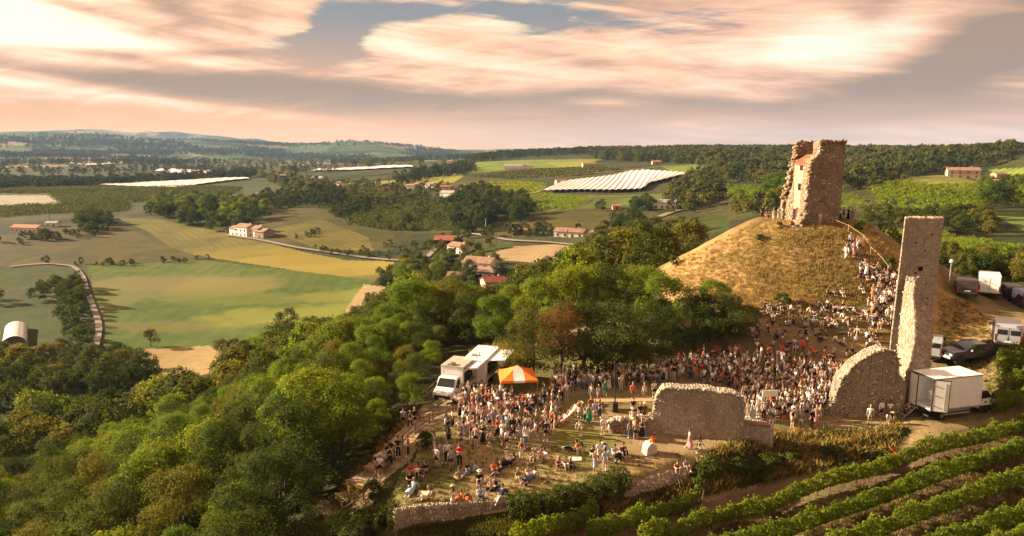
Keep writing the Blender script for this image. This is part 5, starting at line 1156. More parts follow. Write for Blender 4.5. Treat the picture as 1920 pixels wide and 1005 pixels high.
# vans, back ends towards the camera
panel_van('white high-roof van parked beside the lamp post', 1851, 549, R(58), WHITE, 5.6, 2.25, 2.7, glassrear=False)
panel_van('silver grey van with white roof parked above the pickup', 1884, 641, R(59), GREY, 5.4, 2.3, 2.4)
panel_van('grey van half hidden behind the tall ruined wall', 1743, 664, R(58), GREY, 5.0, 2.1, 2.2)
panel_van('dark people carrier cut off by the right picture edge', 1917, 571, R(75), BLACKP, 5.0, 2.1, 2.0)
def car(label, px, py, rz, mt, L=4.3, W=1.85, H=1.6, cat='car', pickup=False, p=None, name='parked_car', sc=1.0):
    h = L / 2
    if pickup: prof = [(-h, .55), (-h, 1.12), (-h + 1.55, 1.16), (-h + 1.62, H - .06), (-h + 1.85, H), (h - 2.35, H), (h - 1.55, 1.2), (h - .25, 1.08), (h, .9), (h, .5)]
    else: prof = [(-h, .45), (-h, .95), (-h + .35, H - .12), (-h + .8, H), (h - 2.0, H), (h - 1.25, 1.02), (h - .2, .9), (h, .7), (h, .35)]
    r_ = vehicle(name, label, cat, px, py, rz, prof, W, mt, .09, 'parked vans and cars', p=p); y = W / 2; r_.scale = (sc, sc, sc)
    a, b1 = (h - 2.35, h - 1.55) if pickup else (h - 2.0, h - 1.25); zt_ = H - .06; zb = 1.24 if pickup else 1.06
    poly('windshield', [(a + .08, -y + .18, zt_), (b1 - .02, -y + .12, zb), (b1 - .02, y - .12, zb), (a + .08, y - .18, zt_)], GLASS, r_, .03, Vector((.6, 0, .75)))
    rx = (-h + 1.75) if pickup else (-h + .5)
    for s_ in (-1, 1):
        yy = s_ * (y + .002)
        for (xa, xb) in ((a - .05, (a + rx) / 2 + .08), ((a + rx) / 2 - .02, rx + .1)):
            poly('side_window', [(xa, yy, zt_ - .06), (xa + (.35 if xa == a - .05 else 0), yy, zb - .02), (xb, yy, zb - .02), (xb, yy, zt_ - .06)], GLASS, r_, .012, Vector((0, s_, 0)))
        b = MB(); b.box((b1 - .3, s_ * (y + .12), zb + .04), (.12, .2, .18)); b.build('wing_mirror', STEEL if pickup else PLASTIC, r_, bevel=.03)
        b = MB(); b.box((h - .1, s_ * (y - .25), .86 if pickup else .72), (.2, .36, .18)); b.build('headlight', LAMPW, r_, bevel=.03)
        b = MB(); b.box((-h - .0, s_ * (y - .12), .95 if pickup else .85), (.08, .18, .3)); b.build('tail_light', LAMPR, r_)
        wheel(r_, h - .85, s_ * (y - .12), .40 if pickup else .34); wheel(r_, -h + .9, s_ * (y - .12), .40 if pickup else .34)
        for xq in (h - .85, -h + .9): 
            b = MB(); b.tube((xq, s_ * (y - .2), .44), (xq, s_ * (y + .012), .44), .5 if pickup else .42, n=16); b.build('wheel_arch', PLASTIC, r_)
    if pickup:
        b = MB(); b.box((-h + .8, 0, 1.175), (1.42, W - .26, .02)); b.build('load_bed', PLASTIC, r_)
        b = MB(); b.box((h + .03, 0, .62), (.1, W - .3, .28)); b.build('bumper', STEEL, r_, bevel=.03)
        b = MB(); b.box((h + .02, 0, .88), (.06, .9, .14)); b.build('grille', PLASTIC, r_)
        b = MB(); b.box((h + .09, 0, .58), (.03, .5, .11)); b.build('number_plate', PLATE, r_)
    else:
        poly('rear_window', [(-h + .33, -y + .2, H - .16), (-h + .33, y - .2, H - .16), (-h + .1, y - .16, 1.08), (-h + .1, -y + .16, 1.08)], GLASS, r_, .02, Vector((-.9, 0, .3)))
        b = MB(); b.box((-h - .02, 0, .7), (.03, .5, .11)); b.build('number_plate', PLATE, r_)
        b = MB(); b.box((-h - .03, 0, .5), (.14, W - .1, .22)); b.build('bumper', PLASTIC, r_, bevel=.03)
    return r_
car('black pickup truck with open load bed parked facing the box truck', 1817, 676, aim(1835, 660, 1795, 676), BLACKP, 5.3, 1.95, 1.8, 'pickup truck', True, name='pickup_truck', sc=1.12)
car('dark red off-roader seen from behind left of the white high-roof van', 1810, 551, R(60), paint('dark_maroon_paint', (.022, .012, .012)), 4.3, 1.9, 1.75, sc=1.15)
car('small dark hatchback between the white van and the right edge', 1893, 556, R(70), paint('slate_paint', (.06, .07, .08)), 4.1, 1.8, 1.5, sc=1.1)
# ---- white box truck with its rear doors open
pa, pb_ = at(1722, 782), at(1842, 760)
hd = math.atan2(pb_.y - pa.y, pb_.x - pa.x) - .02
tr = empty('box_truck', (pa.x, pa.y, pa.z + .02), hd); tr.scale = (1.06, 1.06, 1.06); tag(tr, 'white box truck with open rear doors beside the ruined wall', 'truck')
BL_, BW, BH, Z0 = 4.9, 2.35, 2.65, .95     # box length, width, height, floor
wt = .06; box = MB()
box.box((BL_ / 2, 0, Z0 + BH + .03), (BL_, BW, .08)); box.box((BL_ / 2, 0, Z0), (BL_, BW, .12))
for s_ in (-1, 1): box.box((BL_ / 2, s_ * (BW / 2 - wt / 2), Z0 + BH / 2 + .03), (BL_, wt, BH - .08))
box.box((BL_ - wt / 2, 0, Z0 + BH / 2 + .03), (wt, BW - .14, BH - .08)); bo = box.build('cargo_box', WHITE, tr)
b = MB()
for s_ in (-1, 1): b.box((-.025, s_ * (BW / 2 - .03), Z0 + BH / 2), (.06, .09, BH + .12))
b.box((-.025, 0, Z0 + BH + .04), (.06, BW - .12, .1)); b.box((-.025, 0, Z0 - .03), (.06, BW - .12, .1)); b.build('door_frame', PLASTIC, bo)
b = MB(); b.box((BL_ / 2, -BW / 2 - .008, Z0 + .02), (BL_ - .1, .03, .1)); b.box((BL_ / 2, -BW / 2 - .008, Z0 + BH), (BL_ - .1, .03, .08)); b.build('edge_trim', STEEL, bo)
def door_leaf(hy, ang, lab_=None):
    # hinge at rear corner, leaf swung open by ang about Z
    dr = bpy.data.objects.new('door', None); link(dr); dr.parent = tr; dr.location = (-.04, hy, Z0); dr.rotation_euler = (0, 0, ang)
    s_ = 1 if hy < 0 else -1
    b = MB(); b.box((0, s_ * BW / 4, BH / 2 + .03), (.05, BW / 2 - .03, BH - .04)); b.build('leaf', WHITE, dr)
    b = MB()
    for y in (.02, BW / 2 - .03): b.box((0, s_ * y, BH / 2 + .03), (.07, .05, BH + .02))
    for z in (0.02, BH + .03): b.box((0, s_ * BW / 4, z), (.07, BW / 2 - .04, .05))
    b.build('seal', PLASTIC, dr)
    b = MB()
    for z in (.5, 1.4, 2.2): b.box((.05, s_ * .12, z), (.04, .24, .05))
    b.box((.05, s_ * BW * .36, 1.3), (.05, .03, 2.3)); b.build('lock_bar', STEEL, dr)
    return dr
door_leaf(-BW / 2 - .05, R(-124)); door_leaf(BW / 2 - .02, R(-16))
L2 = BL_ + .15
cabp = [(L2, .55), (L2, 2.35), (L2 + .35, 2.42), (L2 + .75, 2.3), (L2 + 1.35, 1.45), (L2 + 1.95, 1.2), (L2 + 2.05, .95), (L2 + 2.05, .5)]
b = MB(); b.prism(cabp, 'y', -1.0, 1.0); cb = b.build('cab', WHITE, tr, bevel=.09, seg=2)
poly('windshield', [(L2 + .80, -.82, 2.24), (L2 + 1.34, -.9, 1.5), (L2 + 1.34, .9, 1.5), (L2 + .80, .82, 2.24)], GLASS, cb, .03, Vector((.8, 0, .6)))
for s_ in (-1, 1):
    poly('side_window', [(L2 + .15, s_ * 1.001, 2.15), (L2 + .72, s_ * 1.001, 2.15), (L2 + 1.2, s_ * 1.001, 1.5), (L2 + .15, s_ * 1.001, 1.45)], GLASS, cb, .015, Vector((0, s_, 0)))
    b = MB(); b.box((L2 + 1.1, s_ * 1.2, 1.75), (.12, .22, .42)); b.build('wing_mirror', PLASTIC, cb, bevel=.03)
    b = MB(); b.box((L2 + 1.9, s_ * .78, 1.02), (.25, .36, .26)); b.build('headlight', LAMPW, cb, bevel=.03)
    b = MB(); b.box((L2 + 1.0, s_ * 1.0, .62), (1.9, .08, .5)); b.build('wheel_arch', PLASTIC, cb, bevel=.02)
    b = MB(); b.box((L2 + .3, s_ * 1.012, 1.35), (.16, .03, .04)); b.build('door_handle', PLASTIC, cb)
    wheel(tr, L2 + 1.15, s_ * .92, .38, .26); wheel(tr, 1.25, s_ * .92, .38, .42)
b = MB(); b.box((L2 + .62, -1.012, 1.15), (.2, .012, .2)); b.build('door_emblem', simple('green_emblem', (.10, .20, .05), .5, .1), cb)
b = MB(); b.box((L2 + .35, 0, 2.62), (.75, 1.6, .35), top=.8); b.build('air_deflector', WHITE, tr, bevel=.08)
b = MB(); b.box((BL_ / 2 + .3, 0, .68), (BL_ + .6, .9, .3)); b.build('chassis', PLASTIC, tr)
b = MB(); b.box((BL_ / 2 + .2, -BW / 2 + .02, .52), (2.6, .06, .14)); b.box((BL_ / 2 + .2, -BW / 2 + .02, .78), (2.6, .06, .1)); b.build('side_guard', STEEL, tr)
b = MB(); b.box((-.05, 0, .45), (.1, 2.0, .12)); b.build('rear_underrun_bar', PLASTIC, tr)
st = bpy.data.objects.new('boarding_steps', None); link(st); st.parent = tr; st.location = (-.1, .55, 0)
b = MB()
for s_ in (-1, 1): b.tube((0, s_ * .45, .95), (-1.3, s_ * .45, .04), .03); b.tube((0, s_ * .45, .6), (0, s_ * .45, .95), .03)
b.build('stringer', STEEL, st)
for i in range(4): b = MB(); b.box((-.2 - i * .29, 0, .8 - i * .2), (.22, .88, .03)); b.build('tread', STEEL, st)
# ---- small trailer with a mesh basket behind the truck
p = at(1788, 692); t = empty('utility_trailer', (p.x, p.y + 1.5, h1(p.x, p.y + 1.5)), .5); tag(t, 'open utility trailer with wire basket and pink cushions behind the box truck', 'trailer')
b = MB(); b.box((0, 0, .55), (2.6, 1.4, .1)); b.build('deck', PLASTIC, t)
b = MB()
for i in range(9):
    for s_ in (-1, 1): b.tube((-1.3 + i * .325, s_ * .7, .6), (-1.3 + i * .325, s_ * .7, 1.25), .018, n=4)
for z in (.75, 1.0, 1.25):
    for s_ in (-1, 1): b.tube((-1.3, s_ * .7, z), (1.3, s_ * .7, z), .02, n=4); b.tube((s_ * 1.3, -.7, z), (s_ * 1.3, .7, z), .02, n=4)
b.build('wire_basket', STEEL, t)
for i in range(3): b = MB(); b.box((-.7 + i * .7, .1, .95 + .1 * (i % 2)), (.6, 1.0, .22), M=Matrix.Rotation(.2 * i - .2, 3, 'Y')); b.build('cushion', simple('faded_pink_fabric', (.45, .22, .20), .9, .1), t, bevel=.05)
wheel(t, 0, .85, .42, .25); wheel(t, 0, -.85, .42, .25); b = MB(); b.tube((-1.3, 0, .5), (-2.6, 0, .45), .05); b.build('drawbar', STEEL, t)
# ---- food truck and trailer
pf = at(826, 766); pr2 = at(880, 716); hd = math.atan2(pf.y - pr2.y, pf.x - pr2.x)
ft = empty('food_truck', (pf.x + .25, pf.y + .8, 0.0), hd); tag(ft, 'white food truck with brown roof and open serving flap facing the path', 'food truck')
CREAM = simple('dusty_cream_roof', (0.50, 0.40, 0.30), .8, .1)
cabp = [(-1.9, .45), (-1.9, 2.05), (-1.2, 2.15), (-.95, 2.05), (-.35, 1.3), (.35, 1.05), (.45, .8), (.45, .4)]
b = MB(); b.prism(cabp, 'y', -1.0, 1.0); cb = b.build('cab', WHITE, ft, bevel=.1, seg=2)
poly('windshield', [(-.90, -.80, 2.02), (-.36, -.88, 1.34), (-.36, .88, 1.34), (-.90, .80, 2.02)], GLASS, cb, .03, Vector((.8, 0, .6)))
b = MB(); b.box((.46, 0, .62), (.12, 1.7, .34)); b.build('grille', PLASTIC, cb, bevel=.03); b = MB(); b.box((.53, 0, .5), (.03, .52, .12)); b.build('number_plate', PLATE, cb)
for s_ in (-1, 1):
    b = MB(); b.box((.32, s_ * .78, .9), (.25, .34, .22)); b.build('headlight', LAMPW, cb, bevel=.03)
    poly('side_window', [(-1.6, s_ * 1.001, 1.95), (-1.0, s_ * 1.001, 1.95), (-.5, s_ * 1.001, 1.35), (-1.6, s_ * 1.001, 1.3)], GLASS, cb, .015, Vector((0, s_, 0)))
    b = MB(); b.box((-.6, s_ * 1.2, 1.5), (.12, .24, .36)); b.build('wing_mirror', PLASTIC, cb, bevel=.03)
    wheel(ft, -.35, s_ * .92, .36); wheel(ft, -3.9, s_ * .92, .36, .3)
b = MB(); b.box((-3.6, 0, 1.72), (3.2, 2.3, 2.3)); bx = b.build('kitchen_box', WHITE, ft, bevel=.03)
b = MB(); b.box((-3.6, 0, 2.90), (3.3, 2.36, .08)); b.build('roof', CREAM, ft)
b = MB(); b.box((-2.4, -.2, 3.03), (.7, .6, .18)); b.lathe((-2.4, -.2, 3.1), [(.24, 0), (.24, .1), (.1, .13)], 12); b.build('roof_vent', STEEL, ft)
b = MB(); b.box((-3.6, 1.155, 1.75), (2.6, .03, 1.0)); b.build('serving_hatch', simple('dark_interior', (.03, .025, .02), .9), bx)
b = MB(); b.box((-3.6, 1.36, 1.22), (2.6, .4, .05)); b.build('counter', STEEL, bx)
fl = MB(); fl.box((0, .75, 0), (2.7, 1.5, .06)); o = fl.build('serving_flap', WHITE, ft); o.location = (-3.6, 1.15, 2.62); o.rotation_euler = (R(10), 0, 0)
b = MB(); b.box((0, .75, .04), (2.2, 1.1, .02)); b.build('flap_panel', simple('menu_panel_white', (.7, .7, .72), .5, .15, 6), o)
b = MB()
for xx, yy, dxx, dyy in ((0, .06, 2.7, .08), (0, 1.45, 2.7, .08), (-1.31, .75, .08, 1.3), (1.31, .75, .08, 1.3)): b.box((xx, yy, .045), (dxx, dyy, .03))
b.build('flap_frame', PLASTIC, o)
for s_ in (-1, 1): b = MB(); b.tube((-3.9 + s_ * 1.2, 1.17, 2.0), (-3.9 + s_ * 1.2, 2.3, 2.8), .02); b.build('flap_strut', STEEL, ft)
pq = at(893, 722); tl_ = empty('food_trailer', (pq.x + .5, pq.y + 1.6, 0.0), hd + .06); tag(tl_, 'white box food trailer with raised serving flap behind the food truck', 'food trailer')
b = MB(); b.box((0, 0, 1.75), (5.2, 2.35, 2.3)); bx = b.build('trailer_body', WHITE, tl_, bevel=.04)
b = MB(); b.box((0, 0, 2.93), (5.25, 2.4, .06)); b.build('roof', WHITE, tl_)
b = MB(); b.box((1.2, -.4, 3.03), (.5, .5, .16)); b.tube((1.0, .1, 2.95), (1.0, .1, 3.3), .07); b.build('roof_vent', STEEL, tl_)
b = MB(); b.box((2.61, -.1, 1.7), (.02, .9, 1.7)); b.build('door', paint('off_white_door', (.62, .6, .57)), tl_)
b = MB(); b.box((0, 1.18, 1.85), (3.6, .03, 1.1)); b.build('serving_hatch', simple('dark_interior_2', (.03, .025, .02), .9), bx)
b = MB(); b.box((0, 1.4, 1.25), (3.6, .45, .05)); b.build('counter', STEEL, bx)
fl = MB(); fl.box((0, .95, 0), (3.8, 1.9, .06)); o = fl.build('serving_flap', WHITE, tl_); o.location = (0, 1.18, 2.75); o.rotation_euler = (R(6), 0, 0)
for s_ in (-1, 1): b = MB(); b.tube((s_ * 1.7, 1.2, 2.0), (s_ * 1.7, 2.7, 2.85), .02); b.build('flap_strut', STEEL, tl_); wheel(tl_, 0.0, s_ * 1.05, .34)
b = MB(); b.tube((2.6, 0, .5), (3.8, 0, .45), .05); b.box((0, 0, .6), (5, 1.6, .12)); b.build('chassis', PLASTIC, tl_)
# white banner by the trailer
p = at(940, 692); o = empty('white_banner_stand', (p.x, p.y, p.z), -.3); tag(o, 'upright white banner beside a timber rail behind the trailer', 'banner')
b = MB(); b.box((0, 0, 1.3), (.9, .05, 1.9)); b.build('banner', simple('white_canvas', (.78, .76, .72), .8, .05), o); b = MB()
for s_ in (-1, 1): b.tube((s_ * .47, 0, 0), (s_ * .47, 0, 2.35), .03)
b.build('post', WOODL, o)
# ---- canopy, tables, board, mast
ORANGE = simple('orange_canvas', (0.80, 0.20, 0.025), .7, .06, 2)
CWH = simple('white_canvas_panel', (.75, .72, .66), .8, .05)
p = at(970, 750); cn = empty('orange_canopy', (p.x, p.y + .8, 0), .12); tag(cn, 'orange and white peaked canopy over the bar table', 'canopy')
hw = 1.75; top = Vector((0, 0, 3.55)); N_ = 9
for side in range(4):
    a0 = side * math.pi / 2
    rot = Matrix.Rotation(a0, 3, 'Z')
    for u0, u1, mt in (((-1, -.3, ORANGE), (-.3, .3, CWH), (.3, 1, ORANGE)) if side % 2 == 0 else ((-1, 1, ORANGE),)):
        vs = []
        for j in range(5):
            t = j / 4; z = 3.25 - .95 * t ** 1.15 - .12 * math.sin(t * 3.14); ed = lambda u: (u if abs(u) == 1 else math.copysign(min(.3, t), u) / max(t, 1e-3)) * t * hw
            for i in range(5): x = ed(u0) + (ed(u1) - ed(u0)) * i / 4; vs.append(rot @ Vector((x, -hw * t, z)))
        for i in range(5): x = ed(u0) + (ed(u1) - ed(u0)) * i / 4; vs.append(rot @ Vector((x * 1.01, -hw * 1.02, 2.08)))
        fs = [(j * 5 + i, j * 5 + i + 1, (j + 1) * 5 + i + 1, (j + 1) * 5 + i) for j in range(5) for i in range(4)]
        b = MB(); b.add(vs, fs); o = b.build('canopy_panel', mt, cn); md = o.modifiers.new('thick', 'SOLIDIFY'); md.thickness = .01
for sx in (-1, 1):
    for sy in (-1, 1): b = MB(); b.tube((sx * hw * .97, sy * hw * .97, 0), (sx * hw * .97, sy * hw * .97, 2.4), .035, n=6); b.build('pole', STEEL, cn)
def table(px, py, rz, label, L=1.8, W=.75, cloth=None, name='trestle_table', h=.75, mt=None, z=None):
    p = at(px, py); t = empty(name, (p.x, p.y, p.z), rz); tag(t, label, 'table')
    b = MB(); b.box((0, 0, h), (L, W, .04)); b.build('table_top', mt or WOODL, t)
    for sx in (-1, 1):
        for sy in (-1, 1): b = MB(); b.tube((sx * (L / 2 - .15), sy * (W / 2 - .06), h), (sx * (L / 2 - .08), sy * (W / 2 - .06), 0), .022, n=5); b.build('leg', STEEL, t)
    if cloth: b = MB(); b.box((0, 0, h / 2 + .015), (L + .06, W + .06, h - .06)); b.build('table_skirt', cloth, t)
    return t
PINKC = simple('faded_pink_cloth', (.50, .28, .24), .9, .15)
table(975, 757, .1, 'bar table with faded pink cloth under the orange canopy', 2.2, .8, PINKC)
table(1005, 752, .5, 'small table with food right of the bar table', 1.6, .8)
table(955, 768, .2, 'pale low table with straw hats in the drinks queue', 1.4, .8)
table(1148, 765, .02, 'long pale stage table behind the broken low wall', 3.4, .8)
table(1203, 764, .02, 'pale table touching the left end of the massive wall', 2.0, .8)
p = at(877, 812); b = MB(); b.lathe((0, 0, 0), [(.24, 0), (.32, .2), (.34, .45), (.32, .7), (.25, .9)], 12); o = b.build('wooden_barrel', WOODL, loc=(p.x, p.y, p.z)); tag(o, 'wooden wine barrel among the people left of the queue', 'barrel')
b = MB()
for z in (.12, .3, .6, .78): r_ = .325 if .2 < z < .7 else .285; b.lathe((0, 0, z), [(r_ + .012, 0), (r_ + .015, .04)], 12)
b.build('hoop', STEEL, o)
p = at(1153, 772); ml = empty('black_mast', (p.x, p.y, p.z)); tag(ml, 'tall thin black mast with loudspeaker at its foot near the stage table', 'mast')
b = MB(); b.tube((0, 0, 0), (-.12, 0, 4.6), .07, .05, 8); b.build('pole', PLASTIC, ml); b = MB(); b.box((0, 0, .45), (.5, .5, .9)); b.build('loudspeaker', PLASTIC, ml, bevel=.03)
b = MB(); b.lathe((-.12, 0, 4.6), [(.09, 0), (.09, .22), (.03, .28)], 8); b.build('lamp_head', PLASTIC, ml)
p = at(1441, 778); sg_ = empty('white_sign_board', (p.x, p.y, p.z), .12); tag(sg_, 'blank white board on two timber posts in the crowd', 'sign board')
b = MB(); b.box((0, -.04, 2.05), (1.45, .05, .62)); b.build('board', simple('white_board', (.78, .75, .68), .7, .03), sg_)
for s_ in (-1, 1): b = MB(); b.box((s_ * .7, 0, 1.15), (.07, .07, 2.3)); b.build('post', WOODL, sg_)
p = at(1779, 537); lp = empty('street_lamp', (p.x, p.y, p.z)); tag(lp, 'slim lamp post with round white head at the parking edge', 'street lamp')
b = MB(); b.tube((0, 0, 0), (0, 0, 2.9), .06, .045, 8); b.build('pole', STEEL, lp); b = MB(); b.lathe((0, 0, 2.85), [(.06, 0), (.2, .1), (.24, .25), (.18, .4), (.04, .46)], 12); b.build('lamp_head', paint('white_globe', (.8, .8, .76)), lp, smooth=True)
# boxes by the raked wall
CARD = simple('brown_cardboard', (.38, .24, .13), .9, .1)
for i, (px, py, s_, lb) in enumerate(((1575, 778, .55, 'open cardboard box at the foot of the raked wall, left one'), (1594, 781, .75, 'large open cardboard box with white bag beside the raked wall'))):
    p = at(px, py); t = empty('cardboard_box', (p.x, p.y, p.z), .4 * i - .2); tag(t, lb, 'cardboard box'); b = MB()
    for sx in (-1, 1): b.box((sx * s_ * .5, 0, .2), (.015, s_ * .8, .4)); b.box((0, sx * s_ * .4, .2), (s_ * .98, .015, .4))
    b.box((0, 0, .02), (s_ * .96, s_ * .76, .02)); b.build('box_body', CARD, t)
    for sx in (-1, 1): b = MB(); b.box((sx * s_ * .66, 0, .43), (s_ * .35, s_ * .8, .012), M=Matrix.Rotation(sx * .3, 3, 'Y')); b.build('box_flap', CARD, t)
p = at(1599, 776); b = MB(); b.lathe((0, 0, 0), [(.1, 0), (.2, .12), (.17, .28), (.08, .36)], 8, sx=1.2); o = b.build('white_bag', CWH, loc=(p.x, p.y, p.z + .4), smooth=True); tag(o, 'crumpled white bag lying on the large cardboard box', 'bag')
RED = simple('red_plastic', (.55, .04, .02), .45, .08); ORP = simple('orange_plastic', (.80, .16, .02), .45, .08)
p = at(1224, 828); b = MB(); b.lathe((0, 0, 0), [(.16, 0), (.22, .36), (.23, .38), (.21, .38), (.15, .05)], 14); o = b.build('orange_bucket', ORP, loc=(p.x, p.y, p.z)); tag(o, 'orange bucket at the foot of the massive wall behind the stone block', 'bucket')
b = MB(); b.tube((-.22, 0, .36), (0, 0, .52), .012, n=4); b.tube((0, 0, .52), (.22, 0, .36), .012, n=4); b.build('handle', STEEL, o)
for px, py, lb in ((1478, 783, 'red crate of bottles right of the white board'), (1470, 784, 'red crate stacked next to the board post')):
    p = at(px, py); t = empty('red_crate', (p.x, p.y, p.z), .2); tag(t, lb, 'crate'); b = MB(); b.box((0, 0, .03), (.55, .4, .03))
    for sx in (-1, 1): b.box((sx * .27, 0, .2), (.02, .4, .32)); b.box((0, sx * .19, .2), (.52, .02, .32))
    b.build('crate_body', RED, t); b = MB()
    for i in range(4):
        for j in range(3): b.tube((-.2 + i * .13, -.12 + j * .12, .04), (-.2 + i * .13, -.12 + j * .12, .34), .035, n=6)
    b.build('bottles', GLASS, t)
# red rotary tiller half hidden by the bank
p = at(1682, 856); t = empty('red_tiller', (p.x, p.y, p.z - .1), .5); t.scale = (.75, .75, .6); tag(t, 'red farm cultivator half sunk in bushes above the first vine row', 'farm machine')
b = MB(); b.box((0, 0, .55), (1.3, .12, .12)); b.box((-.5, 0, .45), (.12, .7, .12)); b.box((.5, 0, .45), (.12, .7, .12)); b.tube((0, 0, .5), (.2, .9, .8), .05); b.tube((-.3, 0, .5), (.2, .9, .8), .04); b.build('frame', RED, t)
for i in range(5):
    b = MB(); b.tube((-.5 + i * .25, .2, .5), (-.5 + i * .25, .35, .1), .03); b.tube((-.5 + i * .25, .35, .1), (-.5 + i * .25, .15, 0), .03, .01); b.build('tine', RED, t)
# ---- bicycle
def bicycle(px, py, rz, label):
    p = at(px, py); t = empty('bicycle', (p.x, p.y, p.z), rz); tag(t, label, 'bicycle')
    for x in (-.52, .52):
        b = MB(); r_ = .34; n = 20
        for i in range(n):
            a, c = 2 * math.pi * i / n, 2 * math.pi * (i + 1) / n; b.tube((x + r_ * math.cos(a), 0, r_ + r_ * math.sin(a)), (x + r_ * math.cos(c), 0, r_ + r_ * math.sin(c)), .024, n=5, cap=False)
        w = b.build('wheel', RUBBER, t); b = MB()
        for i in range(8): a = math.pi * i / 8; b.tube((x - .32 * math.cos(a), 0, r_ - .32 * math.sin(a)), (x + .32 * math.cos(a), 0, r_ + .32 * math.sin(a)), .004, n=3)
        b.build('spokes', STEEL, w)
    b = MB(); S = lambda *q_: b.tube(q_[0], q_[1], .022, n=6)
    S((-.52, 0, .34), (-.12, 0, .32)); S((-.12, 0, .32), (-.2, 0, .85)); S((-.12, 0, .32), (.36, 0, .72)); S((-.18, 0, .74), (.36, 0, .8)); S((-.52, 0, .34), (-.18, 0, .74)); S((.52, 0, .34), (.36, 0, .82))
    b.build('frame', paint('red_bike_paint', (.4, .03, .03)), t)
    b = MB(); b.tube((.36, 0, .8), (.32, 0, .98), .015); b.tube((.32, -.28, 1.0), (.32, .28, 1.0), .016); b.build('handlebar', PLASTIC, t); b = MB(); b.box((-.22, 0, .9), (.26, .14, .06)); b.build('saddle', PLASTIC, t, bevel=.02)
bicycle(1158, 817, -.05, 'bicycle leaning against the broken low stone wall')
# ---- wooden fences
def fence(label, pix, spacing, hgt=1.05, rails=(.45, .95), r_=.05, drop=0.0, cat='fence', mt=None):
    mt = mt or WOOD
    P = [Vector(p) for p in hit([a[0] for a in pix], [a[1] for a in pix])]; root = empty('wooden_fence', P[0]); tag(root, label, cat); o0 = P[0].copy()
    Q_ = []
    for i in range(len(P) - 1):
        n = max(1, round((P[i + 1] - P[i]).length / spacing))
        for k in range(n): q_ = P[i].lerp(P[i + 1], k / n); Q_.append(Vector((q_.x, q_.y, h1(q_.x, q_.y))))
    Q_.append(P[-1])
    for q_ in Q_:
        b = MB(); b.tube(q_ - o0 - Vector((0, 0, .2)), q_ - o0 + Vector((random.uniform(-.03, .03), 0, hgt)), r_ * 1.2, r_ * 1.1, 6); b.build('post', mt, root)
    for i in range(len(Q_) - 1):
        for z in rails: b = MB(); b.tube(Q_[i] - o0 + Vector((0, 0, z + random.uniform(-.03, .03))), Q_[i + 1] - o0 + Vector((0, 0, z + random.uniform(-.03, .03))), r_, r_ * .9, 5); b.build('rail', mt, root)
    return root
fence('wooden post and rail fence along the right side of the stepped path', [(642, 965), (682, 938), (706, 897), (723, 885), (755, 838), (779, 813), (805, 795), (838, 780)], 2.3)
fence('wooden rail fence along the wood edge left of the path', [(690, 832), (725, 800), (765, 772), (800, 748), (822, 728)], 2.6)
fence('short wooden fence across the path in front of the food truck', [(787, 792), (812, 787), (838, 782)], 1.4)
fence('long low wooden rail behind the grass bank between wall and truck', [(1449, 803), (1500, 806), (1545, 808), (1600, 806), (1650, 801)], 2.4, .8, (.75,), .05)
fence('timber handrail beside the steps climbing to the keep', [(1560, 424), (1590, 436), (1618, 455), (1632, 478), (1650, 495), (1664, 512)], 2.5, 1.0, (.95,), .035, mt=WOODL)
# ---- stepped path : long pale pads with risers
PAD = simple('sandy_concrete', (.40, .29, .20), .9, .15, 2, bump=.3)
sp_ = empty('stepped_path'); sp_['kind'] = 'structure'
ctr = hit([612, 640, 668, 700, 718, 738, 757, 772, 790], [975, 944, 918, 886, 866, 843, 822, 806, 793])
for i in range(len(ctr) - 1):
    a, c = Vector(ctr[i]), Vector(ctr[i + 1]); t = (c - a); t.z = 0; l = t.length; t.normalize(); n = Vector((-t.y, t.x, 0)); m_ = (a + c) / 2; zt_ = max(h1(*(m_ + n * k).xy) for k in (-.7, 0, .7)) + .06
    b = MB(); b.box((m_.x, m_.y, zt_ - .2), (l - .03, 1.55, .4), rz=math.atan2(t.y, t.x)); b.build('path_slab', PAD, sp_)
    b = MB(); e = a; b.box((a.x, a.y, zt_ - .16), (.14, 1.62, .42), rz=math.atan2(t.y, t.x)); b.build('riser', WOODL, sp_)
# ---- timber steps on the mound
ms2 = empty('mound_steps'); ms2['kind'] = 'structure'
sy_ = [452, 466, 480, 494, 508, 524, 541, 552, 566, 582, 598, 612, 628, 644, 660]
for i, y in enumerate(sy_):
    tt = i / 14; x0_ = 1590 + 62 * tt ** .8; x1_ = x0_ + 18 + 40 * min(1, tt * 1.4)
    x1_ = min(x1_, 1689); a, c = at(x0_, y), at(x1_, y); t = c - a; l = max(.5, min(t.length, 4.2)); t.z = 0; t.normalize(); m_ = (a + c) / 2; z = h1(m_.x, m_.y)
    b = MB(); b.box((m_.x, m_.y, z + .02), (l, .2, .34), rz=math.atan2(t.y, t.x)); b.build('riser', WOOD, ms2)
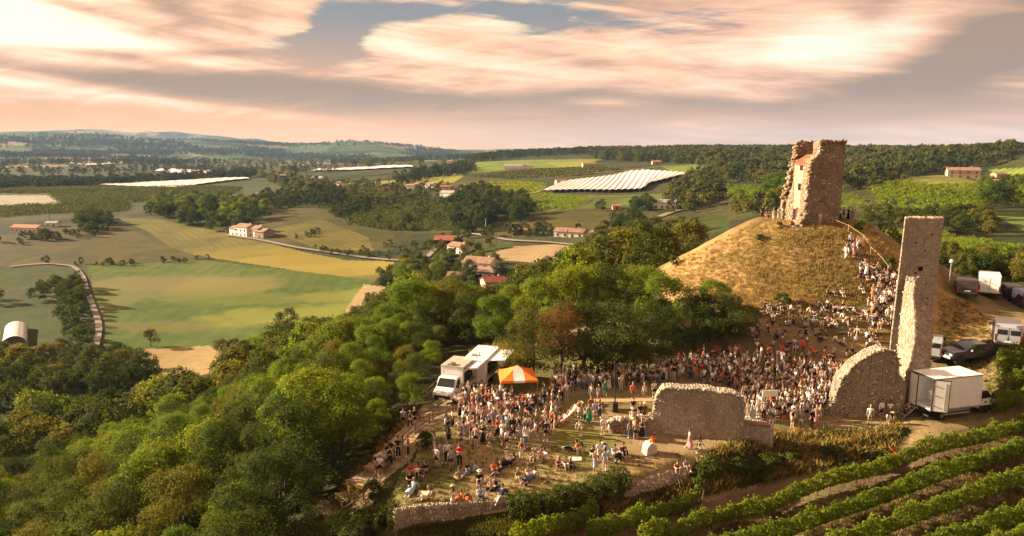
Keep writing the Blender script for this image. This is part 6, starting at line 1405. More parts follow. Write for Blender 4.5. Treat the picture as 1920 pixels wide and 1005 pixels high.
# ---- deck chairs
def deck_chair_mesh():
    fr = MB()
    for s_ in (-1, 1):
        y = s_ * .3; fr.box((0, y, .42), (1.32, .03, .045), M=Matrix.Rotation(-R(42), 3, 'Y')); fr.box((0.05, y * .9, .28), (.95, .03, .04), M=Matrix.Rotation(R(28), 3, 'Y'))
    fr.box((.48, 0, .86), (.04, .6, .03)); fr.box((-.48, 0, .03), (.04, .6, .03)); fr.box((-.36, 0, .5), (.04, .56, .03)); fr.box((.45, 0, .05), (.04, .56, .03))
    sl = MB(); pts_ = [(-.36, .52), (-.22, .34), (-.02, .27), (.18, .42), (.36, .68), (.48, .87)]
    vs = []
    for x, z in pts_:
        for y in (-.26, .26): vs.append((x, y, z))
    for x, z in pts_:
        for y in (-.26, .26): vs.append((x, y, z - .012))
    k = len(pts_); fs = []
    for i in range(k - 1): fs.append((2 * i, 2 * i + 2, 2 * i + 3, 2 * i + 1)); o = 2 * k; fs.append((o + 2 * i, o + 2 * i + 1, o + 2 * i + 3, o + 2 * i + 2)); fs.append((2 * i, o + 2 * i, o + 2 * i + 2, 2 * i + 2)); fs.append((2 * i + 1, 2 * i + 3, o + 2 * i + 3, o + 2 * i + 1))
    sl.add(vs, fs)
    return fr.mesh('frame', WOODL), sl.mesh('sling', None)
def stripe_mat():
    m, h, b = mat_base('red_white_striped_canvas', .85, .1); t = h.n('ShaderNodeTexCoord'); sx = h.n('ShaderNodeSeparateXYZ'); h.put(sx.inputs[0], t.outputs['Object'])
    k = h.m('GREATER_THAN', h.m('SINE', h.m('MULTIPLY', sx.outputs[1], 48)), 0.1); h.put(b.inputs['Base Color'], h.mix(k, (.62, .10, .06), (.72, .62, .55))); return m
frm, slm = deck_chair_mesh(); slr = slm.copy(); slm.materials.append(stripe_mat()); slr.materials.append(simple('plain_red_canvas', (.55, .05, .035), .85, .1))
DECK = [(1040, 800, .2, 's', 'striped deck chair empty on the lawn, leftmost of the row below the tables'), (1052, 797, .5, 's', 'striped deck chair just right of the leftmost one'), (1062, 790, .35, 's', 'striped deck chair in the middle of the lawn row'), (1071, 778, .4, 's', 'striped deck chair behind the middle one'), (1082, 771, .5, 's', 'striped deck chair at the right end of the lawn row'),
        (1046, 770, 2.4, 's', 'striped deck chair turned away near the tables'), (1011, 800, .1, 'r', 'plain red deck chair left of the striped row'), (1034, 764, 1.8, 'r', 'plain red deck chair beside the food table'),
        (1442, 662, 1.5, 'r', 'plain red deck chair upright alone near the mound foot'), (1469, 664, 1.7, 'r', 'plain red round-looking deck chair right of the lone upright one'), (1505, 655, 1.4, 'r', 'plain red deck chair among picnickers under the mound'), (1516, 668, .7, 'r', 'plain red deck chair in the middle of the picnickers'), (1527, 664, 2.2, 'r', 'plain red deck chair right of the middle picnickers'),
        (1548, 672, 1.1, 'r', 'plain red deck chair near the curved wall top'), (1340, 665, 1.2, 'r', 'plain red deck chair half in the shade of the grove'), (1372, 668, 1.6, 'r', 'plain red deck chair at the back of the dense crowd'), (1392, 664, 2.0, 'r', 'plain red deck chair right end of the grove shade')]
for px, py, rz, kd, lb in DECK:
    p = at(px, py); t = empty('deck_chair', (p.x, p.y, p.z + .02), rz + math.pi / 2 * 0); tag(t, lb, 'deck chair', 'deck chairs on the grass'); mobj('frame', frm, t); mobj('sling', slm if kd == 's' else slr, t)
# picnic blankets
for px, py, c_, lb in ((796, 926, (.6, .55, .35), 'yellow bouquet wrapper lying on the lawn by the picnic pair'), (1078, 862, (.62, .62, .5), 'pale picnic blanket beside the sitting group in the middle'), (1592, 577, (.7, .68, .64), 'white blanket spread on the slope below the mound'), (1576, 624, (.10, .28, .14), 'green blanket left of the steps crowd')):
    p = at(px, py); b = MB(); b.add([(-.5, -.35, .02), (.5, -.3, .04), (.55, .35, .03), (-.45, .4, .02), (0, 0, .07)], [(0, 1, 4), (1, 2, 4), (2, 3, 4), (3, 0, 4)]); o = b.build('picnic_blanket', simple('blanket_' + lb.split()[0], c_, .95, .1), loc=(p.x, p.y, p.z + .05)); md = o.modifiers.new('t', 'SOLIDIFY'); md.thickness = .015; tag(o, lb, 'blanket')
# ------------------------------------------------------------ houses
WALLW = simple('warm_white_render', (.80, .74, .66), .9, .06, .3); WALLP = simple('pinkish_render', (.50, .36, .27), .9, .08, .3); WALLS = simple('field_stone_wall', (.34, .26, .19), .9, .15, .8); WALLB = simple('dark_barn_boards', (.05, .032, .025), .85, .2, .8)
TILER = simple('red_barn_roof', (.30, .085, .055), .8, .15, .8); TILEG = simple('grey_shed_roof', (.36, .34, .33), .7, .12, .4)
def house(label, px, py, dims, rz, wall, roof, extra=(), name='house', win=3, cat='house', p=None, pitch=.32, floors=1):
    Lx, Ly, hh = dims; p = p or at(px, py); root = empty(name, (p.x, p.y, p.z - .3), rz); tag(root, label, cat)
    def block(cx, cy, Lx, Ly, hh, wall, roof, win, floors):
        b = MB(); b.box((cx, cy, hh / 2), (Lx, Ly, hh)); rise = Ly / 2 * pitch * 1.2
        b.prism([(cy - Ly / 2, hh + .001), (cy + Ly / 2, hh + .001), (cy, hh + rise)], 'x', cx - Lx / 2 + .01, cx + Lx / 2 - .01)
        w = b.build('wall', wall, root)
        for s_ in (-1, 1):
            o_ = .45; b = MB(); y0 = cy + s_ * (Ly / 2 + o_); z0 = hh - o_ * rise / (Ly / 2); b.add([(cx - Lx / 2 - .4, y0, z0 + .05), (cx + Lx / 2 + .4, y0, z0 + .05), (cx + Lx / 2 + .4, cy, hh + rise + .08), (cx - Lx / 2 - .4, cy, hh + rise + .08),
                                                     (cx - Lx / 2 - .4, y0, z0 + .25), (cx + Lx / 2 + .4, y0, z0 + .25), (cx + Lx / 2 + .4, cy, hh + rise + .3), (cx - Lx / 2 - .4, cy, hh + rise + .3)], [(0, 1, 2, 3), (7, 6, 5, 4), (0, 4, 5, 1), (1, 5, 6, 2), (2, 6, 7, 3), (3, 7, 4, 0)])
            r_ = b.build('roof', roof, root)
            if s_ < 0: b = MB(); b.box((cx + Lx * .28, cy + .5, hh + rise + .25), (.7, .6, 1.0)); b.build('chimney', wall, r_)
        for f in range(floors):
            z = 1.5 + f * 2.8
            for i in range(win):
                x = cx - Lx / 2 + Lx * (i + .5) / win
                for s_ in (-1,):
                    isd = (f == 0 and i == win // 2); b = MB(); b.box((x, cy + s_ * (Ly / 2 + .02), (1.1 if isd else z)), (1.1, .1, 2.1 if isd else 1.3)); o = b.build('door' if isd else 'window', DARKW if isd else GLASS, root)
                    if not isd: b = MB(); b.box((x, cy + s_ * (Ly / 2 + .08), z - .72), (1.4, .25, .12)); b.build('sill', wall, o)
            b = MB(); b.box((cx - Lx / 2 - .02, cy, z), (.1, 1.0, 1.2)); b.build('window', GLASS, root)
    block(0, 0, Lx, Ly, hh, wall, roof, win, floors)
    for e in extra: block(*e)
    return root
house('white farmhouse with faded roof alone beside the golden meadow', 463, 441, (13, 10, 6.5), R(-32), WALLW, TILE2, [(11, 1, 10, 9, 6.0, WALLW, TILE2, 2, 2), (19, 0, 9, 9, 4.5, WALLS, TILE2, 1, 1), (-9, -1, 7, 8, 5, WALLW, TILE2, 1, 1)], floors=2)
house('long low house with red roof at the left picture edge', 54, 434, (24, 9, 3.6), R(-14), WALLW, TILE, win=6)
house('small white outbuilding right of the long low house', 100, 424, (9, 6, 3), R(0), WALLW, TILEG, win=2)
house('dark timber barn with red roof in the hamlet', 838, 461, (13, 11, 4.5), R(-12), WALLB, TILER, win=2, name='barn', cat='barn')
house('small white house with pale roof below the dark barn', 862, 474, (11, 9, 4.5), R(-35), WALLW, TILE2, win=3)
house('large pale farmhouse half hidden by trees below the hamlet', 902, 512, (14, 10, 5.8), R(-25), WALLW, TILE2, [(8, -8, 9, 7, 3.4, WALLS, TILE2, 2, 1)], floors=2)
house('low stone house with reddish roof under the large farmhouse', 925, 540, (9, 8, 3.5), R(20), WALLP, TILER, win=2)
house('old stone shed with sagging tiles left of the farmhouse', 862, 528, (10, 7, 3.2), R(-8), WALLS, TILE2, win=2, name='stone_shed', cat='shed')
house('cream bungalow with garage by the curved village road', 1070, 443, (18, 9, 3.4), R(-22), WALLW, TILE2, [(13, 1, 8, 8, 3.0, WALLW, TILE2, 1, 1)], win=4)
house('tiny shed with flat roof left of the cream bungalow', 975, 438, (9, 5, 2.6), R(0), WALLS, TILE2, win=1, name='shed', cat='shed')
house('pale villa under the white netting right side', 1246, 390, (15, 9, 4.2), R(-10), WALLW, TILEG, [(10, -3, 8, 7, 3.2, WALLW, TILE2, 1, 1)], win=4)
house('low villa on the upland beside green fields', 963, 317, (30, 14, 5), R(0), WALLW, TILEG, [(24, 2, 18, 12, 5, WALLW, TILE2, 2, 1)], win=5)
house('farmhouse standing under the forest on the upland', 1104, 313, (20, 12, 5), R(5), WALLP, TILE, win=3)
house('small brick hut at the corner of the white netting', 1052, 345, (12, 8, 3.5), R(15), WALLP, TILE2, win=1, name='hut', cat='hut')
house('pink field hut in the meadow right of the lone tree', 1156, 392, (6, 5, 2.6), R(0), WALLP, TILE, win=1, name='hut', cat='hut')
house('red roofed hut hidden at the forest edge above the netting', 1230, 308, (12, 9, 4), R(0), WALLP, TILE, win=1, name='hut', cat='hut')
house('two storey farmhouse on the hill behind the keep', 1803, 333, (22, 11, 6), R(-18), WALLP, TILE2, floors=2, win=4)
house('small outbuilding right of the hill farmhouse', 1872, 333, (9, 7, 3.2), R(4), WALLS, TILE2, win=1, name='shed', cat='shed')
house('stone cottage with chimney inside the farm wood', 443, 388, (12, 10, 6), R(30), WALLS, TILE, win=2)
house('pale house at the left end of the roadside wood', 493, 372, (14, 10, 5), R(10), WALLP, TILE2, win=2)
house('pink roofed house left of the tall hamlet tree', 578, 369, (18, 11, 5), R(5), WALLP, TILE, win=3)
for i, a in enumerate([(530,335,40,14,5,WALLP,TILE,'long red roofed farm on the plateau left of the hamlet'), (590,341,44,16,6,WALLW,TILEG,'white warehouse beside the tall hamlet tree'), (632,350,24,12,5,WALLW,TILE2,'white house right of the tall hamlet tree'), (770,354,16,10,4.5,WALLW,TILE,'leftmost house of the ridge hamlet'), (788,352,18,10,5,WALLP,TILE,'second house of the ridge hamlet from the left'),
                       (808,352,16,10,5,WALLW,TILE2,'house with pale roof in the middle of the ridge hamlet'), (838,358,18,10,5,WALLP,TILER,'red roofed house above the white sheds'), (842,370,20,12,5,WALLW,TILEG,'upper white shed at the right end of the ridge hamlet'), (855,377,12,9,4,WALLW,TILEG,'lower white shed at the right end of the ridge hamlet'), (727,358,14,9,4,WALLW,TILE2,'small white house near the pylon'),
                       (185,306,34,14,6,WALLW,TILEG,'white farm building far away in the left valley'), (155,312,24,12,5,WALLW,TILE2,'small white farm left of the far valley building'), (845,306,16,10,5,WALLP,TILE,'pink house at the end of the upland tree belt')]):
    house(a[7], a[0], a[1], (a[2] * .8, a[3] * .8, a[4]), R(-20 - 9 * (i % 3)), a[5], a[6], win=3)
# stone ruin roof in the wood
house('stone gabled ruin with patched roof poking out of the wood', 955, 597, (5, 4.5, 6.5), R(35), WALLS, simple('patched_grey_tile', (.22, .16, .12), .9, .3, .6), win=1, p=Vector((at(965, 640).x - .5, at(965, 640).y + 6, -5)), cat='ruin')
# ---- polytunnel at the left edge
p = at(27, 648); gh = empty('polytunnel', (p.x, p.y, p.z), R(124)); tag(gh, 'white arched polytunnel greenhouse at the left picture edge', 'greenhouse')
FILM = simple('white_film', (.74, .71, .66), .45, .04, .3); prof = [(-3.8 * math.cos(math.pi * i / 12), 3.4 * math.sin(math.pi * i / 12)) for i in range(13)]
b = MB(); Lg = 26
for j in range(12):
    vs = [(j * Lg / 12 + .03, y, z) for y, z in prof] + [((j + 1) * Lg / 12 - .03, y, z) for y, z in prof]
    b = MB(); b.add(vs, [(i, i + 1, 14 + i, 13 + i) for i in range(12)]); o = b.build('film_bay', FILM, gh, smooth=True); md = o.modifiers.new('t', 'SOLIDIFY'); md.thickness = .03
b = MB()
for j in range(13):
    for i in range(12): b.tube((j * Lg / 12, prof[i][0] * 1.01, prof[i][1] * 1.01), (j * Lg / 12, prof[i + 1][0] * 1.01, prof[i + 1][1] * 1.01), .05, n=4, cap=False)
b.build('hoop', STEEL, gh); b = MB(); b.prism([(y * .99, z * .99) for y, z in prof], 'x', .0, .05); b.build('end_wall', simple('dark_tunnel_mouth', (.10, .10, .09), .8), gh)
b = MB(); b.prism([(y * .99, z * .99) for y, z in prof], 'x', Lg - .05, Lg); b.build('end_wall', FILM, gh)
# ---- white crop netting over orchards: ridged sheets, bay by bay
NETM = simple('white_hail_net', (.68, .60, .55), .7, .05, .05)
def netting(label, nearl, farl, n, amp=1.0, hgt=3.2, sub=10):
    """nearl / farl: pixel polylines along the near and far edge; bays run from near to far"""
    def samp(pl, t):
        L = [0]; 
        for i in range(len(pl) - 1): L.append(L[-1] + math.hypot(pl[i + 1][0] - pl[i][0], pl[i + 1][1] - pl[i][1]))
        s_ = t * L[-1]; i = max(j for j in range(len(pl) - 1) if L[j] <= s_ + 1e-9); k = (s_ - L[i]) / (L[i + 1] - L[i]); return (pl[i][0] + (pl[i + 1][0] - pl[i][0]) * k, pl[i][1] + (pl[i + 1][1] - pl[i][1]) * k)
    root = empty('crop_netting'); tag(root, label, 'netting')
    T_ = np.linspace(0, 1, n + 1); A = hit([samp(nearl, t)[0] for t in T_], [samp(nearl, t)[1] for t in T_])[:, :2]; B = hit([samp(farl, t)[0] for t in T_], [samp(farl, t)[1] for t in T_])[:, :2]
    for k in range(n):
        V_ = []
        for j in range(sub + 1):
            s_ = j / sub
            for u in (0.0, .25, .5, .75, 1.0):
                a = A[k] * (1 - u) + A[k + 1] * u; b_ = B[k] * (1 - u) + B[k + 1] * u; q_ = a * (1 - s_) + b_ * s_
                V_.append([q_[0], q_[1], hgt + amp * (1 - abs(2 * u - 1)) - amp * .5])
        V_ = np.array(V_); V_[:, 2] += H(V_[:, 0], V_[:, 1]); sk = V_[:5].copy(); sk[:, 2] -= 2.2 ; base = len(V_)
        F__ = [(j * 5 + i, j * 5 + i + 1, (j + 1) * 5 + i + 1, (j + 1) * 5 + i) for j in range(sub) for i in range(4)]
        mobj('net_bay', mesh_np('net_bay', V_, F__, NETM), root)
    P0 = []
    b = MB()
    for k in range(n + 1): q_ = A[k]; z = h1(*q_); b.tube((q_[0], q_[1], z), (q_[0], q_[1], z + hgt), .15, n=4)
    b.build('net_pole', WOOD, root)
netting('ridged white crop netting on the slope left of the keep', [(1015, 363), (1080, 361), (1140, 362), (1205, 360), (1218, 348), (1250, 340), (1285, 331)], [(1055, 344), (1110, 338), (1150, 333), (1180, 325), (1210, 323), (1250, 326), (1305, 331)], 24)
netting('long flat white netting beyond the left orchard', [(186, 349), (260, 352), (330, 354), (385, 346), (440, 339), (468, 337)], [(196, 347), (270, 344), (330, 341), (385, 337), (425, 335), (465, 335)], 16, .6, 2.6)
netting('pale netting strip in the far left valley, right one', [(290, 322), (330, 328), (400, 327), (440, 326)], [(300, 318), (340, 319), (400, 322), (440, 325)], 8, .8, 3)
netting('thin pale netting strip in the far valley left part', [(130, 309), (170, 311), (230, 308)], [(135, 305), (180, 304), (240, 305)], 6, .8, 3)
netting('thin white netting strip before the far hills in the middle', [(585, 322), (650, 321), (730, 317), (775, 315)], [(590, 319), (650, 317), (730, 312), (772, 312)], 8, .8, 3)
# ---- electricity pole and pylon
p = at(730, 373); t = empty('lattice_mast', (p.x, p.y, p.z)); tag(t, 'slender lattice mast rising over the ridge hamlet', 'mast'); b = MB(); Ht = 24
for s_, c_ in ((-1, -1), (1, -1), (1, 1), (-1, 1)): b.tube((s_ * 1.6, c_ * 1.6, 0), (s_ * .3, c_ * .3, Ht), .18, .1, 4)
for i in range(8):
    z = i * 3; w = 1.6 - 1.3 * z / Ht; w2 = 1.6 - 1.3 * (z + 3) / Ht
    for a, c_ in (((-1, -1), (1, -1)), ((1, -1), (1, 1)), ((1, 1), (-1, 1)), ((-1, 1), (-1, -1))): b.tube((a[0] * w, a[1] * w, z), (c_[0] * w2, c_[1] * w2, z + 3), .09, n=3)
b.build('lattice', simple('rusty_mast', (.25, .17, .13), .7, .2), t)
for px, py, hh, lb in ((911, 442, 11, 'tall pale electricity pole by the village road'), (1063, 456, 8, 'electricity pole before the cream bungalow'), (94, 414, 14, 'thin pole behind the long low house'), (930, 462, 8, 'electricity pole beside the tan field')):
    p = at(px, py); t = empty('electricity_pole', (p.x, p.y, p.z)); tag(t, lb, 'electricity pole'); b = MB(); b.tube((0, 0, 0), (0, 0, hh), .25, .18, 6); b.build('pole', simple('concrete_pole', (.45, .42, .38), .9, .1) if px == 911 else WOOD, t); b = MB(); b.box((0, 0, hh - .6), (1.8, .15, .15)); b.build('crossarm', STEEL, t)
# ------------------------------------------------------------ vines
def leafy_row(name, pts, hgt, wid, dens, size, mat, seed=0, z0=.35, parent=None, bump=.35, stem=True):
    """pts = ground points (n,3); foliage hedge of leaf faces with an uneven top"""
    rg = np.random.default_rng(seed); pts = np.array(pts); seg = np.linalg.norm(np.diff(pts[:, :2], axis=0), axis=1); L_ = np.append(0, np.cumsum(seg)); tot_ = L_[-1]; n = int(dens * tot_)
    s_ = rg.uniform(0, tot_, n); x = np.interp(s_, L_, pts[:, 0]); y = np.interp(s_, L_, pts[:, 1]); z = np.interp(s_, L_, pts[:, 2])
    i = np.clip(np.searchsorted(L_, s_) - 1, 0, len(seg) - 1); t = np.diff(pts[:, :2], axis=0)[i] / seg[i][:, None]; nx, ny = -t[:, 1], t[:, 0]
    hv = hgt * (1 + bump * 1.1 * fbm(s_ / 1.3, s_ * 0 + seed, 3, seed)); wv = wid * (1 + bump * 1.3 * fbm(s_ / .9, s_ * 0 + seed + 5, 2, seed + 3))
    wv = wv * (1 + .22 * np.sin(s_ * 5.46 + seed)); hv = hv * (1 + .06 * np.sin(s_ * 5.46 + seed)); ph = rg.uniform(0, np.pi * 2, n); a = np.cos(ph); c = np.sin(ph); rr_ = np.where(rg.random(n) < .8, rg.uniform(.85, 1.08, n), rg.uniform(.3, 1, n))
    off = a * wv / 2 * rr_; zc = z0 + (hv - z0) * (.5 + .5 * c * rr_)
    sh = rg.random(n) < .07; zc = zc + sh * rg.uniform(0, .38, n) * (c > 0)
    P = np.stack([x + nx * off, y + ny * off, z + zc], 1); Nn = np.stack([nx * a, ny * a, c + .3], 1); V_, F__ = leaf_quads(P, Nn, size, rg, jitter=.8, squash=.8)
    return mobj(name, mesh_np(name, V_, F__, mat), parent)
def line_pts(pix, step=1.0):
    P = hit([a[0] for a in pix], [a[1] for a in pix]); o = []
    for i in range(len(P) - 1):
        n = max(1, int(np.hypot(*(P[i + 1] - P[i])[:2]) / step))
        for k in range(n): o.append(P[i] * (1 - k / n) + P[i + 1] * k / n)
    o.append(P[-1]); o = np.array(o); o[:, 2] = H(o[:, 0], o[:, 1]); return o
VSOILW = simple('vine_wood', (.07, .05, .035), .9, .2)
ROWS = [([(1100, 1024), (1180, 1000), (1250, 978), (1308, 955)], 'second short vine row from the left, ending at the leaning post'), ([(960, 1040), (1040, 1010), (1116, 980)], 'shortest vine row at the lower edge, leftmost'),
        ([(1200, 1028), (1320, 1000), (1480, 950), (1640, 900), (1800, 848), (1960, 790)], 'uppermost long vine row running from the lower edge to the right'),
        ([(1330, 1052), (1480, 1015), (1620, 965), (1780, 905), (1960, 835)], 'second long vine row from the top'), ([(1500, 1062), (1640, 1020), (1790, 963), (1960, 893)], 'third long vine row from the top'),
        ([(1690, 1062), (1800, 1030), (1960, 968)], 'fourth vine row in the lower right corner'), ([(1835, 1062), (1960, 1012)], 'last vine row touching the lower right corner')]
for i, (pix, lb) in enumerate(ROWS):
    P = line_pts(pix, .6); root = empty('vine_row', P[0]); tag(root, lb, 'vine row', 'vine rows of the near vineyard'); P0 = P - P[0]
    leafy_row('foliage', P0, 1.7, .62, 520, .17, L['vine'], 300 + i, .45, root)
    sg_ = int(1.1 / .6)
    for k in range(0, len(P0), 2):
        b = MB(); q_ = Vector(P0[k]); b.tube(q_ + Vector((0, 0, -.1)), q_ + Vector((random.uniform(-.1, .1), 0, .7)), .035, .025, 5); b.build('stem', VSOILW, root)
    for k in range(4, len(P0), 9):
        b = MB(); q_ = Vector(P0[k]); b.tube(q_, q_ + Vector((0, 0, 1.7)), .03, n=5); b.build('stake', WOOD, root)
p = at(1309, 972); b = MB(); b.tube((0, 0, -.2), (.35, .1, 2.1), .05, .045, 6); o = b.build('end_post', WOOD, loc=(p.x, p.y, p.z)); tag(o, 'leaning wooden end post at the tip of the short vine row', 'post')
# rows right of the parking, seen end on
for i, (a, c_, lb) in enumerate((((1870, 690), (1990, 660), 'dark vine row end nearest the pickup'), ((1872, 712), (1990, 682), 'second dark vine row end below the pickup'), ((1876, 742), (1990, 706), 'third dark vine row end right of the box truck'), ((1862, 778), (1990, 740), 'dark vine row end level with the truck cab'))):
    P = line_pts([a, c_], .6); root = empty('vine_row', P[0]); tag(root, lb, 'vine row', 'vine rows right of the parking'); P0 = P - P[0]
    leafy_row('foliage', P0, 1.8, .9, 620, .18, L['vine'], 320 + i, .35, root)
    for k in range(0, len(P0), 2): b = MB(); q_ = Vector(P0[k]); b.tube(q_ + Vector((0, 0, -.1)), q_ + Vector((0, 0, .7)), .035, .025, 5); b.build('stem', VSOILW, root)
# vineyards on the right at middle distance: real rows
def vineyard(label, polyg, ang, spacing, hgt, wid, dens, size, seed, n_max=90, mt='vine'):
    W_ = hit([a[0] for a in polyg], [a[1] for a in polyg])[:, :2]; ca, sa = math.cos(R(ang)), math.sin(R(ang)); U = W_ @ np.array([[ca, -sa], [sa, ca]])   # u along the row, v across
    out = []; v = U[:, 1].min() + spacing / 2
    while v < U[:, 1].max() and len(out) < n_max:
        xs = []
        for i in range(len(U)):
            (u1, v1), (u2, v2) = U[i], U[(i + 1) % len(U)]
            if (v1 > v) != (v2 > v): xs.append(u1 + (u2 - u1) * (v - v1) / (v2 - v1))
        xs.sort()
        for j in range(0, len(xs) - 1, 2):
            if xs[j + 1] - xs[j] > 3: n = max(2, int((xs[j + 1] - xs[j]) / 4)); u = np.linspace(xs[j], xs[j + 1], n + 1); x = u * ca - v * sa; y = u * sa + v * ca; out.append(np.stack([x, y, H(x, y)], 1))
        v += spacing
    root = empty('vineyard'); tag(root, label, 'vineyard'); V_ = []; F__ = []; c = 0; print(label, len(out), sum(np.linalg.norm(o[-1] - o[0]) for o in out))
    for k, P in enumerate(out):
        o = leafy_row('vine_row', P, hgt, wid, dens, size, L[mt], seed + k, .3, root); o['kind'] = 'stuff'
vineyard('striped vineyard behind the tall ruined slab', [(1640, 432), (1700, 430), (1780, 442), (1960, 470), (1960, 512), (1760, 482), (1700, 470)], 85, 3.1, 1.5, .55, 30, .42, 400)
vineyard('small striped vineyard on the hillside left of the keep', [(1355, 345), (1440, 353), (1432, 386), (1368, 376)], 62, 5.0, 1.7, .9, 9, .85, 500)
vineyard('bright vineyard strip right of the keep above the hedge', [(1625, 392), (1740, 386), (1765, 402), (1650, 406)], 72, 4.4, 1.6, .8, 12, .65, 560)
vineyard('green vineyard rows directly right of the keep base', [(1572, 368), (1602, 364), (1640, 390), (1572, 392)], 60, 4.4, 1.6, .8, 12, .65, 600)
vineyard('olive orchard slope beyond the vineyard strip', [(1630, 354), (1700, 342), (1750, 354), (1740, 384), (1655, 386)], 50, 7.0, 2.6, 1.8, 8, 1.1, 640)
vineyard('yellow green orchard below the hill farmhouse', [(1722, 354), (1830, 351), (1895, 362), (1850, 398), (1745, 396)], 15, 7.0, 2.6, 1.8, 8, 1.1, 680)
vineyard('striped vineyard below the white netting', [(932, 373), (1030, 363), (1110, 373), (1078, 391), (962, 399)], 35, 6.0, 1.8, 1.1, 6, 1.0, 720)
vineyard('dark orchard on the slope above the white farmhouse', [(645, 415), (692, 386), (760, 372), (828, 374), (866, 400), (872, 430), (760, 434), (702, 430)], 60, 6.5, 3.0, 3.0, 5, 1.5, 760, mt='orch')
vineyard('wide orchard in rows on the left plateau', [(-60, 354), (0, 354), (225, 352), (365, 350), (455, 352), (440, 364), (370, 372), (245, 380), (240, 396), (0, 408), (-60, 410), (-60, 392), (120, 384), (90, 363), (-60, 364)], 8, 8.0, 3.0, 3.6, 4.0, 1.6, 820, 60, mt='orch')
vineyard('orchard rows on the upland before the farm track', [(885, 332), (1000, 319), (1130, 315), (1168, 320), (1080, 330), (960, 336)], 20, 9.0, 3.0, 4.0, 1.8, 2.4, 880, 40, mt='orch')
vineyard('orchard terraces below the ridge hamlet', [(600, 362), (700, 352), (750, 366), (730, 376), (625, 392), (585, 380)], 5, 9.0, 3.0, 3.6, 2.2, 2.2, 920, 40, mt='orch')
vineyard('yellowish vineyard under the upland fields', [(862, 346), (960, 341), (1028, 346), (1005, 360), (930, 371), (872, 367)], 12, 6.0, 2.0, 2.2, 2.4, 1.7, 960, 40)
# ------------------------------------------------------------ hedges, bushes, grass of the near banks
def hedge(label, pix, hgt, wid, seed, mat='hedge', dens=900, size=.14, name='hedge', cat='hedge'):
    P = line_pts(pix, .5); root = empty(name, P[0]); tag(root, label, cat); o = leafy_row('foliage', P - P[0], hgt, wid, dens, size, L[mat], seed, -.1, root, bump=.22)
    b = MB(); Q_ = P - P[0]
    for i in range(len(Q_) - 1): b.tube(Vector(Q_[i]) + Vector((0, 0, hgt * .45)), Vector(Q_[i + 1]) + Vector((0, 0, hgt * .45)), hgt * .28, n=6)
    b.build('twigs', simple('dark_twigs', (.03, .028, .012), 1), root); return root
hedge('long clipped hedge below the lawn in the lower middle', [(950, 965), (1010, 962), (1060, 946), (1110, 934), (1150, 922), (1172, 910)], 1.35, 2.0, 801)
hedge('dark shaggy hedge left of the cobble retaining wall', [(615, 1000), (650, 992), (690, 988), (728, 984), (740, 972)], 1.3, 1.9, 802)
hedge('low hedge in the bottom corner under the wood', [(470, 1040), (560, 1025), (630, 1015), (690, 1015)], 1.5, 2.4, 803)
def bush(px, py, s, label, kind='shrub', vi=0, wide=1.0):
    p = at(px, py); t = empty('bush', (p.x, p.y, p.z - .1), random.random() * 6, 1); t.scale = (s * wide, s * wide, s); tag(t, label, 'bush'); mobj('foliage', VAR[kind][vi][0], t); mobj('stem', VAR[kind][vi][1], t)
bush(797, 838, .75, 'rounded clipped bush beside the path fence', wide=1.2); bush(703, 935, .85, 'leafy young shrub beside the lower path fence', vi=1)
bush(1467, 572, .9, 'round green bush on the lower front of the mound'); bush(1425, 452, .6, 'tiny bush high on the left of the mound'); bush(1462, 428, .55, 'small tuft bush below the keep door', vi=1); bush(1665, 502, .8, 'dark bush right of the mound steps'); bush(1612, 432, .8, 'small bush at the top right of the mound', vi=1)
bush(700, 835, 1.0, 'bush between the wood and the upper path'); bush(740, 800, .9, 'dark bush by the rail fence at the wood edge', vi=1); bush(1262, 498, .9, 'pale bush at the left foot of the mound'); bush(1310, 925, .8, 'bush at the edge of the mown track', vi=1)
rg_ = np.random.default_rng(55); n_ = 0
for k in range(60):
    px = rg_.uniform(1315, 1660); f = (px - 1285) / 375; py = rg_.uniform(872 - 20 * f, 910 - 40 * f)
    if px > 1440 and rg_.random() < .65: continue
    n_ += 1; t_ = ['dark', 'leafy', 'low', 'ragged', 'dense', 'small'][k % 6]
    bush(px, py, rg_.uniform(.45, .85), f'{t_} bush on the rough grass bank, {ordinal(n_ - 1)} planted clump', vi=k % 2, wide=1.3)
print('bank bushes', n_)
# grass tufts on banks and mound
GRM = {}
def grass_mat(name, c1, c2): return leaf_mat(name, (c1, c2, c1), .3, nscale=.8)
GD = grass_mat('dry_grass_blades', (.36, .24, .095), (.27, .19, .07)); GG = grass_mat('green_grass_blades', (.075, .085, .022), (.13, .115, .035))
def tuft_mesh(name, seed, mat, n=16, h=.5, sp=.25):
    rg = np.random.default_rng(seed); V_ = []; 
    for i in range(n):
        x, y = rg.normal(0, sp, 2); a = rg.uniform(0, 6.28); ln = rg.normal(0, .35, 2) * h; hh = h * rg.uniform(.5, 1.2); w = .02
        V_ += [[x - w * np.cos(a), y - w * np.sin(a), -.03], [x + w * np.cos(a), y + w * np.sin(a), -.03], [x + ln[0] * .4 + w * .6, y + ln[1] * .4, hh * .6], [x + ln[0], y + ln[1], hh]]
    return mesh_np(name, np.array(V_), np.arange(n * 4).reshape(n, 4), mat)
TUF = [tuft_mesh('tuft', i, GD, 16, .32, .22) for i in range(2)] + [tuft_mesh('tuft', 9 + i, GG, 22, .5, .25) for i in range(2)] + [tuft_mesh('tuft', 19, GD, 22, .7, .25)]
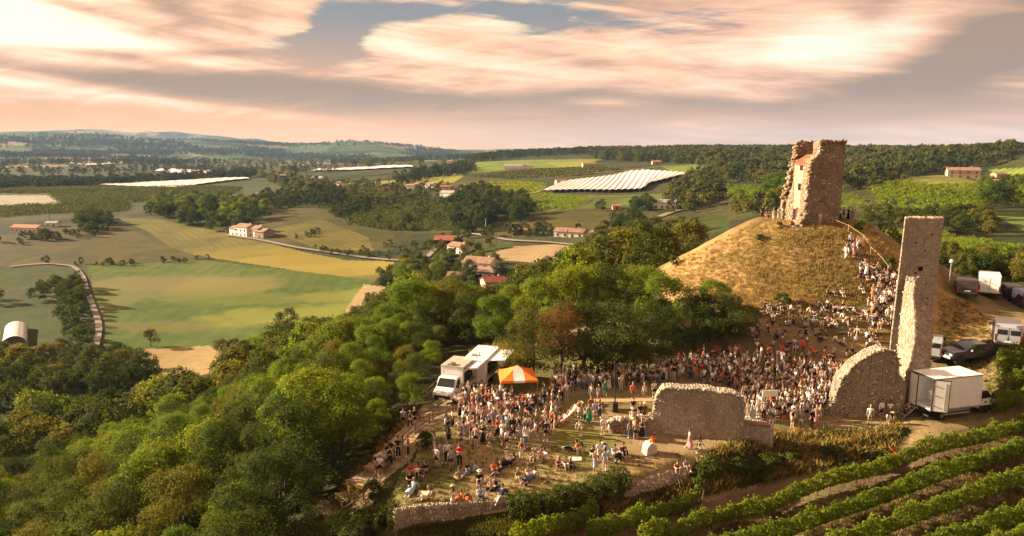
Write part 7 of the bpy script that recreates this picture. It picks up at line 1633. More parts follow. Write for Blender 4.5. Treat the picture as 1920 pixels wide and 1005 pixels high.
def scatter_px(poly, n, idx, s0, s1):
    P_l = np.array(poly); x = rg_.uniform(P_l[:, 0].min(), P_l[:, 0].max(), n); y = rg_.uniform(P_l[:, 1].min(), P_l[:, 1].max(), n); k = inpoly(x, y, poly); Pt = hit(x[k], y[k]); Pt = Pt[~np.isnan(Pt[:, 0])]
    return [(a[0], a[1], a[2], rg_.uniform(s0, s1), rg_.uniform(0, 6.28), idx[rg_.integers(len(idx))]) for a in Pt]
bank = [(1000,975),(1100,955),(1200,945),(1300,900),(1340,850),(1450,815),(1640,812),(1690,800),(1660,850),(1480,893),(1300,930),(1120,965),(1020,1000)]
tp = scatter_px(bank, 9000, [2, 3, 3, 4], .6, 1.3) + scatter_px([(1250,540),(1270,490),(1440,405),(1620,405),(1690,500),(1640,560),(1500,600),(1400,590)], 7000, [0, 1, 1], .5, 1.0)
tp += scatter_px([(560,1010),(640,930),(745,800),(800,745),(770,790),(700,880),(650,960),(600,1010)], 1500, [2, 3, 4], .6, 1.1) + scatter_px([(740,1000),(980,975),(1120,965),(1000,1005)], 1500, [2, 3], .6, 1.0)
tp += scatter_px([(1320,1000),(1500,950),(1700,885),(1920,800),(1920,1005),(1330,1005)], 3500, [0, 1, 2], .4, .8) + scatter_px([(700,940),(780,850),(850,800),(1100,850),(1300,850),(1200,900),(980,945)], 3000, [0, 2], .2, .4) + scatter_px([(880,660),(990,640),(980,690),(900,690)], 500, [4], .6, 1.2)
tp += scatter_px([(1760,560),(1800,560),(1920,640),(1920,760),(1850,760),(1760,640)], 2500, [0, 2], .25, .5)
gn_scatter('grass_tufts', tp, TUF)
# ------------------------------------------------------------ people
SKINM = objcol('skin', .6, .1, 8, .3); CLOTH = objcol('clothing', .9, .25, 7, .1); HAIRM = objcol('hair_strands', .7, .3, 20, .3); SHOEM = objcol('shoe', .7, .1); STRAW = simple('straw_hat', (.62, .52, .36), .9, .15, 12)
def skin_mesh(name, verts, edges, rad, root=0, sub=1):
    me = bpy.data.meshes.new(name); me.from_pydata(verts, edges, []); o = bpy.data.objects.new('tmp', me); COL.objects.link(o)
    md = o.modifiers.new('s', 'SKIN'); md.use_smooth_shade = True; md.branch_smoothing = .5
    if not me.skin_vertices: me.skin_vertices.new()
    for i, v in enumerate(me.skin_vertices[0].data): r = rad[i]; v.radius = r if isinstance(r, tuple) else (r, r); v.use_root = (i == root)
    s_ = o.modifiers.new('ss', 'SUBSURF'); s_.levels = sub; s_.render_levels = sub
    dg = bpy.context.evaluated_depsgraph_get(); m2 = bpy.data.meshes.new_from_object(o.evaluated_get(dg)); bpy.data.objects.remove(o); bpy.data.meshes.remove(me); m2.name = name; m2.materials.clear(); return m2
def join(me, mb, mat):
    """adds the solids of mb to a mesh"""
    bm = bmesh.new(); bm.from_mesh(me); m2 = mb.mesh('t'); bm.from_mesh(m2); bm.to_mesh(me); bm.free(); bpy.data.meshes.remove(m2); me.polygons.foreach_set('use_smooth', np.ones(len(me.polygons), dtype=bool)); me.materials.append(mat); return me
V3 = Vector
def make_pose(d):
    """joints in metres, the figure faces +Y"""
    pel = V3(d.get('pel', (0, 0, .93))); ch = V3(d.get('ch', (0, .0, 1.33))); hd_ = V3(d.get('hd', (0, .03, 1.62))); up_ = (ch - pel).normalized()
    sd = V3(d.get('side', (1, 0, 0))).normalized(); nk = ch + (hd_ - ch).normalized() * .15
    J = dict(pel=pel, sp=pel.lerp(ch, .5), ch=ch, nk=nk)
    for s_, k in ((-1, 'l'), (1, 'r')):
        J['sh' + k] = ch + sd * s_ * .175 + up_ * .04; J['hp' + k] = pel + sd * s_ * .09 - up_ * .02
        for n in ('el', 'wr', 'kn', 'an'): J[n + k] = V3(d[n + k])
        ft = d.get('ft' + k); J['to' + k] = V3(ft) if ft else J['an' + k] + V3((s_ * .02, .16, -.06))
        J['ha' + k] = J['wr' + k] + (J['wr' + k] - J['el' + k]).normalized() * .08
    names = ['pel', 'sp', 'ch', 'nk', 'shl', 'ell', 'wrl', 'hal', 'shr', 'elr', 'wrr', 'har', 'hpl', 'knl', 'anl', 'tol', 'hpr', 'knr', 'anr', 'tor']; ix = {n: i for i, n in enumerate(names)}
    E = [('pel', 'sp'), ('sp', 'ch'), ('ch', 'nk'), ('ch', 'shl'), ('shl', 'ell'), ('ell', 'wrl'), ('wrl', 'hal'), ('ch', 'shr'), ('shr', 'elr'), ('elr', 'wrr'), ('wrr', 'har'), ('pel', 'hpl'), ('hpl', 'knl'), ('knl', 'anl'), ('anl', 'tol'), ('pel', 'hpr'), ('hpr', 'knr'), ('knr', 'anr'), ('anr', 'tor')]
    rad = dict(pel=(.13, .10), sp=(.115, .085), ch=(.14, .10), nk=.05, shl=.06, ell=.042, wrl=.03, hal=(.036, .018), shr=.06, elr=.042, wrr=.03, har=(.036, .018), hpl=.085, knl=.055, anl=.038, tol=.036, hpr=.085, knr=.055, anr=.038, tor=.036)
    body = skin_mesh('body', [J[n] for n in names], [(ix[a], ix[b]) for a, b in E], [rad[n] for n in names])
    mb = MB(); up2 = (hd_ - nk).normalized(); fw_ = V3(d.get('face', (0, 1, -.05))).normalized()
    mb.tube(nk - up2 * .02, hd_ - up2 * .03, .052, .05, 8); c = hd_ + up2 * .02
    R_ = Matrix((up2.cross(fw_) * -1, fw_, up2)).transposed()
    n = 10; prof = [(.02, -.12), (.055, -.10), (.075, -.05), (.083, .01), (.078, .06), (.055, .10), (.015, .118)]; vs = []
    for r, z in prof:
        for i in range(n): a = 2 * math.pi * i / n; vs.append(c + R_ @ V3((math.cos(a) * r, math.sin(a) * r * 1.15, z)))
    mb.add(vs, [(j * n + i, j * n + (i + 1) % n, (j + 1) * n + (i + 1) % n, (j + 1) * n + i) for j in range(6) for i in range(n)] + [tuple(range(n - 1, -1, -1)), tuple(range(6 * n, 7 * n))])
    def hb(p, q_, r0, r1, n_=4): mb.tube(c + R_ @ V3(p), c + R_ @ V3(q_), r0, r1, n_)
    hb((0, .085, .02), (0, .108, -.02), .008, .013); hb((-.028, .09, -.055), (.028, .09, -.055), .007, .007)
    for s_ in (-1, 1): hb((s_ * .03, .083, .022), (s_ * .03, .094, .02), .011, .009); hb((s_ * .078, 0, .0), (s_ * .094, -.01, .015), .02, .02)
    for k, s_ in (('l', -1), ('r', 1)):                          # four fingers and a thumb
        h_ = J['ha' + k]; dr = (J['ha' + k] - J['wr' + k]).normalized(); sdv = dr.cross(V3((0, 1, .2))).normalized()
        cu = dr.cross(sdv).normalized()
        for f, ln in zip((-1.5, -.5, .5, 1.5), (.062, .075, .07, .055)):
            a = h_ - dr * .03 + sdv * f * .017; b_ = h_ + dr * ln * .55 + sdv * f * .019 + cu * .005; e_ = h_ + dr * ln + sdv * f * .019 + cu * .022; mb.tube(a, b_, .0095, .0085, 4); mb.tube(b_, e_, .0085, .006, 4)
        mb.tube(h_ - dr * .06 + sdv * .03 * s_, h_ - dr * .01 + sdv * .055 * s_ + cu * .012, .011, .009, 4)
    join(body, mb, SKINM)
    out = {'body': body}
    L_ = lambda a, b_, t: J[a].lerp(J[b_], t)
    def sub_(name, pts, ed, rads, root=0, mat=CLOTH, sub=1): m = skin_mesh(name, pts, ed, rads, root, sub); m.materials.append(mat); return m
    out['shirt'] = sub_('shirt', [L_('pel', 'sp', .1), J['sp'], J['ch'], L_('ch', 'nk', .55), J['shl'], L_('shl', 'ell', .75), J['shr'], L_('shr', 'elr', .75)], [(0, 1), (1, 2), (2, 3), (2, 4), (4, 5), (2, 6), (6, 7)], [(.15, .125), (.14, .11), (.165, .125), .07, .08, .068, .08, .068])
    out['long_shirt'] = sub_('shirt', [L_('pel', 'sp', .0), J['sp'], J['ch'], L_('ch', 'nk', .55), J['shl'], J['ell'], L_('ell', 'wrl', .9), J['shr'], J['elr'], L_('elr', 'wrr', .9)], [(0, 1), (1, 2), (2, 3), (2, 4), (4, 5), (5, 6), (2, 7), (7, 8), (8, 9)], [(.155, .13), (.14, .11), (.165, .125), .07, .08, .06, .045, .08, .06, .045])
    out['vest'] = sub_('vest_top', [L_('pel', 'sp', .3), J['sp'], J['ch'], J['ch'] + (J['nk'] - J['ch']) * .3], [(0, 1), (1, 2), (2, 3)], [(.14, .11), (.13, .10), (.158, .115), (.12, .09)])
    out['trousers'] = sub_('trousers', [J['pel'], L_('pel', 'sp', .25), J['hpl'], J['knl'], L_('knl', 'anl', .95), J['hpr'], J['knr'], L_('knr', 'anr', .95)], [(0, 1), (0, 2), (2, 3), (3, 4), (0, 5), (5, 6), (6, 7)], [(.145, .12), (.135, .11), .10, .08, .068, .10, .08, .068])
    out['shorts'] = sub_('shorts', [J['pel'], L_('pel', 'sp', .25), J['hpl'], L_('hpl', 'knl', .8), J['hpr'], L_('hpr', 'knr', .8)], [(0, 1), (0, 2), (2, 3), (0, 4), (4, 5)], [(.145, .12), (.135, .11), .105, .095, .105, .095])
    # skirt: a cone from waist to hem following the legs
    def skirt(name, t_kn, t_an, w0, flare):
        km = (J['knl'] + J['knr']) / 2; am = (J['anl'] + J['anr']) / 2; p0 = L_('pel', 'sp', .35); b = MB(); n = 12; rows = []
        lk = (J['knl'] - J['knr']).length / 2 + .09; la = (J['anl'] - J['anr']).length / 2 + .10
        pts_ = [(p0, .125, .105), (J['pel'], .165, .145), (J['pel'].lerp(km, .55), .165 + flare * .3, .15 + flare * .3), (J['pel'].lerp(km, t_kn), max(lk, .17) + flare * .6, .15 + flare * .6)]
        if t_an: pts_.append((km.lerp(am, t_an), max(la, .18) + flare, .16 + flare))
        vs = []
        for i, (p, rx, ry) in enumerate(pts_):
            ax = ((pts_[min(i + 1, len(pts_) - 1)][0] - pts_[max(i - 1, 0)][0])).normalized(); sx = sd - ax * sd.dot(ax); sx.normalize(); sy = ax.cross(sx)
            for k in range(n): a = 2 * math.pi * k / n; rp = 1 + .07 * math.sin(5 * a + i) * i / 3; vs.append(p + sx * math.cos(a) * rx * rp + sy * math.sin(a) * ry * rp)
        b.add(vs, [(j * n + i, j * n + (i + 1) % n, (j + 1) * n + (i + 1) % n, (j + 1) * n + i) for j in range(len(pts_) - 1) for i in range(n)]); b.add(vs[-n:], [tuple(range(n))])
        return b.mesh(name, CLOTH, True)
    out['skirt'] = skirt('skirt', .85, 0, .13, .03); out['long_skirt'] = skirt('long_skirt', 1.0, .75, .13, .05)
    def cap(name, zlo, drop, mat=HAIRM):
        b = MB(); n = 10; vs = []; prof = [(.088, -.01), (.092, .04), (.085, .085), (.06, .118), (.02, .135)]
        for r, z in prof:
            for i in range(n):
                a = 2 * math.pi * i / n; fr = max(0, math.sin(a)); zz_ = z + (.05 * fr if z < .03 else 0) - (.05 * (1 - fr) if z < 0 else 0); vs.append(c + R_ @ V3((math.cos(a) * r, math.sin(a) * r * 1.13 - .01, zz_)))
        b.add(vs, [(j * n + i, j * n + (i + 1) % n, (j + 1) * n + (i + 1) % n, (j + 1) * n + i) for j in range(4) for i in range(n)] + [tuple(range(4 * n, 5 * n))])
        if drop:
            prof = [(.085, .02, .0), (.095, -.1, -.02), (.10, -.2, -.035), (.07, -.32, -.045), (.03, -.36, -.05)]; vs = []; n = 7
            for r, z, y in prof:
                for i in range(n): a = math.pi + math.pi * i / (n - 1); vs.append(c + R_ @ V3((math.cos(a) * r, math.sin(a) * r * .9 + y - .01, z)))
                for i in range(n): a = math.pi + math.pi * (n - 1 - i) / (n - 1); vs.append(c + R_ @ V3((math.cos(a) * r * .8, math.sin(a) * r * .35 + y - .01, z)))
            n = 14; b.add(vs, [(j * n + i, j * n + (i + 1) % n, (j + 1) * n + (i + 1) % n, (j + 1) * n + i) for j in range(4) for i in range(n)] + [tuple(range(4 * n, 5 * n))])
        return b.mesh(name, mat, True)
    out['hair'] = cap('hair', 0, 0); out['long_hair'] = cap('hair', 0, 1)
    b = MB(); n = 12; vs = []
    for r, z in ((.20, .045), (.205, .055), (.10, .065), (.095, .14), (.07, .165), (.02, .168)):
        for i in range(n): a = 2 * math.pi * i / n; vs.append(c + R_ @ V3((math.cos(a) * r, math.sin(a) * r, z)))
    b.add(vs, [(j * n + i, j * n + (i + 1) % n, (j + 1) * n + (i + 1) % n, (j + 1) * n + i) for j in range(5) for i in range(n)] + [tuple(range(n - 1, -1, -1)), tuple(range(5 * n, 6 * n))]); out['hat'] = b.mesh('hat', STRAW)
    b = MB()
    for k in 'lr':
        a = J['an' + k]; t = J['to' + k]; dr = (t - a).normalized(); m_ = a.lerp(t, .45) + V3((0, 0, -.008)); b.tube(a - dr * .03 + V3((0, 0, -.02)), t + dr * .03, .05, .042, 7)
    out['shoes'] = b.mesh('shoes', SHOEM, True)
    return out
ST_L = dict(knl=(-.10, .02, .48), anl=(-.11, 0, .08), knr=(.10, .02, .48), anr=(.11, 0, .08))
POSES = {
 'stand': dict(ell=(-.24, -.02, 1.10), wrl=(-.25, .04, .86), elr=(.24, -.02, 1.10), wrr=(.25, .05, .86), **ST_L),
 'cup': dict(ell=(-.24, -.02, 1.10), wrl=(-.24, .06, .87), elr=(.23, .0, 1.12), wrr=(.14, .24, 1.20), knl=(-.09, .03, .48), anl=(-.13, -.02, .08), knr=(.11, .02, .48), anr=(.14, .04, .08), hd=(.01, .04, 1.62)),
 'phone': dict(ell=(-.21, .02, 1.11), wrl=(-.06, .24, 1.18), elr=(.21, .02, 1.11), wrr=(.06, .24, 1.19), hd=(0, .06, 1.60), face=(0, 1, -.4), **ST_L),
 'hip': dict(ell=(-.30, -.08, 1.14), wrl=(-.15, .02, .98), elr=(.24, -.03, 1.10), wrr=(.26, .05, .86), pel=(.03, 0, .93), knl=(-.07, .05, .48), anl=(-.16, .06, .08), knr=(.09, .0, .48), anr=(.08, -.02, .08)),
 'walk': dict(ell=(-.23, .08, 1.10), wrl=(-.22, .26, .93), elr=(.23, -.14, 1.10), wrr=(.22, -.14, .86), knl=(-.09, -.05, .50), anl=(-.09, -.30, .15), knr=(.09, .20, .50), anr=(.09, .24, .08)),
 'raise': dict(ell=(-.24, .0, 1.12), wrl=(-.20, .15, .93), elr=(.27, .06, 1.58), wrr=(.22, .10, 1.84), **ST_L),
 'bend': dict(pel=(0, -.10, .86), ch=(0, .18, 1.16), hd=(0, .42, 1.30), face=(0, .7, -.7), ell=(-.2, .32, .98), wrl=(-.13, .42, .76), elr=(.2, .32, .98), wrr=(.13, .42, .76), **ST_L),
 'sit': dict(pel=(0, -.05, .12), ch=(0, -.02, .52), hd=(0, .06, .82), ell=(-.25, .16, .38), wrl=(-.12, .36, .42), elr=(.25, .16, .38), wrr=(.12, .36, .42), knl=(-.14, .34, .46), anl=(-.12, .52, .08), knr=(.14, .36, .45), anr=(.12, .54, .08)),
 'sitlean': dict(pel=(0, 0, .12), ch=(0, -.18, .50), hd=(0, -.14, .80), ell=(-.26, -.32, .33), wrl=(-.24, -.36, .07), elr=(.26, -.32, .33), wrr=(.24, -.36, .07), knl=(-.12, .42, .30), anl=(-.12, .80, .07), knr=(.10, .44, .12), anr=(.12, .88, .07)),
 'sitcross': dict(pel=(0, -.04, .12), ch=(0, .0, .52), hd=(0, .07, .82), ell=(-.26, .12, .35), wrl=(-.10, .28, .26), elr=(.24, .12, .37), wrr=(.08, .26, .48), knl=(-.34, .28, .18), anl=(.06, .34, .08), knr=(.34, .28, .18), anr=(-.06, .26, .08), ftl=(.2, .38, .06), ftr=(-.2, .3, .06)),
 'chair': dict(pel=(0, 0, .40), ch=(0, -.18, .76), hd=(0, -.12, 1.06), ell=(-.25, .02, .62), wrl=(-.15, .25, .58), elr=(.25, .02, .62), wrr=(.12, .25, .62), knl=(-.12, .44, .46), anl=(-.12, .56, .08), knr=(.12, .44, .46), anr=(.13, .60, .08)),
}
PM = {k: make_pose(v) for k, v in POSES.items()}
SKINS = [(.46, .30, .22), (.38, .24, .17), (.52, .36, .27), (.34, .19, .12), (.12, .065, .04)]
HAIRS = [('dark', (.02, .013, .009)), ('brown', (.07, .04, .02)), ('blond', (.30, .20, .09)), ('dark', (.03, .02, .012)), ('auburn', (.11, .04, .018))]
TOPS = {'white': (.75, .72, .69), 'black': (.02, .02, .024), 'cream': (.60, .52, .40), 'grey': (.26, .26, .28), 'navy': (.03, .04, .10), 'pale blue': (.33, .42, .56), 'pink': (.58, .32, .28), 'red': (.50, .035, .025), 'orange': (.70, .16, .03), 'green': (.04, .24, .14), 'rust': (.30, .09, .04), 'khaki': (.22, .19, .11), 'yellow': (.60, .46, .08), 'striped grey': (.42, .41, .40), 'brown': (.13, .07, .04)}
TW = ['white'] * 17 + ['black'] * 10 + ['cream'] * 3 + ['grey'] * 3 + ['navy'] * 2 + ['pale blue'] * 2 + ['pink'] * 2 + ['red', 'orange', 'rust', 'khaki', 'striped grey', 'brown']
BOTS = {'white': (.66, .62, .56), 'black': (.018, .018, .022), 'denim': (.09, .13, .22), 'beige': (.46, .36, .24), 'navy': (.03, .04, .09), 'grey': (.2, .2, .21), 'pale denim': (.30, .37, .47), 'rust': (.30, .09, .04), 'green': (.03, .20, .12), 'pink': (.5, .2, .22)}
BW_ = ['black'] * 5 + ['denim'] * 3 + ['beige'] * 4 + ['white'] * 2 + ['navy'] * 2 + ['pale denim'] * 2 + ['grey']
PV = {'stand': 'standing', 'cup': 'standing with a drink', 'phone': 'standing hands together', 'hip': 'standing hand on hip', 'walk': 'walking', 'raise': 'raising one arm', 'bend': 'bending forward', 'sit': 'sitting knees up', 'sitlean': 'sitting leaning back', 'sitcross': 'sitting cross-legged', 'chair': 'seated'}
PEOPLE = []
prg = random.Random(42)
def who(pose, x, y, z, face, place, top=None, bot=None, bk=None, hair=None, hat=None, skin=None, tk=None, imp=0):
    girl = prg.random() < .5
    top = top or prg.choice(TW); bk = bk or prg.choice(['trousers', 'shorts', 'shorts', 'skirt', 'long_skirt'] if girl else ['trousers', 'shorts', 'shorts', 'shorts']); bot = bot or prg.choice(BW_)
    if girl and bk in ('skirt', 'long_skirt') and not imp and prg.random() < .5 and top in BOTS: bot = top
    tk = tk or ('vest' if girl and prg.random() < .6 else 'shirt' if prg.random() < .8 else 'long_shirt'); hair = hair or ('long_hair' if girl else 'hair')
    hat = (prg.random() < .05) if hat is None else hat
    sk = skin if skin is not None else prg.choice([0, 0, 0, 1, 1, 2, 2, 3]); PEOPLE.append(dict(pose=pose, x=x, y=y, z=z, face=face, place=place, top=top, bot=bot, bk=bk, tk=tk, hair=hair, hat=hat, skin=sk, hc=prg.randrange(5), s=prg.uniform(.94, 1.04) * (1.06 if not girl else .99), imp=imp))
def taken(x, y, dmin, lst): return any((x - p[0]) ** 2 + (y - p[1]) ** 2 < dmin * dmin for p in lst)
OCC = [(p['x'], p['y']) for p in PEOPLE]
def W(px, py): p = at(px, py); return p.x, p.y, p.z
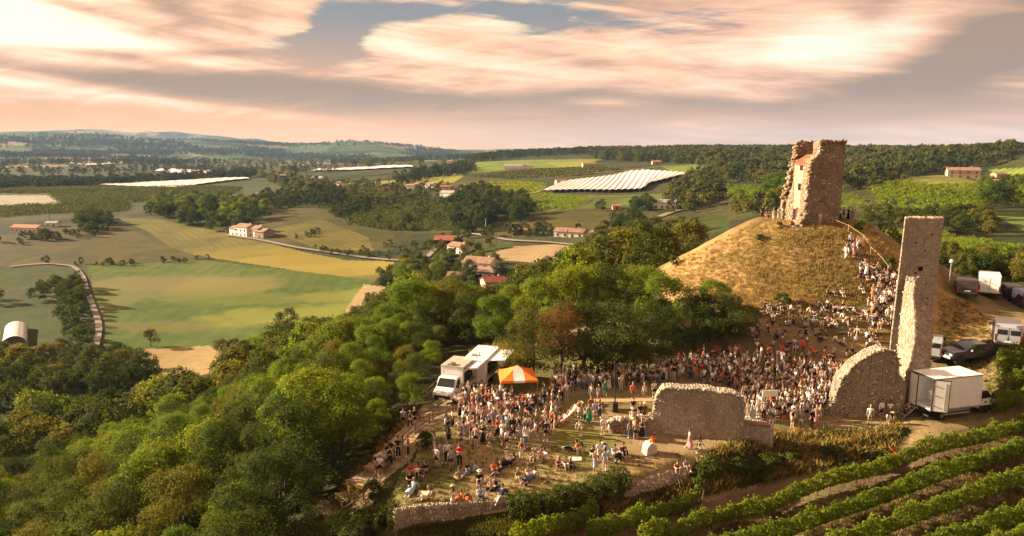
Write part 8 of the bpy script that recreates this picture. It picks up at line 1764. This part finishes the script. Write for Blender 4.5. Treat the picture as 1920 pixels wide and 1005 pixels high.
# hand placed people: (px, feet py, pose, facing degrees: 0 = away from the viewer, 180 = towards, 90 = to the left, place, top, bottom kind, bottom colour, extra)
HP = [
 (850, 954, 'phone', 30, 'on the retaining wall top', 'white', 'shorts', 'white', dict(tk='vest', hair='long_hair')), (866, 942, 'sit', 150, 'on the retaining wall edge', 'rust', 'long_skirt', 'rust', {}), (876, 939, 'sit', 200, 'on the retaining wall edge', 'black', 'long_skirt', 'rust', dict(hair='long_hair')),
 (901, 934, 'sit', 190, 'on the lower lawn edge', 'pale blue', 'trousers', 'denim', {}), (920, 918, 'sitcross', 170, 'on the lower lawn edge', 'pink', 'trousers', 'black', {}), (930, 915, 'sitlean', 200, 'on the lower lawn edge', 'black', 'trousers', 'black', {}), (940, 934, 'sitlean', 150, 'on the lower lawn edge', 'navy', 'trousers', 'white', {}),
 (800, 936, 'sitlean', 110, 'near the wrapped bouquet', 'pink', 'skirt', 'beige', dict(hair='hair')), (775, 920, 'sitlean', 160, 'near the wrapped bouquet', 'pale blue', 'long_skirt', 'pale denim', dict(hair='long_hair')), (769, 905, 'sit', 190, 'near the wrapped bouquet', 'black', 'trousers', 'black', {}),
 (770, 889, 'sit', 170, 'in the foursome by the path', 'red', 'shorts', 'beige', dict(hair='long_hair')), (781, 887, 'sit', 190, 'in the foursome by the path', 'red', 'skirt', 'white', {}), (790, 888, 'sitcross', 200, 'in the foursome by the path', 'black', 'trousers', 'black', {}), (798, 886, 'sit', 160, 'in the foursome by the path', 'black', 'shorts', 'beige', {}),
 (819, 877, 'stand', 140, 'at the lawn near the path', 'white', 'shorts', 'black', {}), (826, 870, 'stand', 220, 'at the lawn near the path', 'grey', 'shorts', 'grey', {}), (815, 845, 'stand', 120, 'at the lawn near the path', 'white', 'trousers', 'white', dict(tk='vest', hair='long_hair')), (838, 868, 'hip', 200, 'at the lawn near the path', 'white', 'trousers', 'black', {}),
 (846, 880, 'cup', 30, 'at the lawn near the path', 'grey', 'shorts', 'navy', {}), (862, 875, 'phone', 175, 'at the lawn near the path', 'red', 'trousers', 'brown' if 'brown' in BOTS else 'black', dict(imp=2)),
 (861, 900, 'sitcross', 10, 'alone on the lawn', 'khaki', 'shorts', 'beige', {}), (876, 884, 'sit', 190, 'in a lawn couple', 'brown', 'skirt', 'black', dict(hair='long_hair')), (887, 886, 'sitlean', 120, 'in a lawn couple', 'pale blue', 'trousers', 'denim', {}), (899, 905, 'sit', 180, 'by the lower lawn', 'black', 'shorts', 'navy', dict(hat=True)),
 (926, 885, 'sit', 200, 'in the orange shirt pair', 'orange', 'shorts', 'beige', {}), (935, 889, 'sitlean', 120, 'in the orange shirt pair', 'black', 'shorts', 'beige', {}), (959, 871, 'sitlean', 100, 'between the standing groups', 'black', 'long_skirt', 'black', dict(hair='long_hair')), (953, 866, 'sit', 200, 'between the standing groups', 'white', 'skirt', 'white', {}),
 (978, 862, 'stand', 20, 'right of the long dress group', 'brown', 'trousers', 'white', dict(tk='vest', hair='long_hair', imp=2)), (985, 912, 'sit', 150, 'by the lawn hedge', 'black', 'shorts', 'black', {}), (971, 900, 'sit', 210, 'by the lawn hedge', 'khaki', 'skirt', 'khaki', dict(hair='long_hair')), (990, 893, 'sit', 200, 'by the lawn hedge', 'pink', 'shorts', 'beige', {}), (1000, 897, 'sitlean', 130, 'by the lawn hedge', 'striped grey', 'long_skirt', 'denim', dict(hair='long_hair')),
 (1001, 862, 'sit', 160, 'in the lawn trio', 'cream', 'shorts', 'beige', dict(hat=True)), (1014, 860, 'sit', 200, 'in the lawn trio', 'pink', 'shorts', 'beige', dict(hair='long_hair')), (1022, 862, 'sit', 130, 'in the lawn trio', 'white', 'shorts', 'white', {}),
 (1048, 876, 'sit', 170, 'beside the pale blanket', 'red', 'skirt', 'black', dict(hair='long_hair')), (1060, 876, 'sit', 190, 'beside the pale blanket', 'pink', 'trousers', 'white', {}), (1070, 877, 'sit', 200, 'beside the pale blanket', 'black', 'trousers', 'black', {}),
 (1077, 846, 'sitlean', 60, 'in the middle lawn couple', 'orange', 'trousers', 'black', {}), (1087, 847, 'sitlean', 60, 'in the middle lawn couple', 'white', 'trousers', 'pale denim', dict(hair='long_hair')), (1089, 818, 'bend', 120, 'alone in the middle lawn', 'white', 'shorts', 'beige', dict(imp=2)),
 (1110, 856, 'sit', 200, 'by the shouldered bag group', 'navy', 'shorts', 'beige', {}), (1116, 888, 'stand', 200, 'by the lower right lawn', 'striped grey', 'skirt', 'pale denim', dict(tk='vest', hair='long_hair', imp=2)), (1134, 884, 'stand', 20, 'by the lower right lawn', 'pale blue', 'shorts', 'white', dict(imp=2)), (1123, 866, 'stand', 200, 'by the shouldered bag group', 'white', 'skirt', 'beige', {}), (1140, 862, 'bend', 60, 'by the shouldered bag group', 'pale blue', 'trousers', 'pale denim', dict(hat=True)),
 (1152, 855, 'sit', 190, 'by the shouldered bag group', 'striped grey', 'shorts', 'beige', dict(hair='long_hair')), (1163, 860, 'sit', 150, 'by the shouldered bag group', 'black', 'long_skirt', 'black', dict(hair='long_hair')), (1168, 852, 'sit', 200, 'by the shouldered bag group', 'brown', 'trousers', 'black', {}),
 (1131, 816, 'stand', 10, 'left of the bicycle', 'white', 'shorts', 'white', dict(imp=2)), (1181, 822, 'stand', 10, 'behind the bicycle', 'grey', 'trousers', 'denim', {}), (1191, 824, 'stand', 350, 'between bicycle and black dress', 'khaki', 'shorts', 'black', {}), (1203, 822, 'stand', 20, 'at the left end of the massive wall', 'black', 'long_skirt', 'black', dict(tk='vest', hair='long_hair', imp=2)),
 (1185, 800, 'stand', 180, 'behind the broken low wall', 'white', 'shorts', 'grey', dict(hat=True)), (1187, 780, 'stand', 180, 'at the stage table', 'black', 'trousers', 'black', {}), (1200, 790, 'stand', 190, 'at the stage table', 'black', 'trousers', 'black', {}), (1208, 790, 'stand', 170, 'at the stage table', 'brown', 'trousers', 'black', {}),
 (1292, 842, 'walk', 280, 'before the massive wall', 'pink', 'long_skirt', 'pink', dict(tk='vest', imp=2)), (1311, 854, 'walk', 230, 'right of the pink dress walker', 'white', 'shorts', 'white', dict(skin=4, imp=2)), (1270, 884, 'sit', 170, 'on the slumped stones', 'rust', 'shorts', 'black', dict(hair='long_hair')), (1285, 880, 'sit', 200, 'on the slumped stones', 'grey', 'shorts', 'grey', {}),
 (757, 800, 'stand', 180, 'on the upper path', 'pale blue', 'shorts', 'black', {}), (770, 804, 'walk', 150, 'on the upper path', 'black', 'trousers', 'black', {}), (778, 800, 'stand', 190, 'on the upper path', 'black', 'shorts', 'black', {}),
 (747, 858, 'stand', 180, 'among the black uniform group', 'black', 'trousers', 'black', {}), (733, 863, 'stand', 160, 'among the black uniform group', 'black', 'trousers', 'black', {}), (731, 873, 'stand', 200, 'among the black uniform group', 'black', 'trousers', 'black', {}), (727, 868, 'stand', 240, 'among the black uniform group', 'black', 'trousers', 'black', {}), (766, 855, 'hip', 100, 'leaning by the path rail', 'red', 'trousers', 'black', dict(imp=2)),
 (706, 893, 'stand', 320, 'low on the path', 'cream', 'shorts', 'navy', dict(hat=True)), (713, 893, 'stand', 350, 'low on the path', 'white', 'shorts', 'black', dict(hat=True)),
 (1044, 752, 'stand', 190, 'near the food table', 'navy', 'shorts', 'beige', {}), (1053, 752, 'stand', 200, 'near the food table', 'white', 'trousers', 'black', {}), (1062, 750, 'stand', 200, 'near the food table', 'white', 'shorts', 'beige', {}), (1034, 738, 'stand', 180, 'near the food table', 'orange', 'long_skirt', 'rust', dict(tk='vest', imp=2)),
 (1109, 750, 'stand', 170, 'right of the grove trunks', 'white', 'shorts', 'pale denim', {}), (1122, 752, 'stand', 200, 'right of the grove trunks', 'white', 'shorts', 'beige', {}), (1134, 745, 'walk', 230, 'right of the grove trunks', 'green', 'skirt', 'green', dict(imp=2)), (1086, 782, 'stand', 180, 'right of the striped deck chairs', 'brown', 'skirt', 'white', {}), (1098, 790, 'stand', 200, 'in the green dress group', 'khaki', 'trousers', 'black', {}),
 (1104, 792, 'stand', 180, 'in the green dress group', 'green', 'long_skirt', 'green', dict(tk='vest', hair='long_hair', imp=2)), (1115, 786, 'stand', 10, 'in the green dress group', 'pale blue', 'shorts', 'white', {}), (1124, 784, 'stand', 220, 'in the green dress group', 'navy', 'trousers', 'navy', {}), (1108, 778, 'stand', 180, 'in the green dress group', 'rust', 'shorts', 'black', {}),
 (1186, 748, 'stand', 180, 'on the open grass left of the wall', 'orange', 'skirt', 'rust', dict(imp=2)), (1208, 750, 'stand', 20, 'on the open grass left of the wall', 'white', 'shorts', 'beige', dict(imp=2)), (1226, 745, 'stand', 190, 'on the open grass left of the wall', 'white', 'shorts', 'black', {}), (1164, 735, 'stand', 190, 'on the open grass left of the wall', 'cream', 'trousers', 'beige', {}),
 (1403, 783, 'stand', 10, 'right of the massive wall', 'white', 'shorts', 'beige', {}), (1392, 775, 'stand', 200, 'right of the massive wall', 'white', 'shorts', 'black', {}), (1421, 783, 'stand', 190, 'left of the white board', 'white', 'shorts', 'white', dict(hair='long_hair')), (1431, 787, 'stand', 180, 'left of the white board', 'white', 'trousers', 'black', {}), (1444, 791, 'stand', 20, 'before the white board', 'white', 'shorts', 'denim', dict(hair='long_hair', imp=2)), (1462, 780, 'stand', 10, 'right of the white board', 'white', 'shorts', 'black', {}),
 (1485, 803, 'stand', 200, 'at the low rail', 'black', 'shorts', 'beige', dict(tk='vest', hair='long_hair')), (1501, 805, 'stand', 160, 'at the low rail', 'grey', 'shorts', 'white', dict(imp=2)), (1521, 802, 'stand', 190, 'at the low rail', 'black', 'trousers', 'black', {}), (1529, 798, 'stand', 170, 'at the low rail', 'pink', 'long_skirt', 'pink', {}), (1537, 792, 'stand', 350, 'at the low rail', 'khaki', 'shorts', 'white', {}),
 (1630, 795, 'stand', 160, 'by the cardboard boxes', 'white', 'shorts', 'beige', dict(imp=2)), (1651, 786, 'stand', 200, 'between boxes and truck', 'white', 'shorts', 'black', dict(skin=3, imp=2)), (1667, 785, 'stand', 170, 'between boxes and truck', 'white', 'shorts', 'grey', dict(skin=3, imp=2)), (1665, 797, 'bend', 200, 'bending between boxes and truck', 'black', 'trousers', 'white', dict(imp=2)), (1697, 785, 'bend', 300, 'at the truck steps', 'black', 'trousers', 'black', dict(imp=2)),
 (1450, 411, 'stand', 200, 'left of the keep', 'white', 'trousers', 'white', {}), (1429, 409, 'stand', 180, 'left of the keep', 'black', 'trousers', 'black', {}), (1460, 411, 'stand', 170, 'left of the keep', 'pale blue', 'trousers', 'white', {}), (1469, 408, 'hip', 150, 'left of the keep', 'white', 'shorts', 'beige', {}), (1484, 408, 'stand', 10, 'before the plastered bay', 'pale blue', 'shorts', 'denim', {}), (1436, 408, 'sit', 180, 'left of the keep', 'red', 'shorts', 'black', {}), (1441, 408, 'sit', 200, 'left of the keep', 'rust', 'shorts', 'black', {}),
 (1484, 424, 'sit', 180, 'below the keep door', 'red', 'trousers', 'black', {}), (1532, 420, 'stand', 180, 'under the keep front face', 'black', 'trousers', 'black', {}), (1537, 423, 'stand', 200, 'under the keep front face', 'cream', 'shorts', 'beige', {}), (1567, 414, 'stand', 170, 'right of the keep', 'white', 'trousers', 'black', {}), (1575, 413, 'stand', 190, 'right of the keep', 'white', 'trousers', 'black', {}), (1590, 412, 'stand', 180, 'right of the keep', 'black', 'long_skirt', 'black', {}), (1597, 413, 'stand', 200, 'right of the keep', 'brown', 'trousers', 'grey', {}), (1602, 414, 'stand', 160, 'right of the keep', 'pink', 'shorts', 'beige', {}), (1581, 411, 'stand', 10, 'right of the keep', 'rust', 'shorts', 'black', {}),
 (1600, 478, 'walk', 200, 'high on the mound steps', 'white', 'trousers', 'white', {}), (1601, 482, 'stand', 180, 'high on the mound steps', 'red', 'trousers', 'pink', dict(imp=2)), (1586, 486, 'walk', 160, 'high on the mound steps', 'white', 'trousers', 'white', dict(imp=2)), (1594, 462, 'walk', 170, 'high on the mound steps', 'pale blue', 'shorts', 'pale denim', {}), (1583, 474, 'sit', 180, 'high on the mound steps', 'rust', 'shorts', 'black', {}), (1590, 470, 'stand', 150, 'high on the mound steps', 'black', 'trousers', 'black', {}), (1607, 468, 'stand', 200, 'high on the mound steps', 'pink', 'trousers', 'white', {}), (1611, 472, 'stand', 180, 'high on the mound steps', 'white', 'shorts', 'navy', {}),
 (1552, 553, 'sit', 180, 'in the upper slope trio', 'black', 'trousers', 'black', {}), (1563, 552, 'sit', 180, 'in the upper slope trio', 'white', 'trousers', 'grey', {}), (1578, 554, 'sit', 180, 'in the upper slope trio', 'cream', 'shorts', 'white', {}), (1613, 547, 'sit', 190, 'alone on the upper slope', 'grey', 'shorts', 'navy', {}),
 (1672, 598, 'walk', 350, 'climbing beside the ruined wall', 'white', 'trousers', 'khaki', dict(imp=2)), (1684, 640, 'stand', 180, 'beside the ruined wall', 'khaki', 'trousers', 'khaki', {}), (1680, 655, 'sit', 200, 'beside the ruined wall', 'white', 'shorts', 'black', {}), (1681, 530, 'stand', 180, 'beside the ruined wall', 'black', 'trousers', 'black', {}), (1662, 530, 'stand', 180, 'beside the ruined wall', 'white', 'trousers', 'white', {}),
]
BOTS['brown'] = (.10, .06, .035)
for k_b, v_b in TOPS.items(): BOTS.setdefault(k_b, v_b)
for h_ in HP:
    px, py, pose, fc, place, top, bk, bot, ex = h_
    x, y, z = W(px, py)
    if place == 'on the retaining wall top': y -= .1
    who(pose, x, y, z, fc, place, top=top, bk=bk, bot=bot, **{**dict(imp=1), **ex}); OCC.append((x, y))
# the man in the truck
q_ = tr.matrix_basis @ Vector((.75, -.25, Z0 + .07)); who('phone', q_.x, q_.y, q_.z, 110, 'carrying a box inside the truck', top='white', bk='shorts', bot='beige', tk='shirt', hair='hair', hat=False, skin=1, imp=2)
def crowd(poly, n, dmin, place, poses, face=None, group=0, tries=30):
    P_l = np.array(poly); c = 0; rg = np.random.default_rng(len(PEOPLE) + n)
    X = rg.uniform(P_l[:, 0].min(), P_l[:, 0].max(), n * tries); Y = rg.uniform(P_l[:, 1].min(), P_l[:, 1].max(), n * tries); k = inpoly(X, Y, poly); pt = hit(X[k], Y[k])
    # keep even density on the ground: nearer pixels cover less ground
    for p in pt:
        if c >= n: break
        if np.isnan(p[0]) or taken(p[0], p[1], dmin, OCC): continue
        if group:
            m_ = int(rg.integers(2, 5)); r_ = .55 if m_ > 2 else .42; a0 = rg.uniform(0, 6.28)
            for j in range(m_):
                a = a0 + j * 6.28 / m_ + rg.uniform(-.3, .3); x, y = p[0] + r_ * math.cos(a), p[1] + r_ * math.sin(a)
                if taken(x, y, .45, OCC): continue
                fc = math.degrees(math.atan2(-(p[0] - x), (p[1] - y))) if rg.random() < .6 else rg.uniform(140, 220)
                who(poses[rg.integers(len(poses))], x, y, h1(x, y), fc, place); OCC.append((x, y)); c += 1
        else:
            fc = rg.uniform(0, 360) if face is None else rg.normal(face, 50); who(poses[rg.integers(len(poses))], p[0], p[1], float(p[2]), fc, place); OCC.append((p[0], p[1])); c += 1
    return c
SD = ['stand', 'stand', 'cup', 'cup', 'phone', 'hip', 'stand', 'cup', 'walk']; SI = ['sit', 'sit', 'sitcross', 'sitlean', 'sit']
cc = []
cc.append(crowd([(850,775),(868,752),(905,742),(940,752),(975,765),(1000,765),(1012,780),(985,800),(940,800),(880,800)], 68, .52, 'in the drinks queue', SD + ['raise']))
cc.append(crowd([(838,800),(900,790),(1000,790),(1050,782),(1040,815),(1000,846),(930,845),(880,835),(848,850),(830,830)], 42, .62, 'below the drinks queue', SD))
cc.append(crowd([(935,812),(990,808),(995,845),(940,845)], 10, .5, 'in the long dress group', ['stand', 'cup', 'hip']))
cc.append(crowd([(1010,745),(1060,745),(1045,790),(1015,790)], 12, .6, 'around the food tables', SD + ['chair']))
cc.append(crowd([(1040,738),(1100,732),(1180,728),(1235,722),(1240,708),(1150,705),(1040,712)], 85, .55, 'in the grove shade', SD))
cc.append(crowd([(1228,716),(1300,716),(1388,740),(1392,790),(1420,788),(1500,795),(1556,780),(1574,740),(1585,708),(1540,700),(1440,688),(1340,690),(1240,700)], 330, .50, 'in the dense crowd', SD + ['raise', 'stand'], tries=60))
cc.append(crowd([(1240,700),(1340,690),(1440,688),(1400,674),(1320,675)], 40, .6, 'at the back of the crowd', SD + ['chair']))
cc.append(crowd([(1412,600),(1440,580),(1500,572),(1560,580),(1640,590),(1650,640),(1640,655),(1590,668),(1520,680),(1430,672),(1412,640)], 190, 1.15, 'in the slope picnic', SI, group=1, tries=90))
cc.append(crowd([(1420,672),(1520,682),(1580,690),(1560,704),(1440,688)], 30, .7, 'at the picnic foot', SI + SD[:3]))
cc.append(crowd([(1640,548),(1688,540),(1689,600),(1676,618),(1650,600),(1618,606)], 62, .48, 'on the crowded lower steps', ['sit', 'sit', 'stand', 'sit', 'cup', 'sitlean'], 180, tries=80))
cc.append(crowd([(1612,500),(1640,498),(1680,522),(1675,538),(1640,530),(1608,520)], 18, .55, 'on the middle mound steps', ['sit', 'sit', 'stand', 'sitlean'], 180, tries=60))
print('people', cc, len(PEOPLE))
for p in PEOPLE: dd = math.hypot(p['x'], p['y']); p['k'] = (1.7 if p['pose'] in SD + ['raise', 'bend'] else 1.0) / dd + p['imp']
PEOPLE.sort(key=lambda p: -p['k']); NPI = 296
near_p, far_p = PEOPLE[:NPI], PEOPLE[NPI:]
lab_ct = {}
KW = {'trousers': 'trousers', 'shorts': 'shorts', 'skirt': 'short skirt', 'long_skirt': 'long skirt'}
def p_label(p):
    b_ = f"person in {p['top']} top and {p['bot']} {KW[p['bk']]} {PV[p['pose']]} {p['place']}"
    if p['hat'] and len(b_.split()) < 12: b_ = b_.replace('person in', 'straw-hatted person in')
    b_ = b_.replace('bending forward bending', 'bending').replace('standing hands together carrying', 'carrying')
    w_ = b_.split(); 
    if len(w_) > 12: b_ = b_.replace(' with a drink', '').replace(' hand on hip', '').replace(' hands together', '').replace(' leaning back', '').replace(' knees up', '')
    return b_
groups_ = {}
for p in near_p: groups_.setdefault(p_label(p), []).append(p)
for b_, v in groups_.items():
    v.sort(key=lambda p: float(proj(p['x'], p['y'], p['z'])[0]))
    if len(v) > 1 and len(b_.split()) > 12: b_ = b_.replace(' top', '').replace('standing ', '')
    for i, p in enumerate(v):
        p['label'] = b_ if len(v) == 1 else (f"{b_}, leftmost one" if i == 0 else f"{b_}, {ordinal(i)} from left")
seen = {}
for p in near_p:
    while p['label'] in seen: p['label'] = p['label'].replace('person', 'slim person' if 'slim' not in p['label'] else 'younger person', 1)
    seen[p['label']] = 1
for p in near_p:
    for w_ in ('top', 'standing', 'sitting', 'one', 'from', 'short', 'long', 'leaning', 'crowded', 'dense'):
        if len(p['label'].split()) > 16: p['label'] = p['label'].replace(' ' + w_ + ' ', ' ', 1)
def add_part(root, name, me, col=None):
    o = bpy.data.objects.new(name, me); COL.objects.link(o); o.parent = root
    if col: o.color = (*col, 1)
    return o
for p in near_p:
    r_ = empty('person', (p['x'], p['y'], p['z'] + .01), R(p['face']), 1); r_.scale = (p['s'],) * 3; tag(r_, p['label'], 'person', 'people at the open-air party'); m_ = PM[p['pose']]
    add_part(r_, 'body', m_['body'], SKINS[p['skin']]); add_part(r_, {'vest': 'vest_top'}.get(p['tk'], 'shirt'), m_[p['tk']], TOPS[p['top']]); add_part(r_, p['bk'], m_[p['bk']], BOTS[p['bot']])
    add_part(r_, 'shoes', m_['shoes'], prg.choice([(.6, .58, .55), (.6, .58, .55), (.03, .03, .03), (.2, .12, .07)]))
    hc = HAIRS[p['hc']][1] if p['skin'] != 4 else (.01, .008, .006); add_part(r_, 'hair', m_[p['hair']], hc)
    if p['hat']: add_part(r_, 'hat', m_['hat'])
# the many others: one crowd object
FM = {}
def flat(c, rough=.85):
    k = tuple(round(x, 3) for x in c)
    if k not in FM: m, h, b = mat_base('crowd_colour', rough, .15); b.inputs['Base Color'].default_value = (*c, 1); FM[k] = m
    return FM[k]
combos = []; cmesh = []; prg.shuffle(far_p)
for i, p in enumerate(far_p):
    key = (p['pose'], p['top'], p['bot'], p['bk'])
    if key not in combos and (len(combos) < 130 or p['pose'] not in [c[0] for c in combos]):
        combos.append(key); m_ = PM[p['pose']]; me = bpy.data.meshes.new('crowd_figure'); bm = bmesh.new(); k0 = 0
        for nm, c in (('body', SKINS[p['skin']]), (p['tk'], TOPS[p['top']]), (p['bk'], BOTS[p['bot']]), (p['hair'], HAIRS[p['hc']][1]), ('shoes', (.4, .38, .35))):
            n0 = len(bm.faces); bm.from_mesh(m_[nm]); bm.faces.ensure_lookup_table()
            for f in bm.faces[n0:]: f.material_index = k0
            me.materials.append(flat(c)); k0 += 1
        bm.to_mesh(me); bm.free(); me.polygons.foreach_set('use_smooth', np.ones(len(me.polygons), dtype=bool)); cmesh.append(me)
pp = []
for p in far_p:
    key = (p['pose'], p['top'], p['bot'], p['bk'])
    ix_ = combos.index(key) if key in combos else next((i for i, c in enumerate(combos) if c[0] == p['pose'] and c[1] == p['top']), next(i for i, c in enumerate(combos) if c[0] == p['pose']))
    pp.append((p['x'], p['y'], p['z'] + .01, p['s'], R(p['face']), ix_))
o = gn_scatter('crowd', pp, cmesh); o.name = 'crowd'
# ------------------------------------------------------------ haze
mh = bpy.data.materials.new('pale_haze'); mh.use_nodes = True; mh.node_tree.nodes.clear()
hz = mh.node_tree.nodes.new('ShaderNodeVolumePrincipled'); hz.inputs['Color'].default_value = (0.40, 0.62, 1.0, 1); hz.inputs['Density'].default_value = 4.2e-5; hz.inputs['Anisotropy'].default_value = 0.0
ho = mh.node_tree.nodes.new('ShaderNodeOutputMaterial'); mh.node_tree.links.new(hz.outputs[0], ho.inputs['Volume'])
zh0, zh1 = float(TZ.min()) - 1.5, float(TZ.max()) + 25; print('haze', zh0, zh1)
b = MB(); b.box((0, 0, (zh0 + zh1) / 2), (21500, 21500, zh1 - zh0)); tag(b.build('haze', mh), kind='stuff')
